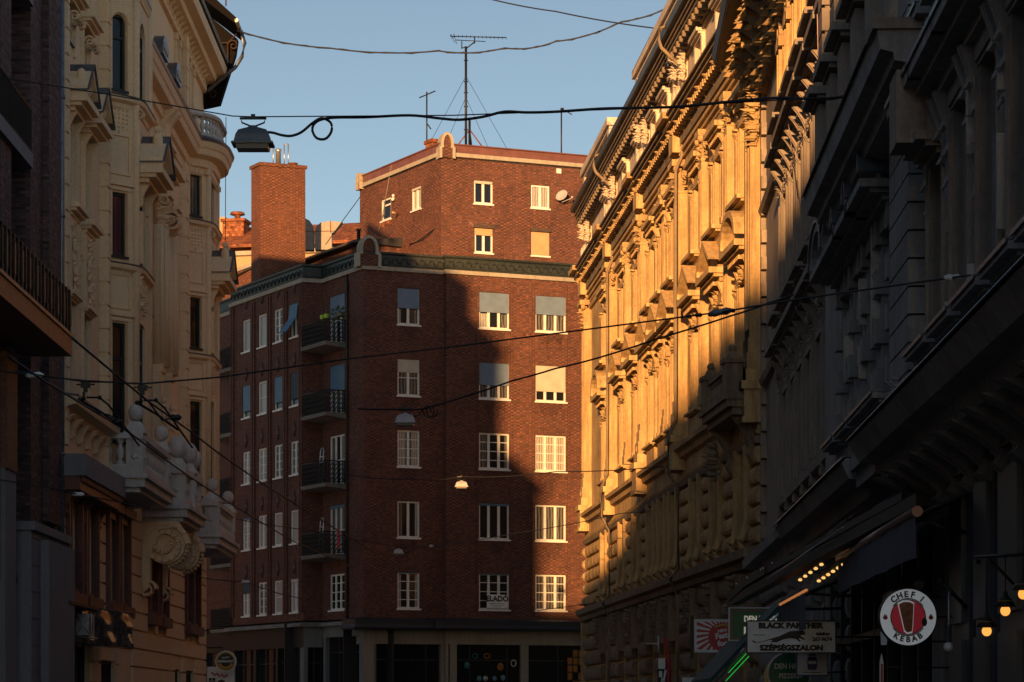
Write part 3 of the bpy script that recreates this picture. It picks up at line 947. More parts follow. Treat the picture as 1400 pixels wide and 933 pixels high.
shopfront(WL, 0, WL.L, M_black, [(0, .3), (2.6, 2.9), (5.2, 5.4)], mull=(.33, .66), zb_=4.5)
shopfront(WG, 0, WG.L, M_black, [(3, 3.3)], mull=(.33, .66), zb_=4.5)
shopfront(WT, 0, WT.L, M_dullc, [(0, .2)], mull=(.5,), zb_=4.5)

# things on this building
def wall_thing(name, W, x, out, z, label, cat, group=None):
    p = W.at(x, out)
    return thing(name, (p.x, p.y, z), label, cat, group, W.th)
# satellite dish
x, z = WU.x(765.5), WU.z(765.5, 270)
sd = wall_thing('satellite_dish', WU, x, .3, z, 'white satellite dish bracketed to the upper brick wall near the small vent plate', 'satellite dish')
b = MB(); prof = [(0, .0), (.15, .012), (.27, .05), (.35, .09), (.36, .095), (.27, .058), (0, .01)]
b.lathe(prof, 20)
me = b.mesh('dish'); me.transform(Matrix.Rotation(R(-62), 4, 'Y') @ Matrix.Rotation(R(30), 4, 'X') @ Matrix.Diagonal((.85, 1, 1, 1)))
link('dish', me, M_lampw, sd)
b = MB(); b.tube([(0, 0, 0), (.12, .12, -.12), (.12, .3, -.12)], .025); b.tube([(-.02, 0, -.3), (.35, -.2, -.14), (.42, -.22, -.1)], .018)
link('bracket_arm', b.mesh('bracket_arm'), M_lampw, sd)
b = MB(); b.ball((.42, -.22, -.07), .06); link('receiver', b.mesh('receiver'), M_lampw, sd)
# for-sale sign
z = TOPS[4] - WH_ + .07; xs = WR.x(665)
sg = wall_thing('for_sale_sign', WR, xs, .05, z, 'white ELADÓ for-sale sign in the lowest window of the red brick building', 'sign')
def text_mesh(s, size, depth=.004, bold=.0, align='CENTER', squeeze=1.0):
    thick = 0.0
    if bold and any(c in 'ÁÉÓÖÜ' for c in s): thick, bold = bold, 0.0     # accented glyphs are thickened by overlaid copies
    cu = bpy.data.curves.new('txt', 'FONT'); cu.body = s; cu.size = size; cu.align_x = align; cu.align_y = 'CENTER'
    cu.extrude = depth; cu.offset = bold; cu.resolution_u = 3
    o = bpy.data.objects.new('txt', cu); COL.objects.link(o)
    dg = bpy.context.evaluated_depsgraph_get()
    me = bpy.data.meshes.new_from_object(o.evaluated_get(dg))
    bpy.data.objects.remove(o); bpy.data.curves.remove(cu)
    me.transform(Matrix.Rotation(R(90), 4, 'X') @ Matrix.Diagonal((squeeze, 1, 1, 1)))
    me.materials.clear()
    if thick:
        base = [v.co.copy() for v in me.vertices]; fs = [tuple(p.vertices) for p in me.polygons]
        vs, F_ = [], []
        for k, (dx_, dz_) in enumerate(((0, 0), (1, 0), (-1, 0), (0, 1), (0, -1), (.7, .7), (-.7, .7), (.7, -.7), (-.7, -.7))):
            o_ = len(vs); vs += [(v.x + dx_ * thick, v.y - .0003 * k, v.z + dz_ * thick) for v in base]; F_ += [tuple(o_ + i for i in f) for f in fs]
        me = bpy.data.meshes.new('lettering'); me.from_pydata(vs, [], F_)
    return me
b = MB(); b.box(0, 1.02, -.012, .012, 0, .62); link('sign_board', b.mesh('sign_board'), M_signw, sg)
link('lettering', text_mesh('ELADÓ', .34, bold=.012), M_signb, sg, Matrix.Translation((.51, -.018, .42)))
b = MB()
for j, (a, c) in enumerate(((.14, .88), (.2, .82), (.3, .7))): b.box(a, c, -.016, -.01, .19 - .07 * j, .215 - .07 * j)
link('small_print', b.mesh('small_print'), M_lampg, sg)

# aerials
def aerial(name, px, py_base, py_top, Y, label, parts_):
    X, _, zb_ = PW(px, py_base, Y); zt_ = PW(px, py_top, Y)[2]
    o = thing(name, (X, Y, zb_), label, 'aerial', 'aerials on the brick roof')
    H = zt_ - zb_
    b = MB(); b.tube([(0, 0, -.9), (0, 0, H)], parts_.get('r', .035), 6)
    for t in parts_.get('rungs', ()): b.tube([(-.1, 0, H * t), (.1, 0, H * t)], .03, 4)
    link('mast', b.mesh('mast'), M_iron, o)
    b = MB()
    for (p, q, r_) in parts_['rods']: b.tube([Vector(p) + Vector((0, 0, H)), Vector(q) + Vector((0, 0, H))], r_, 4)
    link('aerial_rods', b.mesh('aerial_rods'), M_iron, o)
    if 'guys' in parts_:
        b = MB()
        for (p, q) in parts_['guys']: b.tube([(p[0], p[1], H * p[2]), (q[0], q[1], -.5)], .012, 3)
        link('guy_wire', b.mesh('guy_wire'), M_iron, o)
    return o
rods = [((-.75, 0, .5), (1.95, -.2, .38), .025), ((-.5, 0, .32), (.95, -.1, .22), .02), ((0, 0, -.1), (.42, 0, .22), .03), ((.42, 0, .15), (.42, 0, .46), .03), ((-.2, 0, -.1), (-.2, 0, .26), .025), ((-.2, 0, -.08), (0, 0, 0), .025)]
for i in range(15):
    t = i / 14; rods.append(((-.75 + 2.7 * t, .14, .5 - .12 * t), (-.75 + 2.7 * t, -.34, .5 - .12 * t), .012)); 
for i in range(8):
    t = i / 7; rods.append(((-.4 + 1.3 * t, .2, .32 - .09 * t + .06), (-.4 + 1.3 * t, -.3, .32 - .09 * t - .06), .012))
rods += [((-.72, .05, .62), (-.55, .05, .2), .012), ((-.6, .05, .64), (-.45, .05, .14), .012), ((-.72, .05, .4), (-.45, .05, .52), .012)]
aerial('tv_aerial', 637, 190, 64, 117, 'tall guyed television aerial with two long combs on the brick roof', dict(r=.06, rungs=(.1, .22, .35, .5, .62, .85), rods=rods, guys=[((0, 0, .68), (-1.9, 0)), ((0, 0, .68), (2.0, 0)), ((0, 0, .45), (1.2, 1)), ((0, 0, .45), (-1.2, 1))]))
aerial('roof_aerial', 583.5, 194, 126, 117, 'thin pole aerial with one slanting crossbar beside the small brick chimney', dict(r=.035, rods=[((-.36, 0, -.28), (.42, 0, .05), .03), ((.03, 0, -1.55), (.2, 0, -1.8), .03)]))
aerial('roof_aerial', 767.5, 204, 149, 117, 'short pole aerial with a small stub arm near the roof edge', dict(r=.035, rods=[((0, 0, 0), (.5, -.3, -.35), .025), ((-.05, 0, 0), (.12, 0, .02), .04)]))
X, Y, Z = PW(642, 190, 118)
o = thing('roof_tripod', (X, Y, Z), 'low rusty tripod stub standing right of the tall television aerial', 'tripod')
b = MB(); b.tube([(0, 0, -.3), (0, 0, .9)], .06, 6); link('post', b.mesh('post'), M_rust, o)
for a in (R(200), R(-20), R(80)): link('leg', MB().tube([(0, 0, .45), (.65 * math.cos(a), .4 * math.sin(a), -.4)], .035, 5).mesh('leg'), M_rust, o)
# rooftop ducts left of the upper storeys
for k, (px, py) in enumerate(((418, 331), (446, 331))):
    X, Y, Z = PW(px, py, 124)
    o = thing('roof_vent', (X, Y, Z - .45), ['sheet-metal duct bend half hidden behind the big chimney stack', 'curved sheet-metal duct cowl with a pointed mouth above the dark shed roof'][k], 'roof vent')
    prof = [(-.55, 0), (-.55, .5), (-.48, .72), (-.28, .92), (.05, 1.0), (.25, 1.0), (.85, .96), (.38, .42), (.3, .4), (.3, 0)] if k else [(-.4, 0), (-.4, 1.1), (-.1, 1.2), (.2, 1.05), (.38, .8), (.42, .5), (.42, 0)]
    b = MB(); b.prism([(x, z + .45 if z > 0 else 0) for x, z in prof], 'y', -.3, .3); link('duct', b.mesh('duct'), M_tin, o)
    b = MB(); b.box(-.57, .44, -.32, .32, .92, .96)
    if k: b.box(.22, .27, -.32, .32, .86, 1.46)
    link('duct_seam', b.mesh('duct_seam'), M_rust, o)

# balcony things on the right-hand balconies of the recess
def bal_pt(i, px):
    return WE.x(px, 1.0), BALZ[i] + .05
for k, px in enumerate((441, 446.5)):
    x, z = bal_pt(0, px)
    o = wall_thing('flower_pot', WE, x, 1.0, z + .98, ['lime green pot with a dark bottle on the top balcony rail, left of its twin', 'lime green pot on the top balcony rail, right of its twin by the window'][k], 'flower pot')
    b = MB(); b.lathe([(0, 0), (.09, 0), (.13, .26), (.11, .26), (0, .22)], 10); link('pot', b.mesh('pot'), M_lime, o)
    b = MB(); b.lathe([(0, .2), (.05, .2), (.05, .42), (.02, .5), (.02, .6), (0, .6)], 8); link('bottle', b.mesh('bottle'), M_brown, o)
x, z = bal_pt(0, 462)
o = wall_thing('window_box', WE, x, .95, z + .95, 'dark planter with trailing plants on the top balcony rail', 'planter')
b = MB(); b.box(-.45, .45, -.1, .1, 0, .18); link('trough', b.mesh('trough'), M_brown, o)
b = MB()
for i in range(60):
    a, c, d = random.uniform(-.5, .5), random.uniform(-.18, .15), random.uniform(-.15, .42)
    r_ = random.uniform(.04, .09); t = random.uniform(0, 3)
    b.add([(a - r_ * math.cos(t), c - r_ * math.sin(t), d), (a + r_ * math.cos(t), c + r_ * math.sin(t), d), (a, c, d + r_ * 1.8)], [(0, 1, 2)])
link('foliage', b.mesh('foliage'), M_leaf, o)
for i, lab in ((2, 'folded metal stepladder leaning on the third balcony from the top'), (3, 'folded metal stepladder leaning on the lowest balcony')):
    x, z = bal_pt(i, 431)
    o = wall_thing('stepladder', WE, x - .1, .7, z, lab, 'stepladder')
    b = MB(); pts = [(-.2, 0, 0), (-.16, .1, 1.55), (-.1, .12, 1.72), (.1, .12, 1.72), (.16, .1, 1.55), (.2, 0, 0)]; b.tube(pts, .028, 6)
    link('ladder_frame', b.mesh('ladder_frame'), M_alu, o)
    b = MB()
    for q in range(1, 6): b.box(-.17, .17, -.05 + .02 * q, .05 + .02 * q, .26 * q, .26 * q + .03)
    link('tread', b.mesh('tread'), M_alu, o)
x, z = bal_pt(3, 467)
o = wall_thing('towel', WE, x, 1.13, z + .12, 'red cloth hung over the railing of the lowest balcony', 'towel')
b = MB(); n = 8
pts = [(.03 * math.sin(k * 1.3), 0) for k in range(n)]
b.add([(-.12 + .24 * k / (n - 1), -.02 - .02 * math.sin(k * 2), 0) for k in range(n)] + [(-.12 + .24 * k / (n - 1), -.03 - .01 * math.sin(k * 2), .9) for k in range(n)], [(k, k + 1, n + k + 1, n + k) for k in range(n - 1)])
b.add([(-.12 + .24 * k / (n - 1), .02 - .02 * math.sin(k * 2), .1) for k in range(n)] + [(-.12 + .24 * k / (n - 1), -.03 - .01 * math.sin(k * 2), .905) for k in range(n)], [(k, k + 1, n + k + 1, n + k) for k in range(n - 1)])
me = b.mesh('towel'); me.materials.append(M_redp)
link('cloth', me, None, o)
# ornaments in the toy shop window
def orn_round(px, py, w, h, mat, lab, name, eyes=True, ring=False):
    x, z = WR.x(px, -.2), WR.z(px, py)
    o = wall_thing(name, WR, x, -.14, z, lab, 'ornament', 'ornaments in the shop window')
    b = MB()
    if ring:
        b.tube([(w * math.cos(a), 0, h * math.sin(a)) for a in [2 * math.pi * k / 16 for k in range(17)]], w * .22, 6)
    else: b.ball((0, 0, 0), w, .06, h, 12, 8)
    link('body', b.mesh('body'), mat, o)
    if eyes:
        for e_ in (-.35, .35): link('eye', MB().ball((w * e_, -.05, h * .1), w * .2, .02, h * .16).mesh('eye'), M_black, o)
M_turq = simple('turquoise', (0.02, 0.15, 0.17), 0.5); M_or = simple('orange_toy', (0.32, 0.12, 0.015), 0.5); M_paleb = simple('pale_blue', (0.11, 0.22, 0.28), 0.5)
orn_round(637.5, 910, .13, .17, M_turq, 'turquoise oval mask ornament hanging in the shop window', 'mask_ornament')
orn_round(683.5, 912, .16, .19, M_or, 'orange round mask ornament hanging in the shop window', 'mask_ornament')
orn_round(701.5, 907, .12, .15, M_signc, 'cream ring ornament hanging by the window pier', 'ring_ornament', False, True)
orn_round(649, 897, .12, .1, M_turq, 'turquoise and cream twisted ring ornament high in the shop window', 'ring_ornament', False, True)
orn_round(665, 897, .15, .1, M_or, 'orange twisted ring ornament high in the shop window', 'ring_ornament', False, True)
orn_round(654.5, 928, .12, .13, M_paleb, 'pale blue ball on the shop window shelf beside the silver ball', 'ball_ornament', False)
orn_round(663, 928, .12, .13, M_alu, 'silver ball between the pale blue balls on the shop window shelf', 'ball_ornament', False)
orn_round(675.5, 928, .11, .12, M_paleb, 'middle pale blue ball under the orange mask ornament', 'ball_ornament', False)
orn_round(687, 927, .13, .14, M_paleb, 'biggest pale blue ball on the shop window shelf, below the cream ring', 'ball_ornament', False)
x0, x1 = WR.x(777), WR.x(806)
o = wall_thing('display_rack', WR, x0, -.16, WR.z(790, 940), 'rack of orange toy boxes in the corner shop window', 'display rack')
for i in range(4):
    for j in range(5):
        if (i * 3 + j) % 4 == 0: continue
        a = (x1 - x0) * i / 4; c = .36 * j
        link('toy_box', MB().box(a + .02, a + (x1 - x0) / 4 - .03, -.05, .03, c, c + .3).mesh('toy_box'), M_or, o)
b = MB()
for j in range(6): b.box(0, x1 - x0, -.02, .03, .36 * j - .04, .36 * j - .005)
link('shelf', b.mesh('shelf'), M_black, o)
# ---------------------------------------------------------------- carved ornament kit (all in wall-local metres, street side is -y)
def leafwork(b, w, h, d, seed, n=26, up=True):
    """carved acanthus clump: paired leaves and curls in a block w x d x h centred on x, standing on z = 0"""
    rg = random.Random(seed); n = int(n * 1.7)
    for i in range(n // 2):
        z = h * (i + .3) / (n / 2)
        spread = w * (.16 + .26 * (z / h if up else 1 - z / h))
        x = rg.uniform(.05, 1) * spread
        ln = min(h, w * 1.3) * rg.uniform(.14, .30)
        a = rg.uniform(.1, 1.0)
        for s_ in (-1, 1):
            leaf(b, (s_ * x, -d * rg.uniform(.3, .6), z), (s_ * math.sin(a), math.cos(a) * (1 if rg.random() > .25 else -1)), ln, ln * rg.uniform(.4, .6), d * rg.uniform(.35, .8))
    return b
def leaf(b, base, dr, ln, wd, curl):
    """one carved acanthus leaf: a ribbed, lobed tongue that bends out of the wall"""
    n = 5; vs = []
    px_, pz_ = dr; qx, qz = -pz_, px_
    for i in range(n + 1):
        t = i / n
        out = curl * (t ** 2.2) + .25 * curl * math.sin(t * math.pi)
        fall = ln * (t - .22 * t ** 3)
        lobe = wd * .5 * (math.sin(math.pi * min(1, .12 + t * .88)) ** .7) * (1.0 if i % 2 else .68)
        for k, (e, dy) in enumerate(((-1, .10), (0, -.06), (1, .10))):
            vs.append((base[0] + px_ * fall + qx * lobe * e, base[1] - out + dy * wd, base[2] + pz_ * fall + qz * lobe * e))
    fs = []
    for i in range(n):
        for k in range(2):
            fs.append((3 * i + k, 3 * i + k + 1, 3 * i + 4 + k, 3 * i + 3 + k))
    m = len(vs)
    vs += [(v[0], base[1] + .03, v[2]) for v in vs]
    rim = [3 * i for i in range(n + 1)] + [3 * n + 1] + [3 * i + 2 for i in reversed(range(n + 1))]
    for j in range(len(rim) - 1): fs.append((rim[j], rim[j + 1], rim[j + 1] + m, rim[j] + m))
    b.add(vs, fs)
def volute(b, x0, x1, cy, cz, r_, turns=2.0, th=.04, flip=1):
    """spiral scroll as a ribbon in the y-z plane, running from x0 to x1"""
    n = int(14 * turns)
    pts = []
    for i in range(n + 1):
        t = i / n; a = t * turns * 2 * math.pi; q = r_ * (1 - .85 * t)
        pts.append((cy + flip * q * math.cos(a), cz + q * math.sin(a)))
    for i in range(n):
        (ya, za), (yb, zb_) = pts[i], pts[i + 1]
        d = Vector((yb - ya, zb_ - za)).normalized(); m = Vector((-d.y, d.x)) * th
        b.prism([(ya, za), (yb, zb_), (yb + m.x, zb_ + m.y), (ya + m.x, za + m.y)], 'x', x0, x1)
CORN = [(0, 0), (.10, 0), (.12, .06), (.30, .10), (.32, .22), (.40, .26), (.42, .34), (0, .36)]
def scaled(prof, so, sz, z0=0.0):
    return [(o * so, z0 + z * sz) for o, z in prof]
def hood(b, w, proj, h, z0=0.0, x=0.0):
    """small straight cornice: three oversailing courses"""
    for k, (t0, t1, p) in enumerate(((0, .3, .45), (.3, .55, .75), (.55, 1.0, 1.0))):
        e = proj * p * .5
        b.box(x - w / 2 - e, x + w / 2 + e, -proj * p, .02 - .003 * k, z0 + h * t0, z0 + h * t1)
def console(b, x, w, d, h, z0):
    """S-shaped bracket seen in profile, top at z0 + h"""
    pts = [(0, z0)]
    for k in range(13):
        t = k / 12
        out = d * (.22 + .25 * math.sin(t * math.pi * .5) ** 2 + .53 * t ** 3)
        out += d * .16 * math.exp(-((t - .16) / .10) ** 2)
        pts.append((-out, z0 + h * t))
    pts.append((0, z0 + h))
    b.prism(pts, 'x', x - w / 2, x + w / 2)
    b.prism([(p[0] - .02 if 0 < i < len(pts) - 1 else p[0], p[1]) for i, p in enumerate(pts)], 'x', x - w / 6, x + w / 6)
def pediment(b, w, proj, h, z0, kind='tri', x=0.0):
    hood(b, w, proj, h * .28, z0, x)
    zb_ = z0 + h * .28; W2 = w / 2 + proj * .5
    if kind == 'tri':
        out = [(x - W2, zb_ + .002), (x + W2, zb_ + .002), (x + W2, zb_ + h * .16), (x, z0 + h), (x - W2, zb_ + h * .16)]
        inn = [(x - W2 * .72, zb_ + .04), (x + W2 * .72, zb_ + .04), (x, z0 + h * .80)]
    else:
        out = [(x - W2, zb_ + .002), (x + W2, zb_ + .002)] + [(x + W2 * math.cos(a), zb_ + h * .10 + (h * .62) * math.sin(a)) for a in [math.pi * k / 10 for k in range(11)]]
        inn = [(x - W2 * .7, zb_ + .04), (x + W2 * .7, zb_ + .04)] + [(x + W2 * .7 * math.cos(a), zb_ + .06 + (h * .42) * math.sin(a)) for a in [math.pi * k / 8 for k in range(9)]]
    # raking cornice as a frame round a sunk tympanum
    b.prism(inn, 'y', -proj * .45, .015)
    n = len(out)
    cx_ = x; cz_ = zb_ + h * .2
    for i in range(2, n):
        p, q = out[i], out[(i + 1) % n]
        def inward(v): return (cx_ + (v[0] - cx_) * .80, cz_ + (v[1] - cz_) * .74)
        b.prism([p, q, inward(q), inward(p)], 'y', -proj, .012 + .002 * i)
def baluster(b, x, y, z0, h, r_=.09, n=8):
    b.lathe([(r_, 0), (r_, h * .1), (r_ * .5, h * .16), (r_ * .55, h * .24), (r_, h * .42), (r_ * .95, h * .54), (r_ * .5, h * .74), (r_ * .45, h * .82), (r_ * .9, h * .88), (r_ * .9, h)], n, (x, y, z0))
def pilaster_mesh(w, d, h, cap=.95, base=.5, seed=1, flute=True):
    b = MB()
    b.box(-w * .62, w * .62, -d * 1.25, .02, 0, base * .55); b.box(-w * .56, w * .56, -d * 1.12, .018, base * .55, base)
    b.box(-w / 2, w / 2, -d, .016, base, h - cap)
    if flute:
        b.box(-w * .34, -w * .14, -d - .03, -d + .01, base + .25, h - cap - .25); b.box(w * .14, w * .34, -d - .03, -d + .01, base + .25, h - cap - .25)
    b.box(-w * .55, w * .55, -d * 1.1, .014, h - cap, h - cap + .09)
    c = MB()
    leafwork(c, w * 1.15, cap * .72, d * 1.35, seed, 22)
    c.box(-w * .46, w * .46, -d * .96, .012, -.02, cap * .7)
    c.ball((-w * .58, -d * 1.1, cap * .72), .12, .12, .13); c.ball((w * .58, -d * 1.1, cap * .72), .12, .12, .13)
    c.box(-w * .72, w * .72, -d * 1.55, .01, cap * .80, cap)
    return b.mesh('pilaster'), c.mesh('capital')
def rustic(mb, x0, x1, z0, z1, rows, out=.16, gap=.05, skip=()):
    """courses of rounded pillow blocks between the openings"""
    h = (z1 - z0) / rows
    for r_ in range(rows):
        a, c = z0 + r_ * h + gap / 2, z0 + (r_ + 1) * h - gap / 2
        m = (a + c) / 2; q = (c - a) / 2
        prof = [(0.01, a)] + [(-out * (math.cos(t) ** .5 if math.cos(t) > 0 else 0), m + q * math.sin(t)) for t in [math.pi * (k / 6 - .5) for k in range(1, 6)]] + [(0.01, c)]
        segs = [(x0, x1)]
        for (s0, s1, za, zb_) in skip:
            if a < zb_ and c > za:
                segs = [p for (u, v) in segs for p in ((u, min(v, s0)), (max(u, s1), v)) if p[1] - p[0] > .08]
        for (u, v) in segs:
            n = max(1, round((v - u) / 1.15)); off = .5 if r_ % 2 else 0
            cuts = [u] + [u + (v - u) * (i + (off if n > 1 else 0)) / n for i in range(1, n + (0 if off == 0 or n == 1 else 0))] + [v]
            for i in range(len(cuts) - 1):
                if cuts[i + 1] - cuts[i] > .06: mb.prism(prof, 'x', cuts[i] + gap / 2, cuts[i + 1] - gap / 2)
def rustic_bays(add, x0, x1, z0, z1, rows, out, gap, sk):
    """one part of rusticated courses for each pier between the openings, and one for the run above them"""
    h = (z1 - z0) / rows; top = max(q[3] for q in sk); n_ = rows
    while n_ > 0 and z0 + (n_ - 1) * h >= top - .05: n_ -= 1
    xs = [x0] + [t for q in sorted(sk) for t in (q[0], q[1])] + [x1]
    for k in range(0, len(xs) - 1, 2):
        if xs[k + 1] - xs[k] > .1:
            m_ = MB(); rustic(m_, xs[k], xs[k + 1], z0, z0 + n_ * h, n_, out, gap); add(m_)
    if n_ < rows: m_ = MB(); rustic(m_, x0, x1, z0 + n_ * h, z1, rows - n_, out, gap); add(m_)
def deep_window(root, W, x, z, w, h, frame, pane, deep=.26, style='2t'):
    return window(root, W, x, z, w, h, style, pane, 0, None, frame, deep)

# ---------------------------------------------------------------- ornate stone building catching the sun
YB = Wall(3.35, 105.8, 6.74, 65.0)
GB = thing('ornate_building', (YB.a.x, YB.a.y, 0), 'ornate pale stone apartment building glowing gold in the sun, touching the brick one', 'building')
def gpart(n, b, m=M_gold, loc=(0, 0, 0), flip=False):
    return part(n, b if not isinstance(b, MB) else b.mesh(n), m, GB, YB, loc, 0, flip)
AX = [YB.x(p, .35) for p in (820.5, 845, 864, 884, 899, 914.5, 943.7, 972, 1006)]
SEG = {0, 8}
holes = []
ww = 1.25
for x in AX:
    holes += [(x - ww / 2, x + ww / 2, 10.95, 13.5), (x - ww / 2, x + ww / 2, 15.75, 17.9), (x - .55, x + .55, 20.95, 22.3), (x - .6, x + .6, 6.35, 8.5), (x - .75, x + .75, .5, 4.6)]
ZG = 23.1
gpart('wall', solid_wall(0, YB.L, 0, 20.5, [q for q in holes if q[3] < 20], .3, 12)); gpart('attic_wall', solid_wall(0, YB.L, 20.5, ZG, [q for q in holes if q[2] > 20], .3, 12), M_pale)
for i, x in enumerate(AX):
    deep_window(GB, YB, x - ww / 2, 10.95, ww, 2.55, M_brown, M_glassr)
    deep_window(GB, YB, x - ww / 2, 15.75, ww, 2.15, M_brown, M_glassr)
    deep_window(GB, YB, x - .55, 20.95, 1.1, 1.35, M_brown, M_glassr)
    deep_window(GB, YB, x - .6, 6.35, 1.2, 2.15, M_brown, M_glassr)
    deep_window(GB, YB, x - .75, .5, 1.5, 4.1, M_brown, M_glassr)
# surrounds
def surround(w, h, d=.12, t=.2):
    b = MB(); b.box(-w / 2 - t, -w / 2, -d, .02, 0, h); b.box(w / 2, w / 2 + t, -d, .02, 0, h); b.box(-w / 2 - t, w / 2 + t, -d - .02, .016, h, h + .16)
    b.box(-w / 2 - t + .05, -w / 2 - t + .13, -d - .04, -d + .01, .1, h - .1); b.box(w / 2 + t - .13, w / 2 + t - .05, -d - .04, -d + .01, .1, h - .1)
    b.box(-w / 2 - t - .08, w / 2 + t + .08, -d - .1, .018, -.18, 0)
    return b
s1 = surround(ww, 2.55, .16).mesh('window_surround'); s2 = surround(ww, 2.15, .14).mesh('window_surround')
ped = {}
for k in ('tri', 'seg'):
    b = MB(); pediment(b, 1.85, .62, 1.35, 14.05, k)
    b.box(-1.0, 1.0, -.16, .014, 13.66, 14.06)
    for s_ in (-1, 1): console(b, s_ * .86, .2, .36, .85, 13.2);
    for i in range(9): b.box(-.86 + i * .2, -.76 + i * .2, -.44, .0, 13.95, 14.06)
    c = MB(); leafwork(c, .9, .5, .2, 3, 14); ped[k] = (b.mesh('pediment'), c.mesh('carving'))
b = MB(); hood(b, 1.6, .42, .34, 18.4); b.box(-.9, .9, -.13, .014, 18.06, 18.4)
for s_ in (-1, 1): console(b, s_ * .74, .2, .3, .6, 17.8)
for i in range(8): b.box(-.75 + i * .2, -.65 + i * .2, -.3, .0, 18.3, 18.4)
hd = b.mesh('window_hood')
b = MB(); hood(b, 1.5, .5, .26, 15.45); b.box(-.85, .85, -.2, .012, 15.05, 15.45); pan = b.mesh('parapet_panel')
b = MB(); b.box(-.95, .95, -.22, .012, 10.15, 10.72); hood(b, 1.85, .38, .16, 10.72); apr = b.mesh('window_apron')
b = MB()
b.box(-.12, .12, -.28, .012, 6.5, 8.85)
b.tube([(0, -.2, 6.75), (0, -.24, 6.45), (0, -.38, 6.25), (0, -.42, 6.08), (0, -.30, 5.98), (0, -.24, 6.06)], [.1, .12, .13, .13, .11, .06], 6)
jam = b.mesh('window_jamb')
b = MB(); b.prism([(-.26, 0), (.26, 0), (.14, -1.5), (-.14, -1.5)], 'y', -.42, .02)
key = b.mesh('keystone')
b = MB(); leafwork(b, .5, .9, .34, 8, 22); ksc = b.mesh('carving')
b = MB(); b.box(-.78, -.55, -.12, .02, 20.9, 22.45); b.box(.55, .78, -.12, .02, 20.9, 22.45); hood(b, 1.3, .3, .26, 22.35)
atw = b.mesh('window_surround')
b = MB(); leafwork(b, .5, 1.0, .3, 5, 24); b.lathe([(.0, -.16), (.3, -.14), (.4, -.06), (.4, .02)], 12, (0, 0, -.55), axis='y'); b.ball((0, -.1, -.55), .24, .14, .28)
atc = b.mesh('carving')
for i, x in enumerate(AX):
    k = 'seg' if i in SEG else 'tri'
    gpart('window_surround', s1, M_gold, (x, 0, 10.95)); gpart('window_surround', s2, M_gold, (x, 0, 15.75))
    o = gpart('pediment', ped[k][0], M_gold, (x, 0, 0)); link('carving', matmesh(ped[k][1], M_gold), None, o, Matrix.Translation((0, -.1, 13.5)))
    gpart('window_hood', hd, M_gold, (x, 0, 0)); gpart('parapet_panel', pan, M_gold, (x, 0, 0)); gpart('window_apron', apr, M_gold, (x, 0, 0))
    gpart('window_jamb', jam, M_gold, (x - .78, 0, 0)); gpart('window_jamb', jam, M_gold, (x + .78, 0, 0))
    gpart('window_surround', atw, M_pale, (x, 0, 0))
    xm = (AX[i] + AX[i + 1]) / 2 if i < 8 else x + 1.8
    o = gpart('keystone', key, M_goldd, (x, 0, 5.35)); link('carving', matmesh(ksc, M_goldd), None, o, Matrix.Translation((.0, -.3, -1.0)))
cn = {}
for h_ in (2.5, 2.2):
    b = MB(); b.box(-.1, .1, -.24, .015, 0, .2); b.box(-.075, .075, -.2, .014, .2, h_ - .3); b.box(-.11, .11, -.27, .013, h_ - .06, h_)
    leaf(b, (-.05, -.18, h_ - .34), (-.3, .95), .3, .16, .1); leaf(b, (.05, -.18, h_ - .34), (.3, .95), .3, .16, .1); leaf(b, (0, -.19, h_ - .34), (0, 1), .3, .16, .12)
    cn[h_] = b.mesh('colonnette')
for x in AX:
    for s_ in (-1, 1):
        gpart('colonnette', cn[2.5], M_gold, (x + s_ * .98, 0, 10.92)); gpart('colonnette', cn[2.2], M_gold, (x + s_ * .98, 0, 15.72))
b = MB(); console(b, 0, .2, .62, .6, 19.72); fcm = b.mesh('cornice_bracket')
for i in range(int(YB.L / 1.42)): gpart('cornice_bracket', fcm, M_gold, (.5 + i * 1.42, 0, 0))
b = MB(); leafwork(b, .55, .62, .16, 15, 12); b.ball((0, -.1, .3), .12, .1, .14); frm = b.mesh('carving')
for i in range(8): gpart('frieze_carving', frm, M_gold, ((AX[i] + AX[i + 1]) / 2, -.1, 19.15 - .72))
# giant order
PX = [.75, YB.x(832, .3), YB.x(854.5, .2), YB.x(875, .3), YB.x(907, .2), YB.x(925, .3), YB.x(958, .2), YB.x(990, .25), YB.x(1026, .25), YB.L - .5]
pm, pc = pilaster_mesh(.72, .34, 8.6, 1.05, .9, 3)
pms, pcs = pilaster_mesh(.5, .22, 8.4, .95, .6, 7)
pd = MB(); pd.box(-.55, .55, -.52, .02, 9.45, 10.2); pd.box(-.62, .62, -.6, .018, 10.2, 10.42); pd.box(-.5, .5, -.46, .016, 10.42, 10.75); pd.box(-.6, .6, -.58, .014, 9.3, 9.45)
pd.ball((0, -.3, 10.95), .3, .2, .2)
pdm = pd.mesh('pedestal')

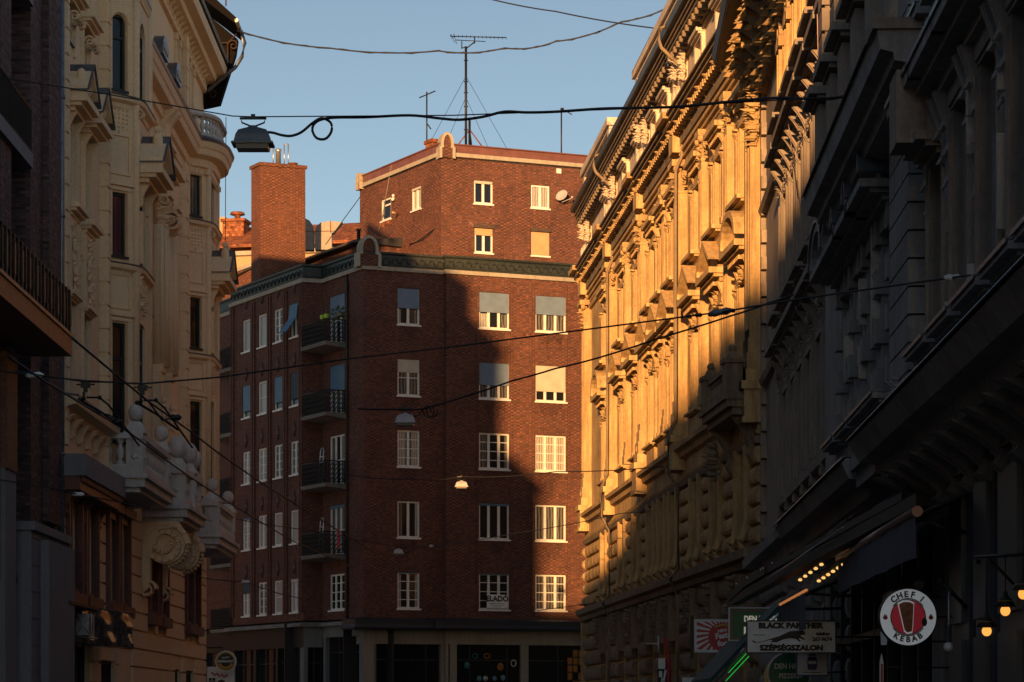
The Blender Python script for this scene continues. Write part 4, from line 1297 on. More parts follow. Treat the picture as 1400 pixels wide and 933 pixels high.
resm = MB(); hood(resm, .8, .88, .46, 20.28); resm.box(-.4, .4, -.5, .01, 19.55, 20.28)
for s_ in (-.27, .27): console(resm, s_, .2, .62, .9, 19.35)
resm = resm.mesh('cornice_break')
for i, x in enumerate(PX):
    big = i in (0, 1, 3, 5, 8, 9)
    o = gpart('pilaster', pm if big else pms, M_gold, (x, 0, 10.7 if big else 10.9))
    link('capital', matmesh(pc if big else pcs, M_gold), None, o, Matrix.Translation((0, 0, 7.55 if big else 7.45)))
    if big:
        gpart('pedestal', pdm, M_gold, (x, 0, 0)); gpart('cornice_break', resm, M_gold, (x, 0, 0))
        b = MB(); b.box(-.42, .42, -.2, .01, 20.75, 22.7); hood(b, .7, .34, .3, 22.45);
        o = gpart('attic_pilaster', b, M_pale, (x, 0, 0)); link('carving', matmesh(atc, M_pale), None, o, Matrix.Translation((.75, -.08, 21.75)))
        link('carving', matmesh(atc, M_pale), None, o, Matrix.Translation((-.2, -.2, 22.0)))
# cornices and belts
L = YB.L
def run(name, prof, mat=M_gold, x0=0.0, x1=None):
    b = MB(); b.mould(prof, x0, L if x1 is None else x1); return gpart(name, b, mat)
def steps(o0, o1, z0, z1, n):
    """n small oversailing fillets between two points of a moulding"""
    out = []
    for i in range(n):
        o_, z_ = o0 + (o1 - o0) * (i + 1) / n, z0 + (z1 - z0) * i / n
        out += [(o_, z_), (o_, z_ + (z1 - z0) / n * .55), (o_ - .035, z_ + (z1 - z0) / n * .62), (o_ - .035, z_ + (z1 - z0) / n)]
    return out
run('architrave', [(0, 19.2)] + steps(.05, .24, 19.2, 19.72, 3) + [(0, 19.73)], M_gold, -.05, L)
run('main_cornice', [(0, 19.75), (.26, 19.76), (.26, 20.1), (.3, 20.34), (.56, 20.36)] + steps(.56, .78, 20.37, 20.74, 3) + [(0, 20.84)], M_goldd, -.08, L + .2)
b = MB()
n = int(L / .36)
for i in range(n): b.box(i * .36 + .05, i * .36 + .23, -.52, -.28, 20.12, 20.345)
gpart('dentil', b)['kind'] = 'stuff'
run('frieze_band', [(0, 18.95), (.1, 18.95), (.14, 19.1), (0, 19.12)])
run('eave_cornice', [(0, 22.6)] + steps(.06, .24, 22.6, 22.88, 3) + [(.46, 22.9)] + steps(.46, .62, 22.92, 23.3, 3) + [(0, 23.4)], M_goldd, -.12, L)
mo = MB().box(.1, .32, -.5, -.15, 22.7, 22.885).mesh('modillion')
for i in range(int(L / .62)): gpart('modillion', mo, M_goldd, (i * .62, 0, 0))
b = MB(); b.prism([(-.66, 23.34), (-.76, 23.34), (-.80, 23.5), (-.71, 23.5), (-.71, 23.44), (6, 24.6), (6, 23.3), (-.62, 23.3)], 'x', -.12, L); gpart('roof', b, M_roof)
run('belt_cornice', [(0, 9.0), (.16, 9.02), (.2, 9.1), (.14, 9.14), (.14, 9.62), (.3, 9.68), (.34, 9.84), (.5, 9.9), (.52, 10.04), (0, 10.16)], M_gold, -.2, L)
run('belt_cornice', [(0, 8.75), (.2, 8.78), (.26, 8.96), (0, 8.99)], M_goldd, -.1, L)
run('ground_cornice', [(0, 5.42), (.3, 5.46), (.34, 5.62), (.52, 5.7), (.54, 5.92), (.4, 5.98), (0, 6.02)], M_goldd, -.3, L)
sk = [(x - .92, x + .92, 5.9, 8.9) for x in AX]
rustic_bays(lambda m_: gpart('rustication', m_, M_gold), .0, L, 6.05, 8.74, 5, .2, .06, sk)
sk = [(x - .95, x + .95, .3, 4.7) for x in AX]
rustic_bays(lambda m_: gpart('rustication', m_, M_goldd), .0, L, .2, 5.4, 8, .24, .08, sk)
b = MB(); b.box(-.42, .02, -.3, .5, 0, 5.4); 
# corner: rounded quoins on the far edge
for r_ in range(5): b.ball((-.02, -.02, 6.3 + r_ * .54), .3, .3, .25, 8, 6)
gpart('corner_quoin', b, M_gold)
# attic parapets on the roof edge
b = MB()
for (pa, pb, pc_, py_) in ((800, 836, 829, 185), (872, 963, 946, 12)):
    xa, xb, zt_ = YB.x(pa, .3), YB.x(pb, .3), (24.9, 24.75)[pa > 850]
    b = MB(); b.box(xa, xb, -.3, .3, 23.4, zt_ - .3); b.box(xa - .15, xb + .15, -.5, .5, zt_ - .3, zt_); b.box(xa - .05, xb + .05, -.4, .4, zt_ - .42, zt_ - .31)
    for x in (xa + .3, xb - .3): b.box(x - .3, x + .3, -.4, .32, 23.4, zt_ - .43)
    gpart('roof_parapet', b, M_pale)
# rainwater pipes with swan necks
for x in (PX[1] + .55, PX[5] + .6):
    b = MB(); b.tube([(x, -.7, 23.55), (x, -.92, 23.5), (x, -.98, 23.1), (x, -.88, 22.85), (x, -.28, 22.3), (x, -.2, 22.1), (x, -.2, 21)], .06, 7)
    b.tube([(x, -.2, 21), (x, -.22, 19.4), (x, -.42, 18.9), (x, -.42, 10.9), (x, -.66, 10.4), (x, -.66, 9.2), (x, -.34, 8.7), (x, -.34, 6.1), (x, -.62, 5.8), (x, -.36, 5.2), (x, -.36, 0)], .055, 7)
    gpart('rainwater_pipe', b, M_goldd)
# near-end balcony: slab on big consoles with pedestals
xb0, xb1 = AX[8] - 2.2, YB.L - .1
b = MB(); b.box(xb0, xb1, -.95, .02, 9.75, 9.95); b.box(xb0 - .08, xb1 + .05, -1.03, .018, 9.95, 10.1); b.box(xb0 + .1, xb1 - .1, -.8, .016, 9.55, 9.75)
o = gpart('balcony', b, M_goldd)
for x in (xb0 + .3, xb1 - .4): b = MB(); b.box(x - .24, x + .24, -.97, -.5, 10.1, 10.95); b.box(x - .3, x + .3, -1.03, -.44, 10.95, 11.06); b.taper(x - .22, x + .22, -.95, -.52, 11.06, 11.28, .12); b.ball((x, -.73, 11.36), .12); sub('pedestal', b.mesh('pedestal'), M_goldd, o)
b = MB(); n = 9
for i in range(n): baluster(b, xb0 + .75 + (xb1 - xb0 - 1.7) * i / (n - 1), -.74, 10.1, .7, .09)
b.box(xb0 + .54, xb1 - .64, -.86, -.6, 10.8, 10.92)
sub('balustrade', b.mesh('balustrade'), M_goldd, o)
for x in (xb0 + .35, xb1 - .5): b = MB(); console(b, x, .34, .8, 1.3, 8.3); sub('console', b.mesh('console'), M_goldd, o)
b = MB(); leafwork(b, .55, .9, .5, 12, 24); me = b.mesh('carving')
link('carving', matmesh(me, M_goldd), None, o, Matrix.Translation((xb0 + .35, -.4, 8.2)))
# ---------------------------------------------------------------- second ornate building: lit top, shaded hooded windows
XW = lambda Y, x0=4.75: x0 + .0318 * Y
B2 = Wall(XW(65.2), 65.2, XW(46.0), 46.0)
SB = thing('ornate_building', (B2.a.x, B2.a.y, 0), 'soot-dark ornate building with rows of hooded windows and only its top in sun', 'building')
def spart(n, b, m=M_grime, loc=(0, 0, 0)):
    return part(n, b if not isinstance(b, MB) else b.mesh(n), m, SB, B2, loc)
L2 = B2.L
AX2 = [B2.x(p, .4) for p in (1057.5, 1067.7, 1077, 1088, 1101, 1115, 1131)] 
AX2 += [AX2[-1] + 2.2]
w2 = 1.15
holes = []
for x in AX2:
    holes += [(x - w2 / 2, x + w2 / 2, 6.6, 9.2), (x - w2 / 2, x + w2 / 2, 11.4, 13.9), (x - w2 / 2, x + w2 / 2, 15.9, 17.0), (x - .75, x + .75, .4, 4.2)]
ZS = 18.3
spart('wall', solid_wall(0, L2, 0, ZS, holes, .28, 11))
b = MB(); hood(b, 1.45, .55, .32, 0); console(b, -.62, .2, .42, .75, -.75); console(b, .62, .2, .42, .75, -.75); b.box(-.85, .85, -.14, .013, -.62, 0); hu_ = b.mesh('window_hood')
b = MB(); hood(b, 1.25, .5, .26, 0); b.box(-.72, .72, -.2, .013, -.4, 0)
for s_ in (-.5, .5): b.ball((s_, -.3, -.2), .12)
hs_ = b.mesh('sill_cornice')
b = MB(); leafwork(b, .7, .42, .09, 4, 9); cv_ = b.mesh('carving')
s3 = surround(w2, 2.5, .13, .22).mesh('window_surround')
for x in AX2:
    deep_window(SB, B2, x - w2 / 2, 6.6, w2, 2.6, M_brown, M_glassr); deep_window(SB, B2, x - w2 / 2, 11.4, w2, 2.5, M_brown, M_glassr)
    deep_window(SB, B2, x - w2 / 2, 15.9, w2, 1.1, M_brown, M_glassr); deep_window(SB, B2, x - .75, .4, 1.5, 3.8, M_brown, M_glass)
    for z in (9.95, 14.5):
        o = spart('window_hood', hu_, M_grime, (x, 0, z - .1)); link('carving', matmesh(cv_, M_grime), None, o, Matrix.Translation((0, -.1, -.6)))
    for z in (10.72, 15.3): spart('sill_cornice', hs_, M_grime, (x, 0, z - .1))
    spart('window_surround', s3, M_grime, (x, 0, 6.6)); spart('window_surround', s3, M_grime, (x, 0, 11.4))
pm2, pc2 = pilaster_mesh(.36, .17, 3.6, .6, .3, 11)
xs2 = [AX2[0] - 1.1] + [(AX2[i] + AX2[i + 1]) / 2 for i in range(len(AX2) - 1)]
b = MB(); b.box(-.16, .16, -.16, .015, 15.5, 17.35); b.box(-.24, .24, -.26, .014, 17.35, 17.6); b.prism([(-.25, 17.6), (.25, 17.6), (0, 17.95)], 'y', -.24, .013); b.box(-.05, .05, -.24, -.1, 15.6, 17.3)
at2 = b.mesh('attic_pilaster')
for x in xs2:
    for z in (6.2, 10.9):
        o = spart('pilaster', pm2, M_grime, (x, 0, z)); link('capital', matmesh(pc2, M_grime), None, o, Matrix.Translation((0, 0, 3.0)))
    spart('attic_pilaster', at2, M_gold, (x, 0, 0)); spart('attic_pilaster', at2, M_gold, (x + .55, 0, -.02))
def run2(name, prof, mat=M_grime, x0=0.0, x1=None):
    b = MB(); b.mould(prof, x0, L2 if x1 is None else x1); return spart(name, b, mat)
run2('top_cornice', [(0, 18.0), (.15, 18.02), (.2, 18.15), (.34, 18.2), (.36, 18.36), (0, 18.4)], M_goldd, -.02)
run2('belt_cornice', [(0, 5.0), (.3, 5.05), (.34, 5.3), (.6, 5.38), (.62, 5.6), (0, 5.7)], M_soot)
run2('belt_cornice', [(0, 10.25), (.14, 10.26), (.2, 10.4), (0, 10.44)], M_grime)
run2('belt_cornice', [(0, 14.85), (.14, 14.86), (.2, 15.0), (0, 15.04)], M_grime)
# eave: dark boarded soffit on carved brackets, and the roof over it
b = MB(); b.prism([(.0, 18.95), (-1.15, 19.1), (-1.35, 19.1), (-1.42, 19.35), (-1.2, 19.42), (5, 20.2), (5, 18.9)], 'x', -.45, L2)
spart('roof', b, M_black)
for (y_, z_) in ((-.5, 19.02), (-.9, 19.07), (-1.3, 19.09)): spart('soffit_rib', MB().box(-.44, L2, y_ - .02, y_ + .02, z_ - .04, z_ + .02), M_goldd)
br = MB(); console(br, 0, .2, .95, .85, 18.1); brm = br.mesh('eave_bracket')
rg = random.Random(4); leafv = []
for q in range(4):
    bl = MB()
    for i in range(16):
        t = rg.random(); out = .12 + .85 * t ** 1.4; a = rg.uniform(-.9, .9); k_ = rg.uniform(.7, 1.3)
        leaf(bl, (rg.uniform(-.3, .3), -out, .1 + .72 * t + rg.uniform(-.12, .05)), (math.sin(a), -math.cos(a)), .27 * k_, .16 * k_, .17 * k_)
    leaf(bl, (0, -.12, .75), (0, -1), .7, .26, .2); leaf(bl, (0, -.85, .92), (.1, -1), .3, .2, .2)
    leafv.append(bl.mesh('carving'))
for i in range(int(L2 / 1.15)):
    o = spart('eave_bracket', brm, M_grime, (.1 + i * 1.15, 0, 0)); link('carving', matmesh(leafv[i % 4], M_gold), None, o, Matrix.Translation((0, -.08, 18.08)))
# quoined far corner
b = MB()
for i in range(34):
    w_ = .62 if i % 2 else .42
    b.box(-.06, w_, -.14, .03, 5.8 + i * .36, 5.8 + i * .36 + .33)
spart('quoin', b, M_grime)
b = MB(); leafwork(b, .8, 1.1, .5, 21, 36); me = b.mesh('carving')
o = spart('carving', me, M_gold, (.3, -.05, 16.9))
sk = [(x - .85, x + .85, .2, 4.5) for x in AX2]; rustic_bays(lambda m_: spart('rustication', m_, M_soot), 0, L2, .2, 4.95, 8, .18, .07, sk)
# ---------------------------------------------------------------- near dark building with the long balcony slab
B3 = Wall(XW(46.0, 4.5), 46.0, XW(14.0, 4.5), 14.0)
DB = thing('ornate_building', (B3.a.x, B3.a.y, 0), 'nearest blackened building with long stone ledge, quoined windows and shops below', 'building')
def dpart(n, b, m=M_soot, loc=(0, 0, 0)):
    return part(n, b if not isinstance(b, MB) else b.mesh(n), m, DB, B3, loc)
L3 = B3.L
YX = lambda Y: (46.0 - Y) / abs(B3.u.y)
AXA = [YX(y) for y in (41.4, 39.4, 37.5, 35.7)]
AXB = [YX(y) for y in (30.4, 28.4, 26.4, 24.4, 22.4)]
w3 = 1.1
holes = []
for x in AXA + AXB:
    holes += [(x - w3 / 2, x + w3 / 2, 6.3, 8.9), (x - w3 / 2, x + w3 / 2, 10.8, 13.2)]
holes += [(.5, 14.3, .12, 4.0), (15.4, 19.4, .12, 4.2), (20.4, 23.0, .12, 3.6), (23.9, 31.0, .12, 4.0)]
ZD = 15.3
dpart('wall', solid_wall(0, L3, 0, ZD, holes, .28, 12))
gib = MB()
for i in range(7):
    z = 6.35 + i * .37; wd = .30 if i % 2 == 0 else .2
    gib.box(-wd / 2 if i % 2 else -wd / 2 , wd / 2, -.2 if i % 2 == 0 else -.1, .02, z, z + .37)
gib = gib.mesh('quoined_jamb')
b = MB(); pediment(b, 1.5, .62, .95, 8.95, 'seg'); b.box(-.9, .9, -.15, .012, 8.7, 8.95); segm = b.mesh('segmental_hood')
b = MB(); W2_ = .75 + .31
arc = [(W2_ * 1.04 * math.cos(a), 9.28 + .635 * math.sin(a)) for a in [math.pi * k / 10 for k in range(11)]]
for i in range(10):
    p, q = arc[i], arc[i + 1]; b.prism([p, q, (q[0] * 1.03, q[1] + .03), (p[0] * 1.03, p[1] + .03)], 'y', -.66, .02)
segl = b.mesh('lead_cover')
b = MB(); hood(b, 1.5, .62, .4, 9.05); b.box(-.9, .9, -.18, .012, 8.85, 9.05)
for s_ in (-1, 1):
    console(b, s_ * .8, .2, .34, 1.35, 7.7)
    for q in range(3): leaf(b, (s_ * .8, -.1 - .05 * q, 8.2 + .3 * q), (0, -1), .3, .18, .1)
    leaf(b, (s_ * .8, -.08, 7.75), (0, -1), .42, .16, .06)
hdB = b.mesh('window_hood')
b = MB(); hood(b, 1.2, .5, .3, 9.95); b.box(-.66, .66, -.22, .012, 9.55, 9.95)
for s_ in (-.4, .4): b.ball((s_, -.3, 9.75), .12)
hdC = b.mesh('sill_cornice')
b = MB(); hood(b, 1.3, .42, .2, 5.98); b.box(-.8, .8, -.2, .012, 5.62, 5.98); sil = b.mesh('window_sill')
b = MB(); b.box(-.88, .88, -.44, .01, 6.182, 6.2); b.box(-.88, .88, -.45, -.435, 6.15, 6.2); sll = b.mesh('lead_and_lit_edge')  # pale strips on these ledges stand for edges lit by the sky
b = MB(); b.box(-.87, .87, -.52, .01, 10.252, 10.27); b.box(-.87, .87, -.53, -.515, 10.21, 10.27); slc = b.mesh('lead_and_lit_edge')
b = MB(); b.box(-1.08, 1.08, -.64, .01, 9.452, 9.47); b.box(-1.08, 1.08, -.65, -.635, 9.41, 9.47); slh = b.mesh('lead_and_lit_edge')
pm3, pc3 = pilaster_mesh(.55, .3, 2.55, .5, .3, 5, False)
for i, x in enumerate(AXA + AXB):
    deep_window(DB, B3, x - w3 / 2, 6.3, w3, 2.6, M_brown, M_glassr); deep_window(DB, B3, x - w3 / 2, 10.8, w3, 2.4, M_brown, M_glassr)
    o = dpart('window_sill', sil, M_soot, (x, 0, 0)); link('lead_and_lit_edge', matmesh(sll, M_lead), None, o)
    if x in AXA:
        dpart('quoined_jamb', gib, M_soot, (x - w3 / 2 - .15, 0, 0)); dpart('quoined_jamb', gib, M_soot, (x + w3 / 2 + .15, 0, 0))
        o = dpart('segmental_hood', segm, M_soot, (x, 0, 0)); link('lead_cover', matmesh(segl, M_lead), None, o)
    else:
        o = dpart('window_hood', hdB, M_soot, (x, 0, 0)); link('lead_and_lit_edge', matmesh(slh, M_lead), None, o); o = dpart('sill_cornice', hdC, M_soot, (x, 0, 0)); link('lead_and_lit_edge', matmesh(slc, M_lead), None, o)
        dpart('window_surround', s3, M_soot, (x, 0, 6.3))
ped3 = MB(); ped3.box(-.36, .36, -.42, .02, 10.1, 12.35); hood(ped3, .74, .62, .3, 12.3); ped3.taper(-.34, .34, -.5, .0, 12.6, 12.95, .1); ped3.ball((0, -.24, 13.02), .13); ped3.box(-.3, .3, -.3, .02, 12.9, 15.3)
for k in range(5): ped3.box(-.36, .36, -.36, .018, 13.2 + k * .46, 13.2 + k * .46 + .4)
ped3 = ped3.mesh('upper_pilaster')
for x in [YX(y) for y in (43.3, 41.2, 39.3, 37.4, 35.4, 33.2)]: dpart('upper_pilaster', ped3, M_grime, (x, 0, 0))
# quoined pier between the two halves
b = MB()
for i in range(21):
    z = 5.7 + i * .37; b.box(YX(33.8), YX(31.8), -.3, .02, z, z + .34); b.box(YX(33.8) + .12, YX(31.8) - .12, -.26, .018, z + .34, z + .37)
dpart('quoined_pier', b)
def run3(name, prof, mat, x0, x1):
    b = MB(); b.mould(prof, x0, x1); return dpart(name, b, mat)
xe = B3.x(1209, .85)
run3('stone_ledge', [(0, 9.45), (.55, 9.5), (.6, 9.6), (.72, 9.62), (.74, 9.72), (.9, 9.76), (.95, 10.08), (0, 10.12)], M_soot, B3.x(1103, .9), xe)
b = MB(); b.box(xe - .75, xe + .05, -1.0, .01, 10.0, 10.14); b.box(xe - .7, xe + .0, -.7, .015, 8.6, 9.5); hood(b, .7, .5, .25, 8.45, xe - .35)
dpart('ledge_end', b, M_grime)
run3('belt_cornice', [(0, 4.35), (.2, 4.37), (.25, 4.55), (.55, 4.6), (.6, 4.8), (.85, 4.84), (.95, 5.06), (.9, 5.12), (0, 5.16)], M_soot, -.05, YX(33.9))
run3('belt_cornice', [(0, 4.35), (.2, 4.37), (.25, 4.55), (.65, 4.6), (.7, 4.8), (.95, 4.84), (1.1, 5.08), (1.06, 5.14), (0, 5.18)], M_soot, YX(31.7), L3)
b = MB(); b.box(YX(33.9), YX(31.7), -.75, .012, 4.7, 5.1); hood(b, 1.2, .85, .4, 4.7, YX(32.8)); b.taper(YX(33.6), YX(32.0), -.6, .02, 5.14, 5.6, .12)
dpart('pier_cap', b)
run3('lead_and_lit_edge', [(0, 5.175), (.93, 5.135), (.985, 5.075), (1.0, 5.085), (.95, 5.15), (0, 5.2)], M_lead, -.05, YX(33.9))  # pale edge strip: sky light on the ledge put into a coloured part
run3('lead_and_lit_edge', [(0, 5.195), (1.07, 5.155), (1.125, 5.10), (1.14, 5.11), (1.09, 5.17), (0, 5.22)], M_lead, YX(31.7), L3)
run3('lead_and_lit_edge', [(0, 10.13), (.93, 10.1), (.98, 10.04), (.995, 10.05), (.95, 10.115), (0, 10.16)], M_lead, B3.x(1103, .9), xe + .02)
b = MB(); console(b, 0, .34, .8, .55, 4.05); cs = b.mesh('cornice_bracket')
for i in range(14): dpart('cornice_bracket', cs, M_soot, (YX(31.4) + i * 1.05, 0, 0))
b = MB(); leafwork(b, 1.1, .5, .16, 31, 22); dpart('carving', b, M_soot, (YX(32.8), -.3, 5.55))
# plaster patch where the render has fallen off
b = MB(); x0 = B3.x(1377, .05); z0 = B3.z(1377, 345); z1 = B3.z(1377, 270)
b.prism([(x0 - .05, z0), (x0 + .14, z0 - .01), (x0 + .15, z0 + .35), (x0 + .13, z0 + .5), (x0 + .15, z1 - .05), (x0 + .06, z1), (x0 + .05, z1 - .18), (x0 - .05, z1 - .22), (x0 - .05, z1 - .42), (x0 + .04, z0 + .42), (x0 - .03, z0 + .3)], 'y', -.02, .01)
dpart('bare_plaster', b, M_gold)
rp = random.Random(12)
for k in range(22):                                       # smaller losses along the jambs and joints
    xq = rp.choice(AXA + AXB) + rp.choice((-.78, .78, -1.0, 1.0)) + rp.uniform(-.05, .05); zq = rp.uniform(5.9, 9.3); w_, h_ = rp.uniform(.04, .13), rp.uniform(.15, .6)
    m_ = MB(); n = 7; m_.prism([(xq + w_ * math.cos(2 * math.pi * i / n) * rp.uniform(.5, 1.1), zq + h_ * math.sin(2 * math.pi * i / n) * rp.uniform(.5, 1.1)) for i in range(n)], 'y', -.215, .01); dpart('bare_plaster', m_, M_patch)
# shopfronts in the ground floor
for (a, c) in ((.5, 14.3), (23.9, 31.0)):
    b = MB(); n = int((c - a) / 1.6)
    for k in range(n + 1): x = a + (c - a) * k / n; b.box(x - .07, x + .07, .05, .24, .12, 4.0)
    b.box(a, c, .06, .23, 2.75, 2.87); dpart('shop_window_frame', b, M_navymetal)
for (a, c, zt_) in ((.5, 14.3, 4.0), (15.4, 19.4, 4.2), (20.4, 23.0, 3.6), (23.9, 31.0, 4.0)): dpart('shop_window', MB().quad((a, .2, .12), (c, .2, .12), (c, .2, zt_), (a, .2, zt_)), M_glass)
M_panel = simple('grey_blue_panel', (0.075, 0.085, 0.10), 0.5, var=0.15)
for (a, c) in ((YX(28.9), YX(27.6)), (YX(27.1), YX(25.9)), (YX(25.5), YX(24.0))):
    b = MB(); b.box(a, c, -.16, .02, .12, 4.3); b.box(a + .18, c - .18, -.22, -.15, .5, 2.4); b.box(a + .18, c - .18, -.22, -.15, 2.6, 4.1); b.box(a - .06, c + .06, -.26, .015, 4.3, 4.42); dpart('shop_pilaster', b, M_panel)
# ---------------------------------------------------------------- cream building with oriel bays on the left
CW = Wall(-11.5, 60.9, -11.72, 92.0)
CB = thing('ornate_building', (CW.a.x, CW.a.y, 0), 'cream stucco building with rounded oriel bays and white stone balconies', 'building')
def cpart(n, b, m=M_cream, loc=(0, 0, 0), W=CW):
    return part(n, b if not isinstance(b, MB) else b.mesh(n), m, CB, W, loc)
LC = CW.L
B1, B2x = CW.x(139.5), CW.x(249)
FA, FW = 1.16, 2.6                                  # facet length, front width
fx = FA * .70; fy = FA * .715
def bay_plan(x0, grow=0.0):
    return [(x0 - grow * .41, -0.0), (x0 + fx - grow * .41, -fy - grow), (x0 + fx + FW + grow * .41, -fy - grow), (x0 + 2 * fx + FW + grow * .41, 0.0)]
def rounded(path, r_=.45, n=5):
    out = [path[0]]
    for i in range(1, len(path) - 1):
        p, a, c = Vector(path[i]), Vector(path[i - 1]), Vector(path[i + 1])
        d1 = (a - p).normalized() * min(r_, (a - p).length * .45); d2 = (c - p).normalized() * min(r_, (c - p).length * .45)
        for k in range(n + 1):
            t = k / n; q = (p + d1) * (1 - t) ** 2 + p * 2 * t * (1 - t) + (p + d2) * t ** 2
            out.append((q.x, q.y))
    out.append(path[-1]); return out
ZC = 26.5
BAYTOP = [24.3, 21.2]
# window levels measured on the first oriel
def facet(x0):
    p0 = CW.at(x0, 0); p1 = CW.at(x0 + fx, fy)
    return Wall(p0.x, p0.y, p1.x, p1.y)
def front(x0):
    p0 = CW.at(x0 + fx, fy); p1 = CW.at(x0 + fx + FW, fy)
    return Wall(p0.x, p0.y, p1.x, p1.y)
LV = [(9.2, 12.55), (14.45, 16.25), (19.15, 21.3)]
def arch_plate(w, h, r_, d=.12):
    """spandrels that turn a square head into a round one"""
    b = MB()
    for s_ in (-1, 1):
        pts = [(s_ * w / 2, h)] + [(s_ * w / 2 * math.cos(a), h - r_ + r_ * math.sin(a)) for a in [k * math.pi / 16 for k in range(9)]]
        b.prism(pts, 'y', -.004, d)
    return b
def small_frame(W, x, z, w, h, frame=M_frame, pane=M_glass, arch=False, style='1t'):
    o = window(CB, W, x, z, w, h, style, pane, 0, None, frame, .16)
    return o
hf = [(2.0 - .42, 2.0 + .42), (4.35 - .42, 4.35 + .42)]
holes = [(a, c, z0, z1) for a, c in hf for z0, z1 in ((9.7, 12.2), (14.3, 16.9), (19.0, 21.6))]
xm = [CW.x(222), CW.x(238)]
xr = [B1 + 6.9, B1 + 9.6, B1 + 12.4]
holes += [(x - .5, x + .5, z0, z1) for x in (B1 + 9.3, B1 + 12.2) for z0, z1 in ((9.0, 12.3), (14.3, 16.9), (18.2, 20.6))]
at_x = [B2x - 1.6 + .95 * i for i in range(5)]
holes += [(x - .24, x + .24, 23.0, 25.0) for x in at_x]
hz = [(1.1, 2.9), (3.7, 5.5), (B1 + .3, B1 + 1.9), (B1 + 2.5, B1 + 4.1), (B1 + 8.6, B1 + 10.0), (B1 + 11, B1 + 12.6), (B2x + .2, B2x + 1.8), (B2x + 2.3, B2x + 3.9)]
holes += [(a, c, 4.75, 7.05) for a, c in hz]
holes += [(.9, 4.9, .1, 3.4), (B1 - .6, B1 + 2.2, .1, 3.0), (B1 + 3, B1 + 5.2, .1, 3.0), (B2x - 2.5, B2x - .6, .1, 3.0), (B2x + .5, B2x + 3.2, .1, 3.0)]
XS = B1 + 5.0
cpart('wall', solid_wall(0, XS, 0, 24.3, [q for q in holes if q[1] < XS], .24, 12)); cpart('wall', solid_wall(XS, LC, 0, ZC, [q for q in holes if q[0] > XS], .24, 12))
for a, c in hf:
    for z0, z1 in ((9.7, 12.2), (14.3, 16.9), (19.0, 21.6)): small_frame(CW, a, z0, c - a, z1 - z0)
for x in (B1 + 9.3, B1 + 12.2):
    for z0, z1 in ((9.0, 12.3), (14.3, 16.9), (18.2, 20.6)): small_frame(CW, x - .5, z0, 1.0, z1 - z0, style='2t')
for x in at_x: small_frame(CW, x - .24, 23.0, .48, 2.0, style='1')
for a, c in hz:
    b = MB(); b.box(a - .16, a, -.2, .02, 4.4, 7.3); b.box(c, c + .16, -.2, .02, 4.4, 7.3); b.box(a - .2, c + .2, -.34, .018, 7.25, 7.5); b.box(a - .2, c + .2, -.3, .016, 4.3, 4.62); b.box(a, c, -.1, .014, 4.62, 4.75)
    b.box(a, c, -.12, .013, 7.05, 7.25); b.box((a + c) / 2 - .06, (a + c) / 2 + .06, -.08, .2, 4.75, 7.05); cpart('timber_surround', b, M_maroon)
for i, (a, c) in enumerate(hz):
    o = window(CB, CW, a, 4.75, c - a, 2.3, '2', M_glassr, 0, None, M_frame, .16)
    if i in (0, 4, 6):                                    # casements standing slightly ajar
        pn = [k_ for k_ in o.children if k_.name.startswith('pane')][0]; w_ = c - a; f_ = R((-8, 0, 0, 0, -7, 0, -7)[i])
        pn.matrix_local = Matrix.Translation((w_, .0, 0)) @ Matrix.Rotation(f_, 4, 'Z') @ Matrix.Translation((-w_, 0, 0))
for (a, c, z1) in ((.9, 4.9, 3.4), (B1 - .6, B1 + 2.2, 3.0), (B1 + 3, B1 + 5.2, 3.0), (B2x - 2.5, B2x - .6, 3.0), (B2x + .5, B2x + 3.2, 3.0)):
    b = MB(); g = MB(); g.quad((a, .2, .1), (c, .2, .1), (c, .2, z1), (a, .2, z1))
    for t in (0, .36, .7, 1): x = a + (c - a) * t; b.box(x - .05, x + .05, .1, .23, .1, z1)
    b.box(a, c, .11, .22, z1 - .12, z1); cpart('shop_window', g, M_glassr); cpart('shop_window_frame', b, M_navymetal)
# grooved stone courses of the ground floor
b = MB()
sk = [(a - .2, c + .2, 4.3, 7.6) for a, c in hz] + [(.7, 5.1, 0, 3.5), (B1 - .7, B1 + 2.3, 0, 3.1), (B1 + 2.9, B1 + 5.3, 0, 3.1), (B2x - 2.6, B2x - .5, 0, 3.1), (B2x + .4, B2x + 3.3, 0, 3.1)]
h = .56
for r_ in range(14):
    z0 = .1 + r_ * h; segs = [(.15, LC)]
    for (s0, s1, za, zb_) in sk:
        if z0 < zb_ and z0 + h > za: segs = [p for (u, v) in segs for p in ((u, min(v, s0)), (max(u, s1), v)) if p[1] - p[0] > .08]
    for u, v in segs: b.box(u, v, -.09, .01, z0 + .03, z0 + h - .03)
cpart('stone_course', b)
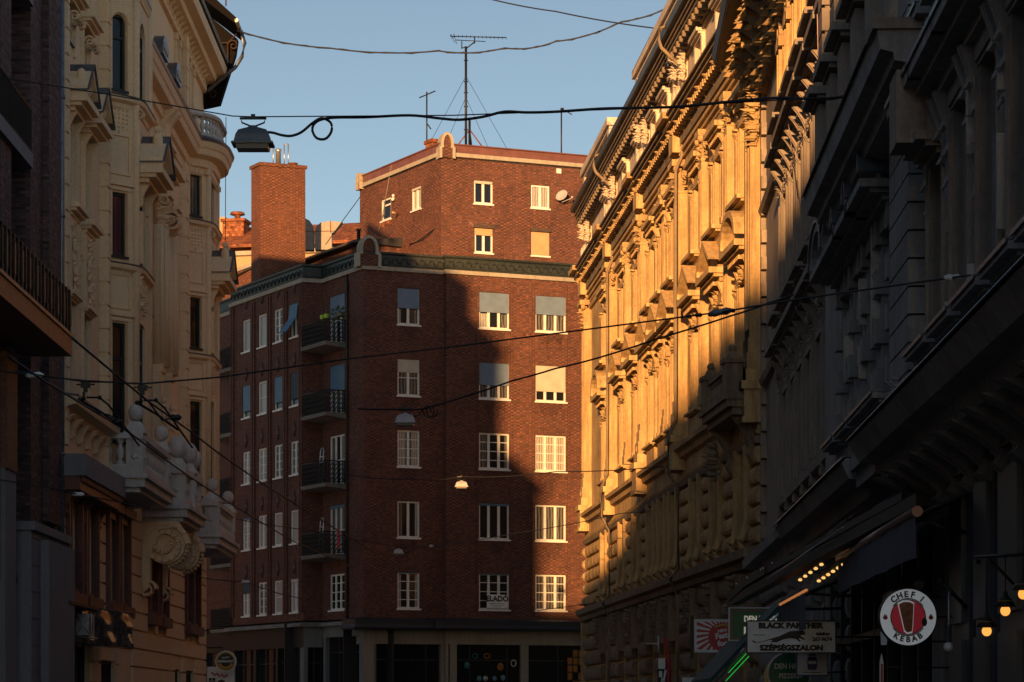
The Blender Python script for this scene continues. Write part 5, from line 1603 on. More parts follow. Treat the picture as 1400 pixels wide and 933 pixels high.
# oriel bays
BPANES = [[M_glass, M_velvet, M_glassr], [M_glass, M_glass, M_curtd]]
for k, x0 in enumerate((B1, B2x)):
    top = BAYTOP[k]
    WF, WN = facet(x0), front(x0)
    fw = .50; fm = WF.L * .5
    hl_ = [(fm - fw / 2, fm + fw / 2, z0, z1) for z0, z1 in LV]
    b = MB(); wall_grid(b, 0, WF.L, 7.9, top, hl_, .2); cpart('oriel_wall', b, M_cream, (0, 0, 0), WF)
    hn = [(FW * .5 - .55, FW * .5 + .55, z0, z1 + .2) for z0, z1 in LV]
    b = MB(); wall_grid(b, 0, FW, 7.9, top, hn, .2); cpart('oriel_wall', b, M_cream, (0, 0, 0), WN)
    pf = CW.at(x0 + fx + FW, fy), CW.at(x0 + 2 * fx + FW, 0)
    WX = Wall(pf[0].x, pf[0].y, pf[1].x, pf[1].y)
    b = MB(); wall_grid(b, 0, WX.L, 7.9, top, [], .2); cpart('oriel_wall', b, M_cream, (0, 0, 0), WX)
    for i, (z0, z1) in enumerate(LV):
        window(CB, WF, fm - fw / 2, z0, fw, z1 - z0, '1t' if i != 1 else '1', BPANES[k][i], 0, None, M_frame, .14)
        window(CB, WN, FW / 2 - .55, z0, 1.1, z1 + .2 - z0, '2t', M_glass, 0, None, M_frame, .14)
    a = arch_plate(fw, LV[2][1] - LV[2][0], fw / 2); cpart('arched_head', a, M_cream, (fm, 0, LV[2][0]), WF)
    a = arch_plate(1.1, LV[2][1] + .2 - LV[2][0], .55); cpart('arched_head', a, M_cream, (FW / 2, 0, LV[2][0]), WN)
    b = MB()                                            # corner columns and jamb strips
    for (W_, xx) in ((WF, 0.03), (WF, WF.L), (WN, FW)):
        b_ = MB(); b_.tube([(xx, 0, 7.9), (xx, 0, top)], .11, 10); cpart('corner_column', b_, M_cream, (0, 0, 0), W_)
    fr = MB(); 
    for i, (z0, z1) in enumerate(LV):
        for s_ in (-1, 1): fr.box(fm + s_ * (fw / 2 + .06) - .05, fm + s_ * (fw / 2 + .06) + .05, -.05, .01, z0 - .1, z1 + .04)
        if i < 2: fr.box(fm - fw / 2 - .16, fm + fw / 2 + .16, -.08, .012, z1 + .05, z1 + .14); fr.box(fm - fw / 2 - .22, fm + fw / 2 + .22, -.11, .008, z1 + .19, z1 + .25)
        else:
            n = 9; pts = [(fm + (fw / 2 + .07) * math.cos(a), -.03, z1 - fw / 2 + (fw / 2 + .07) * math.sin(a)) for a in [math.pi * q / n for q in range(n + 1)]]
            fr.tube(pts, .05, 5)
    # panels: sunk frames between the storeys and rows of drop ornament
    for (za, zb_) in ((12.95, 14.0), (16.75, 17.9)):
        for (x_a, x_b, z_a, z_b) in ((fm - .36, fm + .36, za, za + .05), (fm - .36, fm + .36, zb_ - .05, zb_), (fm - .36, fm - .31, za, zb_), (fm + .31, fm + .36, za, zb_)): fr.box(x_a, x_b, -.045, .011, z_a, z_b)
    for c_ in range(5):
        nrow = (4, 6, 7, 6, 5)[c_]
        for r_ in range(nrow): fr.ball((fm - .28 + .14 * c_, -.01, 18.72 - .12 * r_), .045, .04, .035, 6, 4)
        fr.box(fm - .29 + .14 * c_, fm - .27 + .14 * c_, -.03, .01, 18.05, 18.72 - .12 * nrow)
    cpart('facet_trim', fr, M_cream, (0, 0, 0), WF)
    # rounded sill mouldings round the whole bay
    for z, hh, pr_ in ((14.2, .30, .2), (18.95, .30, .22), (22.2, .2, .1)):
        if z > top: continue
        b = MB(); path = rounded(bay_plan(x0)); path = [(x, y) for x, y in path]
        b.sweep([(-.05, z - hh), (.04, z - hh), (.07, z - hh * .6), (pr_, z - hh * .4), (pr_ + .03, z - .03), (pr_, z), (-.05, z + .01)], path)
        cpart('sill_moulding', b)
        b = MB(); b.sweep([(-.05, z + .012), (pr_ + .04, z + .005), (pr_ + .045, z + .035), (-.05, z + .05)], path)
        cpart('lead_and_lit_edge', b, M_lead)
    # carved apron on the front-near corner and pediment on the front window
    b = MB(); leafwork(b, .6, 1.0, .22, 40 + k, 34); cpart('carving', b, M_cream, (x0 + fx + .25, -fy + .02, 12.95))
    b = MB(); leafwork(b, 1.0, .7, .2, 44 + k, 26); cpart('carving', b, M_cream, (x0 + fx + FW / 2, -fy + .02, 13.1))
    b = MB(); pediment(b, 1.7, .75, 1.5, 16.7, 'tri')
    for s_ in (-1, 1): console(b, s_ * .72, .18, .32, .65, 16.05); b.box(s_ * .72 - .12, s_ * .72 + .12, -.12, .01, 14.4, 15.9)
    o = part('pediment', b.mesh('pediment'), M_cream, CB, WN, (FW / 2, 0, 0))
    b = MB(); b.add([(-1.28, -.82, 17.22), (1.28, -.82, 17.22), (0, -.82, 18.24), (-1.28, .0, 17.22), (1.28, 0, 17.22), (0, 0, 18.24)], [(0, 2, 5, 3), (2, 1, 4, 5)])
    sub('lead_cover', b.mesh('lead_cover'), M_lead, o)
    for q in (-.35, .35): b = MB(); b.ball((q, -.5, 18.0), .16, .16, .3); b.ball((q, -.5, 18.35), .12); sub('finial', b.mesh('finial'), M_cream, o)
    # scroll head above
    b = MB(); volute(b, -.16, .1, -.1, 18.55, .2, 1.6, .05); cpart('volute', b, M_cream, (x0 + fx + .1, -fy, 0))
# quoined strips
for (x0, x1) in ((.2, .55), (B1 - .5, B1 - .12), (B2x - .75, B2x - .12)):
    b = MB()
    for i in range(28):
        z = 8.3 + i * .66
        if z > ZC - .7: break
        b.box(x0, x1, -.27, .01, z, z + .6); b.box(x0 + .04, x1 - .04, -.23, .012, z + .6, z + .66)
    cpart('quoin', b)
# flank windows: flat strips, pediments and carved entablatures
for a, c in hf:
    xc = (a + c) / 2
    for (u, v, d_, z0, z1) in ((a - .24, a - .04, .12, 13.6, 16.9), (c + .04, c + .24, .12, 13.6, 16.9), (a - .22, a - .05, .08, 9.6, 13.0), (c + .05, c + .22, .08, 9.6, 13.0), (a - .2, a - .05, .08, 18.7, 25), (c + .05, c + .2, .08, 18.7, 25)):
        cpart('pilaster_strip', MB().box(u, v, -d_, .01, z0, z1))
    b = MB(); pediment(b, 1.25, .62, 1.35, 17.0, 'tri', xc)
    for s_ in (-1, 1): console(b, xc + s_ * .56, .16, .3, .6, 16.4); b.ball((xc + s_ * .5, -.4, 17.9), .14, .14, .26)
    o = cpart('pediment', b)
    b = MB(); b.add([(xc - 1.0, -.68, 17.46), (xc + 1.0, -.68, 17.46), (xc, -.68, 18.38), (xc - 1.0, 0, 17.46), (xc + 1.0, 0, 17.46), (xc, 0, 18.38)], [(0, 2, 5, 3), (2, 1, 4, 5)])
    sub('lead_cover', b.mesh('lead_cover'), M_lead, o)
    b = MB(); hood(b, 1.15, .4, .32, 14.35 - .0, xc); b.box(xc - .62, xc + .62, -.14, .011, 12.35, 14.35)
    hood(b, 1.1, .26, .2, 12.2, xc)
    cpart('entablature', b)
    b = MB(); leafwork(b, .95, 1.5, .14, int(xc * 10), 44); cpart('carving', b, M_cream, (xc, -.12, 12.6))
    b = MB(); hood(b, 1.2, .4, .3, 19.7 + .2, xc)
    for s_ in (-.42, .42): volute(b, xc + s_ - .1, xc + s_ + .1, -.22, 19.5, .17, 1.5, .05)
    cpart('window_head', b)
# recessed centre between the bays: half columns with capitals, festoons, blocks
for j, xq in enumerate((CW.x(210), CW.x(222))):
    b = MB(); b.box(xq - .34, xq + .34, -.3, .012, 8.2, 12.7); b.tube([(xq, -.22, 12.7), (xq, -.22, 17.3)], [.30, .26], 14); b.box(xq - .36, xq + .36, -.36, .011, 12.5, 12.75)
    for q in range(6): aa = math.pi * (1.05 + .18 * q); b.tube([(xq + .3 * math.cos(aa), -.22 + .3 * math.sin(aa), 12.9), (xq + .26 * math.cos(aa), -.22 + .26 * math.sin(aa), 17.2)], .025, 4)
    o = cpart('half_column', b)
    c = MB(); leafwork(c, .85, .9, .55, 60 + j, 40); c.box(-.42, .42, -.62, .01, .86, 1.02); volute(c, -.4, -.22, -.4, .72, .2, 1.6, .05); volute(c, .22, .4, -.4, .72, .2, 1.6, .05)
    me = c.mesh('capital'); me.transform(Matrix.Translation((xq, 0, 17.3))); sub('capital', me, M_cream, o)
    c = MB()
    for q in range(9): t = q / 8; c.ball((xq - .3 + .6 * t, -.38, 11.6 - .45 * math.sin(t * math.pi)), .09, .09, .1, 6, 4)
    for s_ in (-.34, .34):
        for q in range(5): c.ball((xq + s_, -.36, 11.55 - .16 * q), .075, .07, .09, 6, 4)
    sub('festoon', c.mesh('festoon'), M_cream, o)
xq = CW.x(216)
b = MB(); hood(b, 1.9, .75, .5, 18.9, xq); b.box(xq - .8, xq + .8, -.45, .012, 18.3, 18.9); hood(b, 1.5, .5, .3, 19.9, xq); b.box(xq - .6, xq + .6, -.4, .011, 19.4, 19.9); b.box(xq - .5, xq + .5, -.35, .013, 20.2, 21.2)
console(b, xq - .4, .3, .7, 1.0, 20.2); console(b, xq + .4, .3, .7, 1.0, 20.2)
cpart('entablature', b)
b = MB(); volute(b, xq - .28, xq + .3, -.45, 17.6, .42, 2.0, .08); cpart('volute', b)
# main cornice carrying the roof terrace over the centre and the second bay
ztc = 21.7
pth = [(B1 + 3.0, 0), (B1 + 3.0, -.2)] 
path = [(B1 + 2 * fx + FW - .1, -.05), (B2x + .15, -.05)] + rounded(bay_plan(B2x), .8, 6)[1:]
b = MB(); b.sweep([(-.1, ztc - 1.1), (.06, ztc - 1.1), (.1, ztc - .85), (.2, ztc - .8), (.22, ztc - .55), (.5, ztc - .45), (.55, ztc - .25), (.6, ztc - .2), (.66, ztc), (-.1, ztc + .02)], path)
cpart('main_cornice', b)
b = MB(); b.sweep([(-.1, ztc + .021), (.68, ztc + .005), (.72, ztc + .10), (.6, ztc + .2), (-.1, ztc + .24)], path); cpart('lead_gutter', b, M_lead)
b = MB(); console(b, 0, .26, .5, .38, ztc - .56); cb_ = b.mesh('bracket')
for i in range(int((B2x - B1 - 5) / .8)): cpart('bracket', cb_, M_cream, (B1 + 5.2 + i * .8, 0, 0))
b = MB()
for i in range(22):
    a = bay_plan(B2x, .1)
    t = i / 21
    seg = min(2, int(t * 3)); u = t * 3 - seg
    p = Vector(a[seg]) * (1 - u) + Vector(a[seg + 1]) * u
    b.box(p.x - .05, p.x + .05, p.y - .05, p.y + .05, ztc - 1.05, ztc - .88)
cpart('dentil', b)
# round dormers in the gutter line
for x in (B1 + 7.2, B1 + 10.3):
    b = MB(); b.prism([(x - .62, ztc + .2), (x + .62, ztc + .2)] + [(x + .62 * math.cos(a), ztc + .35 + .5 * math.sin(a)) for a in [math.pi * q / 8 for q in range(9)]], 'y', -.82, -.5)
    o = cpart('round_gable', b, M_lead)
    b = MB()
    for q in (-.3, 0, .3): b.ball((x + q, -.83, ztc + .45), .19, .05, .16)
    sub('carving', b.mesh('carving'), M_grey, o)
# terrace balustrade on the second bay
b = MB(); pp = rounded(bay_plan(B2x, .25), .8, 6)
b.sweep([(-.16, ztc + .95), (.16, ztc + .95), (.2, ztc + 1.02), (.16, ztc + 1.1), (-.16, ztc + 1.1)], pp); b.sweep([(-.14, ztc + .24), (.14, ztc + .24), (.14, ztc + .36), (-.14, ztc + .36)], pp)
o = cpart('terrace_balustrade', b, M_grey)
b = MB()
tot = [Vector(p) for p in pp]; acc = 0
for i in range(len(tot) - 1):
    d = (tot[i + 1] - tot[i]).length; n = max(1, int(d / .3))
    for q in range(n): p = tot[i].lerp(tot[i + 1], (q + .5) / n); baluster(b, p.x, p.y, ztc + .36, .6, .1, 7)
sub('baluster', b.mesh('baluster'), M_grey, o)
# attic cornice with modillions, dark roof
b = MB(); b.mould([(0, 25.1), (.12, 25.12), (.16, 25.3), (.5, 25.38), (.55, 25.55), (.85, 25.62), (.9, 25.95), (0, 26.05)], B1 + 5, LC - .2); cpart('attic_cornice', b)
b = MB(); console(b, 0, .22, .5, .42, 25.0); cb_ = b.mesh('modillion')
for i in range(int((LC - B1 - 6) / .62)): cpart('modillion', cb_, M_cream, (B1 + 5.5 + i * .62, 0, 0))
for x in at_x + [at_x[-1] + .95]: b = MB(); b.box(x - .475 - .1, x - .475 + .1, -.09, .012, 22.6, 24.95); b.box(x - .475 - .15, x - .475 + .15, -.13, .011, 24.7, 24.95); cpart('attic_pilaster', b)
b = MB(); b.mould([(0, 24.95), (.14, 24.97), (.18, 25.08), (0, 25.1)], B1 + 5, LC - .3); cpart('attic_moulding', b)
b = MB(); b.prism([(-.95, 26.05), (-1.0, 26.15), (2, 27.0), (9, 27.0), (9, 26.0)], 'x', XS, LC); cpart('roof', b, M_roof)
b = MB(); b.prism([(-.9, 24.3), (-.95, 24.4), (2, 25.0), (9, 25.0), (9, 24.2)], 'x', -.1, XS); cpart('roof', b, M_roof)
# projecting dark eave at the far end with wrought scrolls
xe0 = LC - .6
ex = [CW.x(p, 1.2) for p in (300, 333)]
b = MB()
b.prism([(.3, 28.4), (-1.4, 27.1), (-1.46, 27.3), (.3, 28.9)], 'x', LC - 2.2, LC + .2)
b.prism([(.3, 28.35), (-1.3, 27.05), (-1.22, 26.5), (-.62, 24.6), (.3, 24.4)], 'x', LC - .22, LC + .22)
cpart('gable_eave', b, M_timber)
def spiral(cx_, cz_, r_, turns, a0=0, sg=1):
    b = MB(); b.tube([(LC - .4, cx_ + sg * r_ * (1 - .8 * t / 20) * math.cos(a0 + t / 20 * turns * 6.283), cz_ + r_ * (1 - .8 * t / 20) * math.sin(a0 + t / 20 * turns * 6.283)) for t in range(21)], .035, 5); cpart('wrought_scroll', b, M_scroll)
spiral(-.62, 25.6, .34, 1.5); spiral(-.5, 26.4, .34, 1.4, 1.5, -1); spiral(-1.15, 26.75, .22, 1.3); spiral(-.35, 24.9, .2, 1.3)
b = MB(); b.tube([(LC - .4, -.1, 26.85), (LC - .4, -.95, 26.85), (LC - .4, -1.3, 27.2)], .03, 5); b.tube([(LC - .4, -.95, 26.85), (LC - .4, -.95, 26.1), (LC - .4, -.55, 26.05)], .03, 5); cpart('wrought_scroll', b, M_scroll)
b = MB(); b.tube([(LC - .5, -1.45, 27.3), (LC - .5, -1.6, 26.8), (LC - .5, -1.5, 26.3), (LC - .5, -1.25, 25.9), (LC - .5, -.2, 25.0)], .075, 7); b.tube([(LC - 2.2, -1.46, 27.2), (LC + .2, -1.46, 27.2)], .08, 7); b.tube([(LC - .6, -.9, 28.2), (LC - .6, -.9, 29.0)], .03, 4)
cpart('gutter_pipe', b, M_zinc)
# ledge over the ground floor at the flank
b = MB(); b.mould([(0, 9.05), (.2, 9.1), (.25, 9.25), (.5, 9.32), (.55, 9.5), (0, 9.55)], .1, B1 - .1)
for i in range(5): console(b, .75 + i * 1.25, .24, .36, .5, 8.62)
cpart('ledge_cornice', b)
b = MB(); b.mould([(0, 9.551), (.57, 9.51), (.57, 9.56), (0, 9.6)], .1, B1 - .1); cpart('lead_and_lit_edge', b, M_lead)
b = MB(); b.box(.05, B1 - .6, -.75, .02, 7.5, 8.05); cpart('stone_slab', b, M_plinth)
b = MB(); b.box(.1, B1 - .7, -.6, .015, 7.15, 7.5)
for i in range(24): b.box(.25 + i * .27, .38 + i * .27, -.68, -.58, 7.36, 7.49)
for x in (.6, 3.3, 5.8): console(b, x, .25, .5, .7, 6.5)
cpart('timber_cornice', b, M_maroon)
# white stone balconies
def stone_balcony(x0, x1, proj, z, posts, nb=6, big=False):
    b = MB(); b.box(x0, x1, -proj, .02, z - .36, z - .12); b.box(x0 - .1, x1 + .1, -proj - .1, .016, z - .12, z); b.box(x0 + .15, x1 - .15, -proj + .15, .014, z - .5, z - .36)
    o = cpart('stone_balcony', b, M_grey)
    b = MB()
    b.box(x0 + .05, x1 - .05, -proj + .08, -proj + .4, z, z + .28); b.box(x0 + .05, x0 + .35, -proj + .4, 0, z, z + .28)
    b.box(x0 + .02, x1 - .02, -proj + .05, -proj + .43, z + 1.0, z + 1.16); b.box(x0 + .02, x0 + .38, -proj + .43, 0, z + 1.0, z + 1.16)
    n = max(2, int((x1 - x0) / .36))
    for i in range(n): baluster(b, x0 + .2 + (x1 - x0 - .4) * (i + .5) / n, -proj + .24, z + .28, .72, .12)
    m_ = max(1, int((proj - .5) / .34))
    for i in range(m_): baluster(b, x0 + .2, -proj + .55 + (proj - .6) * (i + .5) / m_, z + .28, .72, .12)
    sub('balustrade', b.mesh('balustrade'), M_grey, o)
    for (px_, py_) in posts:
        b = MB(); b.box(px_ - .24, px_ + .24, py_ - .24, py_ + .24, z, z + 1.17); b.box(px_ - .3, px_ + .3, py_ - .3, py_ + .3, z + 1.16, z + 1.28); b.taper(px_ - .26, px_ + .26, py_ - .26, py_ + .26, z + 1.28, z + 1.5, .12); b.ball((px_, py_, z + (1.76 if not big else 1.84)), .22 if not big else .3, None, .24 if not big else .36, 12, 8)
        for q in (-.1, 0, .1): b.box(px_ + q - .025, px_ + q + .025, py_ - .262, py_ - .2, z + .62 - abs(q), z + .98); b.box(px_ - .262, px_ - .2, py_ + q - .025, py_ + q + .025, z + .62 - abs(q), z + .98)
        b.ball((px_ - .25, py_, z + .5), .05, .1, .08); b.ball((px_, py_ - .25, z + .5), .1, .05, .08)
        sub('pedestal', b.mesh('pedestal'), M_grey, o)
    return o
stone_balcony(B1 - .35, B1 + 5.6, 1.25, 8.2, [(B1 + .02, -.95), (B1 + 5.2, -.95)])
x2a, x2b = CW.x(203, .3), CW.x(203, .3) + 4.6
o2 = stone_balcony(x2a, x2b, 1.5, 7.95, [(x2a + .4, -1.15), (x2b - .4, -1.15), (x2a + 2.2, -1.25)], big=True)
stone_balcony(B2x - .2, B2x + 5.5, 1.35, 7.8, [(B2x + .2, -1.05), (B2x + 5.2, -1.05)])
# great volute brackets under the middle balcony, seen edge-on from the street
for xq in (x2a + .1, x2b - .7):
    b = MB(); volute(b, xq, xq + .5, -.78, 6.75, .66, 2.1, .12, -1); volute(b, xq + .02, xq + .48, -.22, 5.35, .26, 1.6, .07, -1)
    b.prism([(0, 7.45), (-1.2, 7.45), (-1.3, 7.3), (-.6, 7.2), (-.34, 6.4), (-.3, 5.4), (0, 5.1)], 'x', xq + .04, xq + .46)
    b.prism([(-.78 + .62 * math.cos(a), 6.75 + .62 * math.sin(a)) for a in [2 * math.pi * q / 18 for q in range(18)]], 'x', xq + .2, xq + .40)
    for q in range(16): a = -1.4 + q * .18; b.ball((xq + .25, -.78 - .7 * math.cos(a) , 6.75 + .7 * math.sin(a)), .26, .06, .06, 6, 4)
    cpart('volute_bracket', b)
b = MB(); b.tube([(.07, -.14, 0), (.07, -.14, ZC)], .075, 8)
for z in range(2, 26, 3): b.tube([(.07, -.14, z), (.07, -.14, z + .08)], .1, 8)
cpart('drainpipe', b, M_zinc)
# ---------------------------------------------------------------- dark brick building at the left edge, with balconies
LW = Wall(-11.42, 54.0, -11.5, 60.8)
LB = thing('brick_building', (LW.a.x, LW.a.y, 0), 'dark purple brick building with iron balconies and grey granite base beside the cream building', 'building')
def lpart(n, b, m=M_brick2, loc=(0, 0, 0)): return part(n, b if not isinstance(b, MB) else b.mesh(n), m, LB, LW, loc)
xa, xb = LW.x(15.5), LW.x(42)
xs_ = xa
hl2 = [(xa, xb, 4.7, 24.8)]
lpart('wall', solid_wall(0, LW.L, 4.5, 27.2, hl2, .9, 10))
b = MB(); b.box(xa - 2.3, xb + .02, .92, 1.1, 4.6, 25.0); lpart('recess_wall', b, M_brick)
b = MB(); b.box(LW.x(58), LW.L + .02, -.16, .02, 6.2, 25.0); lpart('brick_pier', b)
b = MB(); b.box(0, xa + .05, -.10, .02, 0, 7.0); b.box(LW.x(24), LW.L, -.32, .03, 0, 5.75); b.box(LW.x(23), LW.L + .05, -.42, .02, 5.75, 5.95); 
for i in range(9): b.box(LW.x(24) - .02, LW.L + .02, -.335, -.31, .62 + i * .62, .63 + i * .62)
b.box(LW.x(37), LW.L - .1, -.52, -.3, 0, 5.6)
lpart('granite_base', b, M_plinth)
b = MB(); b.box(0, xa, -.14, .04, 7.0, 9.6); lpart('orange_panel', b, M_rust)
for (z, x0, x1, pr_, nm, mt) in ((14.75, xa - 2.0, LW.x(41.5, .05), .12, 'balcony', M_plinth), (18.6, xa - 2.0, LW.x(42, .05), .12, 'balcony', M_plinth)):
    b = MB(); b.box(x0, x1, -pr_, .8, z - .35, z); o = lpart(nm, b, mt)
    b = MB(); railing_panel(b, x0, x1, -pr_ + .05, z, 1.05, .13, False); sub('railing', b.mesh('railing'), M_iron, o)
xe1 = LW.x(99, 1.15); zb0 = LW.z(98, 487, 1.15)
b = MB(); b.box(-6, xe1, -1.15, 0, zb0, zb0 + .42); o = lpart('balcony', b, M_maroon)
b = MB(); b.box(-6, xe1 + .04, -1.19, 0, zb0 + .42, zb0 + .5); sub('lead_and_lit_edge', b.mesh('lead_and_lit_edge'), M_lead, o)
b = MB(); zr = zb0 + .5
n = int((xe1 + 5.9) / .42)
for q in range(6): b.tube([(-6, -1.08, zr + .08 + q * .18), (xe1 - .06, -1.08, zr + .08 + q * .18)], .012, 4)
b.tube([(-6, -1.08, zr + 1.02), (xe1 - .06, -1.08, zr + 1.02)], .03, 5); b.tube([(xe1 - .06, -1.08, zr + 1.02), (xe1 - .06, 0, zr + 1.02)], .03, 5)
for q in range(6): b.tube([(xe1 - .06, -1.08, zr + .08 + q * .18), (xe1 - .06, 0, zr + .08 + q * .18)], .012, 4)
for i in range(n + 1):
    x = xe1 - .06 - i * .42; b.box(x - .025, x + .025, -1.12, -1.06, zr - .25, zr + 1.05)
    if i % 2 == 0: b.box(x - .07, x + .07, -1.13, -1.07, zr + .2, zr + .86)
    if i < n: b.tube([(x, -1.08, zr + .1), (x - .42, -1.08, zr + .95)], .012, 4); b.tube([(x, -1.08, zr + .95), (x - .42, -1.08, zr + .1)], .012, 4)
for i in range(3): b.box(xe1 - .09, xe1 - .03, -1.08 + i * .5, -1.03 + i * .5, zr, zr + 1.04)
sub('railing', b.mesh('railing'), M_iron, o)
# ---------------------------------------------------------------- sunlit old house seen past the brick block
Y = 150.0
X0, X1 = PW(288, 0, Y)[0], PW(352, 0, Y)[0]
HW = Wall(X0 - 3, Y + 1.5, X1 + 6, Y - 1)
HB = thing('old_house', (HW.a.x, HW.a.y, 0), 'small sunlit ochre house with mossy orange roof between the cream building and the brick chimney', 'house')
zg = HW.z(320, 345); ze = HW.z(320, 338)
b = MB(); b.box(0, HW.L, 0, 10, 0, zg); part('wall', b.mesh('wall'), M_ochre, HB, HW)
b = MB(); b.prism([(-.35, ze - .1), (-.35, ze + .08), (4.5, HW.z(320, 312, -4.5)), (9, ze), (9, ze - .1)], 'x', -.3, HW.L + .3); o = part('roof', b.mesh('roof'), M_tileor, HB, HW)
b = MB(); x = HW.x(322, -3); b.box(x - .6, x + .8, 2.2, 3.4, ze, HW.z(322, 302, -2)); b.box(x - .7, x + .9, 2.1, 3.5, HW.z(322, 302, -2), HW.z(322, 298, -2)); b.lathe([(0, .0), (.2, 0), (.2, .35), (.5, .36), (.42, .5), (0, .55)], 10, (x + .2, 2.8, HW.z(322, 298, -2)))
sub('chimney', b.mesh('chimney'), M_tileor, o)
b = MB(); x = HW.x(303, -3); b.box(x - 1, x + .5, 2.2, 3.4, ze, HW.z(303, 296, -2)); sub('chimney', b.mesh('chimney'), M_ochre, o)
b = MB(); b.mould([(0, zg - .3), (.25, zg - .25), (.3, zg), (0, zg + .02)], 0, HW.L); part('cornice', b.mesh('cornice'), M_trim, HB, HW)
# lower annexe in front of it: brick wall with a sagging cable
AW = Wall(*PW(285, 0, 140)[:2], *PW(362, 0, 136)[:2])
HA = thing('annexe_house', (AW.a.x, AW.a.y, 0), 'low red brick annexe with pale coping just behind the brick block parapet', 'house')
b = MB(); zL, zR = AW.z(297, 385), AW.z(345, 362)
b.add([(0, 0, 0), (AW.L, 0, 0), (AW.L, 0, zR), (0, 0, zL), (0, 5, 0), (AW.L, 5, 0), (AW.L, 5, zR), (0, 5, zL)], [(0, 1, 2, 3), (1, 5, 6, 2), (5, 4, 7, 6), (4, 0, 3, 7), (3, 2, 6, 7)])
part('wall', b.mesh('wall'), M_stack, HA, AW)
b = MB(); b.add([(0, -.1, zL), (AW.L, -.1, zR), (AW.L, -.1, zR + .2), (0, -.1, zL + .2), (0, 5, zL), (AW.L, 5, zR), (AW.L, 5, zR + .2), (0, 5, zL + .2)], [(0, 1, 2, 3), (1, 5, 6, 2), (5, 4, 7, 6), (4, 0, 3, 7), (3, 2, 6, 7), (0, 1, 5, 4)])
part('coping', b.mesh('coping'), M_trim, HA, AW)
b = MB(); b.tube([(AW.x(300, .1), -.1, AW.z(300, 378)), (AW.x(320, .1), -.1, AW.z(320, 380)), (AW.x(345, .1), -.1, AW.z(345, 366))], .06, 5); part('wall_cable', b.mesh('wall_cable'), M_wire, HA, AW)
# ---------------------------------------------------------------- unseen houses added beside and behind the camera to shape the evening light
def unseen_house(ax, ay, bx, by, h, h2, label, m, depth=11):
    """plain house whose parapet runs from height h to h2, sloped to shape the edge of its shadow"""
    W = Wall(ax, ay, bx, by)
    o = thing('unseen_house', (ax, ay, 0), label, 'house')
    holes = []; hm = min(h, h2)
    n = max(1, int(W.L / 3.2))
    for i in range(n):
        for f_ in range(max(1, int(hm / 3.6) - 1)):
            x = (i + .5) * W.L / n; holes.append((x - .55, x + .55, 4.9 + f_ * 3.6, 6.9 + f_ * 3.6))
    holes = [q for q in holes if q[3] < hm - .6]
    part('wall', solid_wall(0, W.L, 0, hm - .3, holes, .25, depth).mesh('wall'), m, o, W)
    for q in holes: window(o, W, q[0], q[2], 1.1, 2.0, '2', M_glass, 0, None, M_brown, .15)
    b = MB(); b.mould([(0, hm - .5), (.3, hm - .45), (.5, hm - .35), (0, hm - .3)], 0, W.L); part('cornice', b.mesh('cornice'), m, o, W)
    b = MB(); b.prism([(0, hm - .31), (W.L, hm - .31), (W.L, h2), (0, h)], 'y', -.2, depth); part('roof', b.mesh('roof'), M_roof, o, W)
    return o
HS = [(44.0, 53.8, 25.5, 25.9, 11, 'unseen shade-casting ochre house next to the dark brick building', M_ochre), (33.5, 43.8, 20.4, 20.8, 11, 'unseen shade-casting beige house left of the camera', M_goldd), (20.0, 33.3, 15.4, 13.6, 11, 'unseen low shade-casting ochre house left of the camera', M_ochre), (0.0, 19.8, 17.7, 16.2, 3.2, 'unseen shade-casting grey house beside the camera', M_grime), (-24.0, -.2, 20.5, 17.9, 3.2, 'unseen shade-casting pale house behind the camera', M_cream), (-48.0, -24.2, 25.2, 21.2, 3.2, 'unseen tall shade-casting grey house behind the camera', M_grime), (-100.0, -48.2, 25.6, 24.4, 3.2, 'unseen tallest shade-casting ochre house far behind the camera', M_ochre)]  # out of view; roof heights and depths are shaped to set the shadow edges
for (y0, y1, h, h2, dp, lab, m) in HS: unseen_house(-11.8, y0, -11.8, y1, h, h2, lab, m, dp)
unseen_house(4.9, 13.8, 4.0, -40.0, 8.0, 8.0, 'unseen low dark house beside the camera, lowered for sky light', M_goldd)  # out of view, roof kept low so more sky light reaches the left fronts
unseen_house(-62.0, 104.0, -21.0, 137.0, 16.0, 15.0, 'unseen house behind the cream building, added to darken shop window reflections', M_brick2, 8)  # added out of view to keep bright sky out of the shop glass
# ---------------------------------------------------------------- wires over the street
def wire(name, pts, r_, label, group=None, sag=0.0, mat=None, n=8, extra=None):
    """pts: (photo column, photo row, distance) of real points in the air; the object is a cable with its fittings as parts"""
    P = [Vector(PW(*p)) for p in pts]
    o = thing(name, P[0], label, 'cable', group)
    out = []
    for i in range(len(P) - 1):
        for k in range(n):
            t = k / n; q = P[i].lerp(P[i + 1], t); q.z -= sag * 4 * t * (1 - t); out.append(q - P[0])
    out.append(P[-1] - P[0])
    b = MB(); b.tube(out, r_, 5); link('cable', b.mesh('cable'), mat or M_wire, o)
    return o, P[0]
def insulator(o, base, p, L=.22, r_=.05, mat=None, d=(1, 0, 0)):
    c = Vector(PW(*p)) - base
    b = MB(); d = Vector(d).normalized()
    b.tube([c - d * L, c - d * L * .5, c, c + d * L * .5, c + d * L], [r_ * .35, r_, r_ * .75, r_, r_ * .35], 8)
    link('insulator', b.mesh('insulator'), mat or M_porc, o)
SW = 'wires strung across the street'
o, b0 = wire('span_wire', [(324, 42, 88), (450, 66, 87), (600, 70, 86), (690, 66, 85.5), (760, 57, 85), (850, 30, 84.5), (930, 2, 84)], .028, 'twisted span wire sagging over the sky above the tall television aerial', SW, .12)
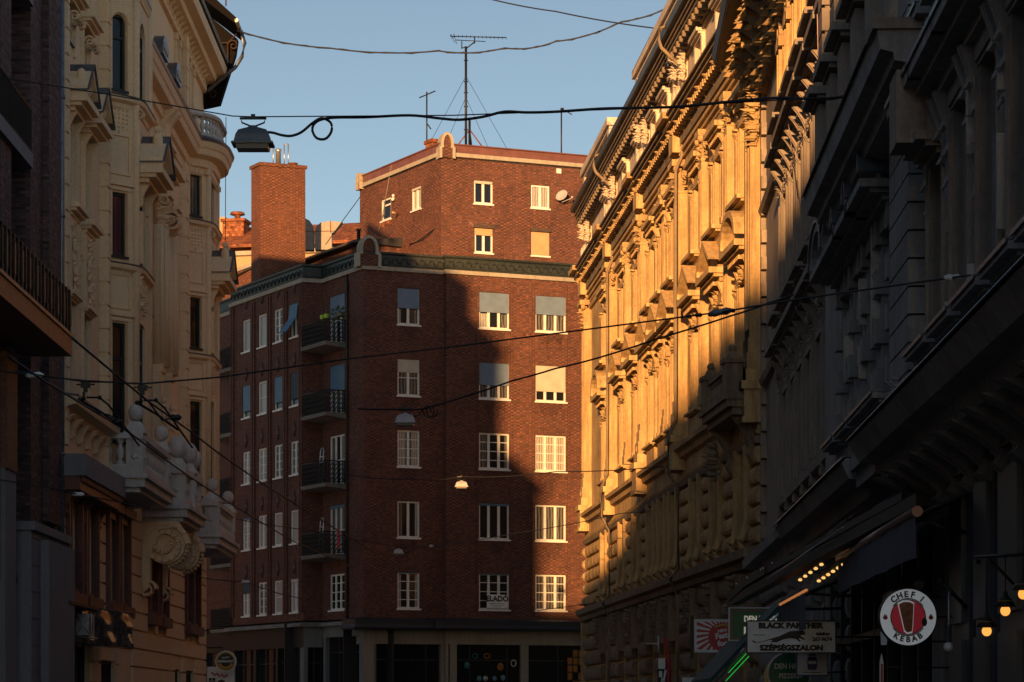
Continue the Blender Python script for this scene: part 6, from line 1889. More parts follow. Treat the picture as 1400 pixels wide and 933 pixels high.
b = MB(); P = [Vector(PW(*p)) - b0 for p in [(324, 42, 88), (450, 66, 87), (600, 70, 86), (690, 66, 85.5), (760, 57, 85), (850, 30, 84.5), (930, 2, 84)]]
q = []
for i in range(6):
    for k in range(8): t = k / 8; v = P[i].lerp(P[i + 1], t); v.z -= .12 * 4 * t * (1 - t) + .035 * math.sin((i * 8 + k) * 1.9); q.append(v)
b.tube(q, .016, 4); link('lashed_cable', b.mesh('lashed_cable'), M_wire, o)
wire('span_wire', [(655, -5, 86), (760, 16, 84.5), (905, 40, 82)], .024, 'straight thin wire crossing the sky at the top towards the gold roof', SW, .05)
# lamp wire
L3w = [(-160, 88, 43), (0, 106, 42.5), (140, 128, 42.2), (318, 159, 42), (347, 160, 42), (620, 158, 41), (860, 149, 40), (1070, 137, 39), (1240, 128, 37.5), (1302, 122, 37)]
o, b0 = wire('lamp_wire', L3w, .011, 'tight wire carrying the big grey street lamp across the sky', SW)
b = MB()
cab = [(358, 181, 42), (372, 181.5, 42), (385, 185, 42), (398, 186, 42), (412, 181, 42), (428, 168, 42), (440, 162, 42), (452, 168, 42), (453, 180, 42), (445, 190, 42), (433, 189, 42), (427, 178, 42), (431, 168, 42), (442, 163, 41.9), (460, 161, 41.8), (500, 160.5, 41.5), (560, 158, 41.2), (600, 162, 41), (628, 164, 41), (660, 160, 40.8), (690, 153, 40.6), (720, 154, 40.5), (760, 153, 40.3), (820, 149, 40.1), (860, 148, 40), (930, 146, 39.6), (1010, 138, 39.2), (1070, 134, 39), (1130, 136, 38.5), (1180, 126, 38), (1240, 121, 37.5)]
P = [Vector(PW(*p)) for p in cab]
q = []
for i in range(len(P) - 1):
    p0, p1, p2, p3 = P[max(0, i - 1)], P[i], P[i + 1], P[min(len(P) - 1, i + 2)]
    for k in range(5):
        t = k / 5
        q.append(.5 * ((2 * p1) + (p2 - p0) * t + (2 * p0 - 5 * p1 + 4 * p2 - p3) * t * t + (3 * p1 - p0 - 3 * p2 + p3) * t ** 3) - b0)
q.append(P[-1] - b0)
b.tube(q, .024, 6); link('power_cable', b.mesh('power_cable'), M_wire, o)
def street_lamp(px, py, Y, w, label, body, hang=.22, bar=True):
    """hanging lamp: trapezoid hood with rim, glass below, hanger above; px, py is the middle of the hood's rim"""
    X, _, Z = PW(px, py, Y)
    o = thing('street_lamp', (X, Y, Z), label, 'street lamp', 'lamps hung over the street')
    h = w * .42
    b = MB(); n = 4
    def ring(hw, hd, z): return [(-hw, -hd, z), (hw, -hd, z), (hw, hd, z), (-hw, hd, z)]
    R_ = [ring(w * .5, w * .3, 0), ring(w * .5, w * .3, h * .1), ring(w * .44, w * .26, h * .14), ring(w * .40, w * .23, h * .55), ring(w * .34, w * .18, h * .82), ring(w * .12, w * .1, h), ring(w * .08, w * .07, h * 1.12)]
    vs = [p for r_ in R_ for p in r_]; fs = [(4 * i + j, 4 * i + (j + 1) % 4, 4 * i + 4 + (j + 1) % 4, 4 * i + 4 + j) for i in range(len(R_) - 1) for j in range(4)] + [(0, 1, 2, 3), tuple(len(vs) - 4 + j for j in range(4))]
    b.add(vs, fs); link('lamp_hood', b.mesh('lamp_hood'), body, o)
    b = MB(); b.taper(-w * .38, w * .38, -w * .23, w * .23, -h * .28, -.003, -w * .02); link('lamp_glass', b.mesh('lamp_glass'), M_lens, o)
    if bar:
        b = MB(); z1 = h * 1.12; zt_ = z1 + w * hang
        r_ = w * .022
        b.tube([(-.0, 0, z1 - .02), (-w * .27, 0, z1 + w * .08), (-w * .30, 0, zt_), (w * .30, 0, zt_), (w * .27, 0, z1 + w * .08), (0, 0, z1 - .02)], r_, 5)
        b.box(-w * .05, w * .05, -w * .03, w * .03, zt_, zt_ + w * .11); b.box(-w * .32, w * .32, -.02, .02, zt_ - .01, zt_ + .025)
        link('hanger', b.mesh('hanger'), M_iron, o)
    return o
street_lamp(346, 199, 42, .72, 'big dark grey street lamp hanging against the sky beside the chimney stack', M_lampg, .17)
street_lamp(554, 579, 58, .53, 'pale grey street lamp hanging before the middle brick windows, with a cable loop beside it', M_lampw, .2)
street_lamp(631, 666, 88, .5, 'small pinkish street lamp hanging low before the brick corner', M_lampw, .25)
street_lamp(545, 757, 102, .45, 'tiny grey street lamp hanging under the thin lower wire', M_lampw, .2)
street_lamp(590, 748, 101, .22, 'smallest clamp lamp on the thin lower wire right of its neighbour', M_lampw, .1)
LW5 = [(490, 559, 59), (538, 560, 58.5), (572, 560, 58), (590, 556, 57.5), (640, 541, 56.8), (700, 521, 56), (760, 504, 55), (820, 489, 54), (900, 463, 52.5), (1000, 432, 51), (1050, 415, 50), (1090, 401, 49.5)]
o, b0 = wire('lamp_wire', LW5, .022, 'black lamp cable rising across the brick front to the dark facade', SW, .01)
b = MB(); c = Vector(PW(583, 563, 57.8)) - b0
b.tube([c + Vector((.11 * math.cos(a) + .012 * a, 0, .14 * math.sin(a))) for a in [k * .35 for k in range(38)]], .018, 5)
b.tube([Vector(PW(*p)) - b0 for p in ((562, 569, 58), (571, 569, 58), (577, 562, 58), (583, 556, 57.9))], .018, 5)
link('cable_loop', b.mesh('cable_loop'), M_wire, o)
b = MB(); c = Vector(PW(1106, 412, 49.2)) - b0
b.tube([c + Vector((.28 * math.cos(a), 0, .18 * math.sin(a) - .1)) for a in [math.pi * (1 + k / 10) for k in range(11)]], .014, 4); link('slack_cable', b.mesh('slack_cable'), M_conc, o)
# trolley span wire with fittings
L4 = [(-420, 455, 30), (0, 507, 31), (40, 513, 31.2), (117, 521, 31.5), (195, 525, 32), (300, 516, 33), (475, 491, 34), (630, 473, 34), (800, 451, 33), (985, 427, 31), (1100, 408, 29.5), (1300, 380, 27), (1400, 368, 26)]
o, b0 = wire('trolley_span_wire', L4, .012, 'span wire with porcelain insulators holding the trolley hangers', SW)
insulator(o, b0, (47, 513, 31.2), .12, .045); insulator(o, b0, (985, 427, 31), .16, .05, M_lead, (1, -.2, .15)); insulator(o, b0, (1303, 379.5, 27), .10, .04)
insulator(o, b0, (955, 431, 31), .05, .03, M_iron); insulator(o, b0, (1000, 425, 31), .05, .03, M_iron)
o, b0 = wire('trolley_span_wire', [(20, 507, 31), (65, 515, 31.2), (117, 522.5, 31.5), (160, 523, 31.8)], .009, 'short doubled wire above the left trolley hangers', SW)
def hanger(px, py, Y, label):
    X, _, Z = PW(px, py, Y)
    o = thing('trolley_hanger', (X, Y, Z), label, 'wire hanger', 'hangers of the trolley wires')
    b = MB(); b.box(-.06, .06, -.03, .03, -.04, .03); b.box(-.025, .025, -.02, .02, -.1, -.04); b.box(-.12, .12, -.01, .01, -.01, .01); link('clamp', b.mesh('clamp'), M_iron, o)
    b = MB(); b.tube([(-.02, 0, -.1), (0, -.15, -.2), (-.03, -.3, -.24), (.12, .4, -.3), (.3, 1.2, -.42)], .018, 5); b.tube([(.02, 0, -.17), (.13, .3, -.13), (.2, .6, -.19), (.42, 1.8, -.6)], .014, 5)
    link('hanger_arm', b.mesh('hanger_arm'), M_iron, o)
    b = MB()
    for p in ((0, -.15, -.2), (.13, .3, -.13), (-.03, -.3, -.24)): b.ball(p, .03)
    link('joint', b.mesh('joint'), M_iron, o)
hanger(117, 526, 31.5, 'trolley wire hanger in front of the cream quoins, nearest the iron balcony')
hanger(195, 530, 32, 'trolley wire hanger in front of the cream recess right of the oriel')
def contact(pts, label):
    return wire('trolley_wire', pts, .014, label, 'trolley contact wires along the street', .0)
contact([(98, 462, 26), (153, 508, 28.6), (204, 550, 31.5), (259, 589, 35.0), (295, 617, 37.8), (352, 657, 43.5), (420, 700, 52), (520, 760, 70)], 'upper trolley contact wire running away past the second oriel')
contact([(10, 487, 26.5), (60, 521, 28), (125, 560, 31.5), (180, 594, 34.5), (228, 630, 38.5), (259, 652, 41.5), (320, 692, 48), (400, 740, 62), (480, 775, 80)], 'lower trolley contact wire running away past the stone balconies')
o, b0 = wire('trolley_feeder', [(126, 562, 31.6), (150, 568, 31.7), (160, 575, 31.9), (180, 594, 32.4)], .012, 'curled feeder clip on the lower trolley wire beside the near oriel', SW)
insulator(o, b0, (160, 577, 31.9), .07, .04, M_iron)
o, b0 = wire('trolley_feeder', [(204, 550, 31.6), (222, 575, 32), (236, 571, 32.4), (246, 569, 32.6)], .012, 'curled feeder clip on the upper trolley wire between the oriels', SW)
insulator(o, b0, (240, 571, 32.4), .08, .045, M_iron)
# lower wires
o, b0 = wire('span_wire', [(-300, 610, 35), (56, 665, 36), (107, 676, 36.4), (206, 695, 37)], .011, 'thin wire with white insulator crossing under the stone balconies', SW)
insulator(o, b0, (107, 676, 36.4), .09, .035)
o, b0 = wire('span_wire', [(250, 784, 60), (332, 795, 62), (420, 820, 66)], .012, 'thin wire low before the dark brick wing with a small white insulator', SW, .05)
insulator(o, b0, (335, 795.5, 62), .12, .045)
o, b0 = wire('span_wire', [(470, 648, 90), (560, 655, 89), (630, 652, 88), (760, 645, 86), (940, 634, 80), (1003, 627, 78)], .018, 'thin wire holding the pinkish lamp, tied to the gold facade', SW, .08)
o, b0 = wire('span_wire', [(285, 702, 95), (420, 725, 99), (545, 747, 102), (590, 747, 101), (700, 730, 96), (850, 702, 88), (934, 690, 82), (1070, 686, 66), (1105, 682, 60)], .016, 'thin wire with two insulators holding the tiny lamps low over the street', SW, .05)
insulator(o, b0, (934, 690, 82), .16, .055); insulator(o, b0, (1071, 686, 66), .13, .045)
o, b0 = wire('span_wire', [(735, 835, 96), (780, 829, 95), (812, 825, 94)], .014, 'short wire with a blue-grey insulator at the corner of the gold building', SW)
insulator(o, b0, (797, 827, 94.5), .14, .05, M_lead)
wire('span_wire', [(445, 335, 118), (470, 300, 119), (492, 270, 120)], .02, 'thin stay running up from the sheet-metal duct to the upper brick block', SW)
wire('drop_cable', [(309, 160, 88), (308.5, 240, 88), (308, 330, 88)], .014, 'thin cable hanging straight down beside the second oriel', SW)
# cables drooping down the dark facade
wire('drop_cable', [(1299, -5, 29), (1302, 60, 29), (1309, 150, 29), (1312, 250, 29), (1313, 300, 29), (1308, 325, 29), (1306, 340, 29), (1310, 350, 29)], .010, 'pale loose cable dangling down the nearest dark facade, hooked at its end', SW, mat=M_pink)
wire('drop_cable', [(1314, 170, 29), (1322, 215, 29), (1336, 273, 29)], .008, 'second pale cable slanting down to a bracket on the nearest dark facade', SW, mat=M_rust)
wire('drop_cable', [(1117, 0, 45), (1119, 100, 45), (1122, 250, 45)], .012, 'thin brown cable down the soot-dark hooded facade', SW, mat=M_pink)
wire('drop_cable', [(1078, 170, 50), (1084, 215, 50), (1091, 272, 50)], .012, 'short thin cable between the window hoods of the soot-dark facade', SW, mat=M_pink)

# ---------------------------------------------------------------- signs
def sign(name, px0, px1, py0, py1, Y, label, cat='sign', rz=0.0, group=None):
    """a flat board facing the camera's end of the street, lower left corner at its origin"""
    X0, _, Z0 = PW(px0, py1, Y); X1, _, Z1 = PW(px1, py0, Y)
    o = thing(name, (X0, Y, Z0), label, cat, group, rz)
    return o, X1 - X0, Z1 - Z0
def board(o, w, h, m, t=.05, rim=None, name='sign_board'):
    b = MB(); b.box(0, w, 0, t, 0, h); link(name, b.mesh(name), m, o)
    if rim:
        b = MB(); e = .018
        b.box(-e, w + e, -.012, t + .01, -e, 0); b.box(-e, w + e, -.012, t + .01, h, h + e); b.box(-e, 0, -.0121, t + .0101, 0, h); b.box(w, w + e, -.0121, t + .0101, 0, h)
        link('sign_frame', b.mesh('sign_frame'), rim, o)
def put_text(o, s, x, z, size, m, y=-.006, bold=.0, align='CENTER', squeeze=1.0, rot=0.0, name='lettering'):
    me = text_mesh(s, size, .003, bold, align, squeeze)
    me.materials.append(m)
    return link(name, me, None, o, Matrix.Translation((x, y, z)) @ Matrix.Rotation(-rot, 4, 'Y'))
def bracket(o, pts, r_=.018):
    b = MB(); b.tube(pts, r_, 6); link('bracket', b.mesh('bracket'), M_iron, o)
def flat(poly, y0, y1):
    b = MB(); b.prism(poly, 'y', y0, y1); return b
def disc(r_, n=40, cx_=0, cz_=0): return [(cx_ + r_ * math.cos(2 * math.pi * k / n), cz_ + r_ * math.sin(2 * math.pi * k / n)) for k in range(n)]
# kebab roundel
X, _, Z = PW(1241.5, 844, 28.5)
o = thing('kebab_sign', (X, 28.5, Z), 'round white sign reading CHEF 1 KEBAB with a kebab on its red centre', 'sign')
r_ = 38.5 * 28.5 / F
link('sign_disc', flat(disc(r_, 48), 0, .09).mesh('sign_disc'), M_lightbox, o)
b = MB(); b.lathe([(r_, -.015), (r_ + .012, -.015), (r_ + .012, .1), (r_, .1)], 48, axis='y'); link('sign_rim', b.mesh('sign_rim'), M_iron, o)
ri = r_ * .62
link('sign_centre', flat(disc(ri, 40), -.006, 0).mesh('sign_centre'), M_boxred, o)
b = MB(); 
for (ra, a0, a1) in ((r_ * .66, 35, 145), (r_ * .66, 215, 325), (ri, 0, 360)):
    b.tube([(ra * math.cos(R(a0 + (a1 - a0) * k / 24)), -.006, ra * math.sin(R(a0 + (a1 - a0) * k / 24))) for k in range(25)], .006, 4)
link('ring_line', b.mesh('ring_line'), M_signb, o)
kb = [(-.58, .78), (-.3, .92), (.05, .93), (.32, .80), (.30, .3), (.26, -.5), (.22, -.88), (-.05, -.95), (-.22, -.80), (-.38, -.1), (-.52, .5)]
link('kebab_outline', flat([(x * ri * 1.06, z * ri * 1.04) for x, z in kb], -.012, -.004).mesh('kebab_outline'), M_lightbox, o)
link('kebab_picture', flat([(x * ri * .93, z * ri * .93) for x, z in kb], -.018, -.005).mesh('kebab_picture'), M_boxmeat, o)
for s_, rad, c0, step in (('CHEF', r_ * .80, 104, -17), ('1', r_ * .80, 52, -17)):
    for k, ch in enumerate(s_):
        a = c0 + 25 - 0 + step * k if s_ == 'CHEF' else c0
        put_text(o, ch, rad * math.cos(R(a)), rad * math.sin(R(a)), r_ * .30, M_signb, -.006, .004, rot=R(a - 90))
for k, ch in enumerate('KEBAB'):
    a = 270 - 32 + 16 * k
    put_text(o, ch, r_ * .80 * math.cos(R(a)), r_ * .80 * math.sin(R(a)), r_ * .27, M_signb, -.006, .004, rot=R(a + 90))
for s_ in (-1, 1):
    fl = [(0, -.09), (.07, -.06), (.08, 0), (.04, .04), (.05, .10), (0, .05), (-.02, .12), (-.05, .03), (-.08, .0), (-.06, -.06)]
    link('flame', flat([(s_ * r_ * .81 + x * r_ * 1.1, z * r_ * 1.1) for x, z in fl], -.008, 0).mesh('flame'), M_signr, o)
link('dark_spot', flat([(ri * .93 + .032 * math.cos(k), -ri * .28 + .052 * math.sin(k)) for k in [i * .524 for i in range(12)]], -.012, -.002).mesh('dark_spot'), M_signb, o)
bracket(o, [(r_, .05, 0), (r_ + .45, .05, .02)])
# salon sign
o, w, h = sign('salon_sign', 1022, 1142, 850, 892, 38, 'white BLACK PANTHER SZÉPSÉGSZALON sign with a leaping black panther', rz=0)
board(o, w, h, M_signw, .08, M_iron)
put_text(o, 'BLACK PANTHER', w * .49, h * .86, h * .235, M_signb, bold=.009, squeeze=1.14)
put_text(o, 'SZÉPSÉGSZALON', w * .50, h * .135, h * .235, M_signb, bold=.009, squeeze=1.14)
put_text(o, 'telefon:', w * .86, h * .60, h * .15, M_signb, bold=.004)
put_text(o, '267-9674', w * .85, h * .42, h * .165, M_signb, bold=.004)
b = MB(); b.box(w * .06, w * .2, -.004, .0, h * .55, h * .575); link('small_print', b.mesh('small_print'), M_signb, o)
pan_ = [(.045, .40), (.06, .335), (.11, .325), (.17, .35), (.22, .40), (.25, .43), (.30, .47), (.36, .52), (.42, .60), (.48, .68), (.53, .70), (.58, .70), (.62, .71), (.645, .68), (.66, .62), (.65, .57), (.60, .545), (.62, .50), (.66, .42), (.64, .40), (.595, .46), (.58, .44), (.61, .36), (.59, .345), (.555, .43), (.50, .455), (.44, .44), (.39, .40), (.34, .33), (.26, .325), (.265, .345), (.29, .385), (.255, .40), (.22, .375), (.17, .33), (.12, .305), (.07, .31)]
link('panther_picture', flat([(x * w, z * h) for x, z in pan_], -.006, .001).mesh('panther_picture'), M_signb, o)
bracket(o, [(w, .04, h * .5), (w + .85, .04, h * .5)]); 
# fast food sign
o, w, h = sign('fast_food_sign', 950.5, 1022, 848, 891, 54, 'red and white sunburst sign reading new Fast food')
board(o, w, h, M_signw, .1, M_signw)
b = MB(); cx_, cz_ = w * .52, h * .50
def clip(x, z):
    return min(max(x, w * .03), w * .97), min(max(z, h * .05), h * .95)
for k in range(26):
    a0 = 2 * math.pi * k / 26; a1 = a0 + math.pi / 26
    pts = []
    for (ra, aa) in ((.30 * h, a0), (1.6 * h, a0 + .22), (1.6 * h, a1 + .22), (.30 * h, a1)):
        x, z = cx_ + ra * math.cos(aa), cz_ + ra * math.sin(aa)
        if ra > h:                       # stop the ray at the border of the board
            dx_, dz_ = math.cos(aa), math.sin(aa)
            t = min([q for q in ((w * .97 - cx_) / dx_ if dx_ > 1e-6 else 9, (w * .03 - cx_) / dx_ if dx_ < -1e-6 else 9, (h * .95 - cz_) / dz_ if dz_ > 1e-6 else 9, (h * .05 - cz_) / dz_ if dz_ < -1e-6 else 9) if q > 0])
            x, z = cx_ + dx_ * t, cz_ + dz_ * t
        pts.append((x, z))
    b.prism(pts, 'y', -.006, .001)
link('sunburst', b.mesh('sunburst'), M_signr, o)
link('red_roundel', flat(disc(h * .45, 32, cx_, cz_ - h * .04), -.012, 0).mesh('red_roundel'), M_signr, o)
put_text(o, 'NEW', cx_, h * .66, h * .13, M_signw, -.014, .004, rot=R(8)); put_text(o, 'Fast', cx_ - .02, h * .50, h * .25, M_signw, -.014, .008, rot=R(8)); put_text(o, 'food', cx_ + .05, h * .27, h * .24, M_signw, -.014, .008, rot=R(8))
b = MB(); b.tube([(cx_ - .18 + .36 * t, -.014, h * (.76 + .08 * math.sin(t * 3))) for t in [k / 8 for k in range(9)]], .022, 5); link('yellow_swoosh', b.mesh('yellow_swoosh'), M_yellow, o)
b = MB(); b.box(-.1, -.04, -.02, .12, -.15, h + .1); link('bracket', b.mesh('bracket'), M_iron, o)
# pizzeria box sign
o, w, h = sign('pizzeria_sign', 998, 1078, 832, 875, 47, 'rectangular green DEN HAAG PIZZERIA sign behind the salon sign')
board(o, w, h, M_signg, .18, M_signw)
b = MB(); e = .03; b.box(e, w - e, -.006, .0, e, e + .015); b.box(e, w - e, -.006, .0, h - e - .015, h - e); b.box(e, e + .015, -.0061, .0, e, h - e); b.box(w - e - .015, w - e, -.0061, 0, e, h - e); link('red_line', b.mesh('red_line'), M_signr, o)
put_text(o, 'DEN HAAG', w * .52, h * .66, h * .25, M_litletter, bold=.006, squeeze=.82); put_text(o, 'PIZZERIA', w * .54, h * .27, h * .34, M_litletter, bold=.01, squeeze=.82)
bracket(o, [(w, .09, h * .5), (w + .8, .09, h * .5)])
# pizzeria roundel
X, _, Z = PW(1079, 921, 43)
o = thing('pizzeria_roundel', (X, 43, Z), 'round green DEN HAAG PIZZERIA sign under the salon sign', 'sign')
r_ = 30 * 43 / F
link('sign_disc', flat(disc(r_, 44), 0, .12).mesh('sign_disc'), M_signw, o)
link('red_ring', flat(disc(r_ * .945, 44), -.005, 0).mesh('red_ring'), M_signr, o); link('green_field', flat(disc(r_ * .92, 44), -.009, 0).mesh('green_field'), M_signg, o)
put_text(o, 'DEN HAAG', 0.02, r_ * .32, r_ * .34, M_signc, -.012, .004, squeeze=.85); put_text(o, 'PIZZERIA', 0.02, -r_ * .12, r_ * .30, M_signc, -.012, .004, squeeze=.85)
link('yellow_back', flat(disc(r_ * .96, 40, -.06, -.05), .12, .16).mesh('yellow_back'), M_yellow, o)
bracket(o, [(r_, .05, 0), (r_ + .9, .05, .05)])
# white sign with blue jar
o, w, h = sign('jar_sign', 1090, 1131, 892, 923, 40, 'small white sign with a dark blue jar under the salon sign')
board(o, w, h, M_signw, .07, M_signblue)
jar = [(.34, .30), (.38, .22), (.62, .22), (.66, .30), (.66, .70), (.62, .80), (.38, .80), (.34, .70)]
link('jar_picture', flat([(x * w, z * h) for x, z in jar], -.006, 0).mesh('jar_picture'), M_signblue, o)
b = MB(); b.box(w * .37, w * .63, -.012, -.004, h * .48, h * .62); link('jar_label', b.mesh('jar_label'), M_signw, o)
b = MB(); b.box(w * .38, w * .62, -.006, 0, h * .84, h * .93); link('jar_lid', b.mesh('jar_lid'), M_lead, o)
b = MB(); b.box(w * .2, w * .8, -.004, 0, h * .10, h * .125); link('small_print', b.mesh('small_print'), M_signb, o)
bracket(o, [(w * .5, .03, h), (w * .5, .03, h + .12), (w + .7, .03, h + .12)])
# beer roundel on the left
X, _, Z = PW(308.7, 904.5, 92)
o = thing('beer_sign', (X, 92, Z), 'round bottle-cap beer sign with gold ring at the far end of the cream building', 'sign')
r_ = 14.5 * 92 / F
link('sign_disc', flat([((r_ * (1.04 if k % 2 else .97)) * math.cos(2 * math.pi * k / 64), (r_ * (1.04 if k % 2 else .97)) * math.sin(2 * math.pi * k / 64)) for k in range(64)], 0, .1).mesh('sign_disc'), M_signw, o)
link('black_field', flat(disc(r_ * .88, 40), -.006, 0).mesh('black_field'), M_signb, o)
b = MB(); b.lathe([(r_ * .76, -.014), (r_ * .86, -.014), (r_ * .86, -.002), (r_ * .76, -.002), (r_ * .76, -.014)], 40, axis='y'); link('gold_ring', b.mesh('gold_ring'), M_yellow, o)
b = MB(); n = 12
for k in range(n):
    a0, a1 = R(200 + 140 * k / n), R(200 + 140 * (k + 1) / n)
    b.prism([(r_ * .5 * math.cos(a0), r_ * .5 * math.sin(a0)), (r_ * .5 * math.cos(a1), r_ * .5 * math.sin(a1)), (r_ * .7 * math.cos(a1), r_ * .7 * math.sin(a1)), (r_ * .7 * math.cos(a0), r_ * .7 * math.sin(a0))], 'y', -.013, -.002)
link('gold_band', b.mesh('gold_band'), M_yellow, o)
put_text(o, 'BEERBARÁT', 0, 0.0, r_ * .28, M_signw, -.01, .006); put_text(o, 'Belgian', 0, r_ * .38, r_ * .26, M_signw, -.01, .002, rot=R(8))
bracket(o, [(-r_ * .3, .05, r_ * .95), (-r_ * .3, .05, r_ * 1.3), (-1.1, .05, r_ * 1.3)], .03)
o, w, h = sign('menu_board', 283, 321, 912, 945, 93, 'pale menu board with pink script below the round beer sign')
board(o, w, h, M_signw, .06, M_lead)
b = MB(); b.tube([(w * (.15 + .6 * t), -.01, h * (.72 - .12 * t + .05 * math.sin(t * 22))) for t in [k / 40 for k in range(41)]], .022, 4); link('pink_script', b.mesh('pink_script'), M_signr, o)
b = MB(); 
for i in range(2):
    for j in range(2): b.box(w * (.06 + .13 * i), w * (.17 + .13 * i), -.004, 0, h * (.28 + .14 * j), h * (.40 + .14 * j))
b.ball((w * .52, -.01, h * .38), w * .13, .012, h * .09, 10, 6); link('dark_picture', b.mesh('dark_picture'), M_signb, o)
# flag sign with red curve by the rusticated corner
o, w, h = sign('flag_sign', 899, 914, 873, 945, 66, 'narrow white panel sign with a curved dark red edge before the rusticated stone')
b = MB(); b.box(0, w * .9, 0, .05, h * .05, h * .62); link('sign_board', b.mesh('sign_board'), M_black, o)
b = MB(); b.box(w * .05, w * .7, -.012, 0, h * .42, h * .62); b.box(w * .12, w * .42, -.012, 0, h * .26, h * .38); b.tube([(w * .75, -.01, h * .4), (w * .55, -.01, h * .2), (w * .6, -.01, 0)], .035, 5); b.tube([(w * .45, -.01, h * .25), (w * .25, -.01, 0)], .03, 5); link('white_panel', b.mesh('white_panel'), M_signw, o)
b = MB(); b.tube([(w * .7, 0, h), (w * .9, 0, h * .8), (w * 1.02, 0, h * .5), (w * 1.05, 0, h * .2), (w * 1.05, 0, 0)], .06, 6); link('red_edge', b.mesh('red_edge'), M_signr, o)
b = MB(); b.tube([(w * .1, .03, h * .62), (w * .1, .03, h * 1.05)], .03, 5); b.tube([(w * .1, .03, h * .9), (-.3, .3, h * .9)], .02, 5); link('bracket', b.mesh('bracket'), M_alu, o)
o, w, h = sign('notice_board', 934, 955, 927.5, 945, 58, 'small white notice sign low beneath the sunburst sign')
board(o, w, h, M_signw, .04, M_signw)
b = MB(); b.tube([(w * (.3 + .5 * t), -.006, h * (.5 + .3 * t)) for t in (0, .3, .6, 1)], .02, 4); b.tube([(w * .55, -.006, h * .4), (w * .7, -.006, h * .75)], .02, 4); link('arrow_mark', b.mesh('arrow_mark'), M_signb, o)
o, w, h = sign('pennant_sign', 1203, 1208, 894, 940, 29, 'slim pointed white and red pennant sign under the kebab roundel')
link('sign_board', flat([(0, 0), (w, 0), (w, h * .75), (w * .5, h), (0, h * .75)], 0, .04).mesh('sign_board'), M_signw, o)
link('red_stripe', flat([(w * .25, 0), (w * .75, 0), (w * .75, h * .7), (w * .25, h * .7)], -.01, .0).mesh('red_stripe'), M_signr, o)
bracket(o, [(w, .02, h * .6), (w + .9, .3, h * .6)], .012)
o, w, h = sign('banner_stub', 1204, 1213, 864, 882, 29.1, 'crumpled white strip sign tucked below the kebab roundel')
link('sign_board', flat([(0, h), (w * .5, h * .95), (w, h * .35), (w * .9, 0), (w * .5, .0), (w * .1, .0)], 0, .03).mesh('sign_board'), M_signw, o)
bracket(o, [(w, .02, h * .3), (w + .9, .3, h * .3)], .012)
# hanging shop lanterns
for k, (px, py, lab) in enumerate(((1349, 857, 'lit shop lantern hanging lowest of the three, nearest the kebab sign'), (1374.5, 829, 'lit shop lantern hanging in the middle of the three'), (1399, 806, 'lit shop lantern half out of the frame, highest of the three'))):
    Y_ = (24.4, 23.8, 23.2)[k]
    X, _, Z = PW(px, py, Y_)
    o = thing('shop_lantern', (X, Y_, Z), lab, 'lantern', 'lit lanterns on the black shop bracket')
    b = MB(); b.lathe([(.0, .145), (.02, .145), (.03, .10), (.075, .055), (.08, .04), (.105, .0), (.10, -.004), (.07, .03), (.0, .04)], 14); link('lamp_shade', b.mesh('lamp_shade'), M_black, o)
    b = MB(); b.lathe([(.052, .0), (.055, .004), (.055, -.01), (.052, -.012)], 14); b.lathe([(.078, .046), (.081, .046), (.081, .052), (.078, .052)], 14); link('brass_ring', b.mesh('brass_ring'), M_yellow, o)
    b = MB(); b.ball((0, 0, -.045), .05, .05, .052, 14, 10); link('bulb', b.mesh('bulb'), M_bulb, o)
    b = MB(); b.tube([(0, 0, .14), (0, 0, PW(px, 762 if k < 2 else 745, Y_)[2] - Z)], .006, 5); link('cord', b.mesh('cord'), M_black, o)
X, _, Z = PW(1333, 762, 24.6)
o = thing('lantern_bracket', (X, 24.6, Z), 'black iron bracket carrying the three lit lanterns', 'bracket')
b = MB(); P1 = Vector(PW(1412, 757, 23.0)) - Vector((X, 24.6, Z)); b.tube([(0, 0, 0), P1], .018, 6); b.tube([P1 * .25 + Vector((0, 0, -.02)), P1 * .25 + Vector((.25, 0, -.28))], .016, 5); b.tube([(0, 0, 0), (.75, .3, .05)], .016, 5)
link('iron_bar', b.mesh('iron_bar'), M_black, o)
b = MB(); b.ball((.03, -.02, -.05), .025); b.ball((.55, 0, -.06), .025); link('clamp', b.mesh('clamp'), M_black, o)
X, _, Z = PW(1286, 795, 27.6)
o = thing('flag_holder', (X, 27.6, Z), 'empty black flagpole holder slanting from the shop pilaster by the lanterns', 'flag holder')
b = MB(); b.tube([(0, 0, 0), (.32, .1, -.3)], [.03, .022], 7); link('tube', b.mesh('tube'), M_navymetal, o); b = MB(); b.ball((0, 0, .0), .042); link('cap', b.mesh('cap'), M_navymetal, o)
X, _, Z = PW(1296.5, 885, 27.0)
o = thing('wall_light', (X, 27.0, Z), 'small white bulkhead light on a pipe beside the kebab sign', 'wall light')
b = MB(); b.ball((0, 0, 0), .055, .07, .055, 12, 8); link('light_body', b.mesh('light_body'), M_signw, o)
b = MB(); b.tube([(0, 0, .05), (.0, 0, .25), (.01, 0, .62)], .012, 5); link('pipe', b.mesh('pipe'), M_alu, o)
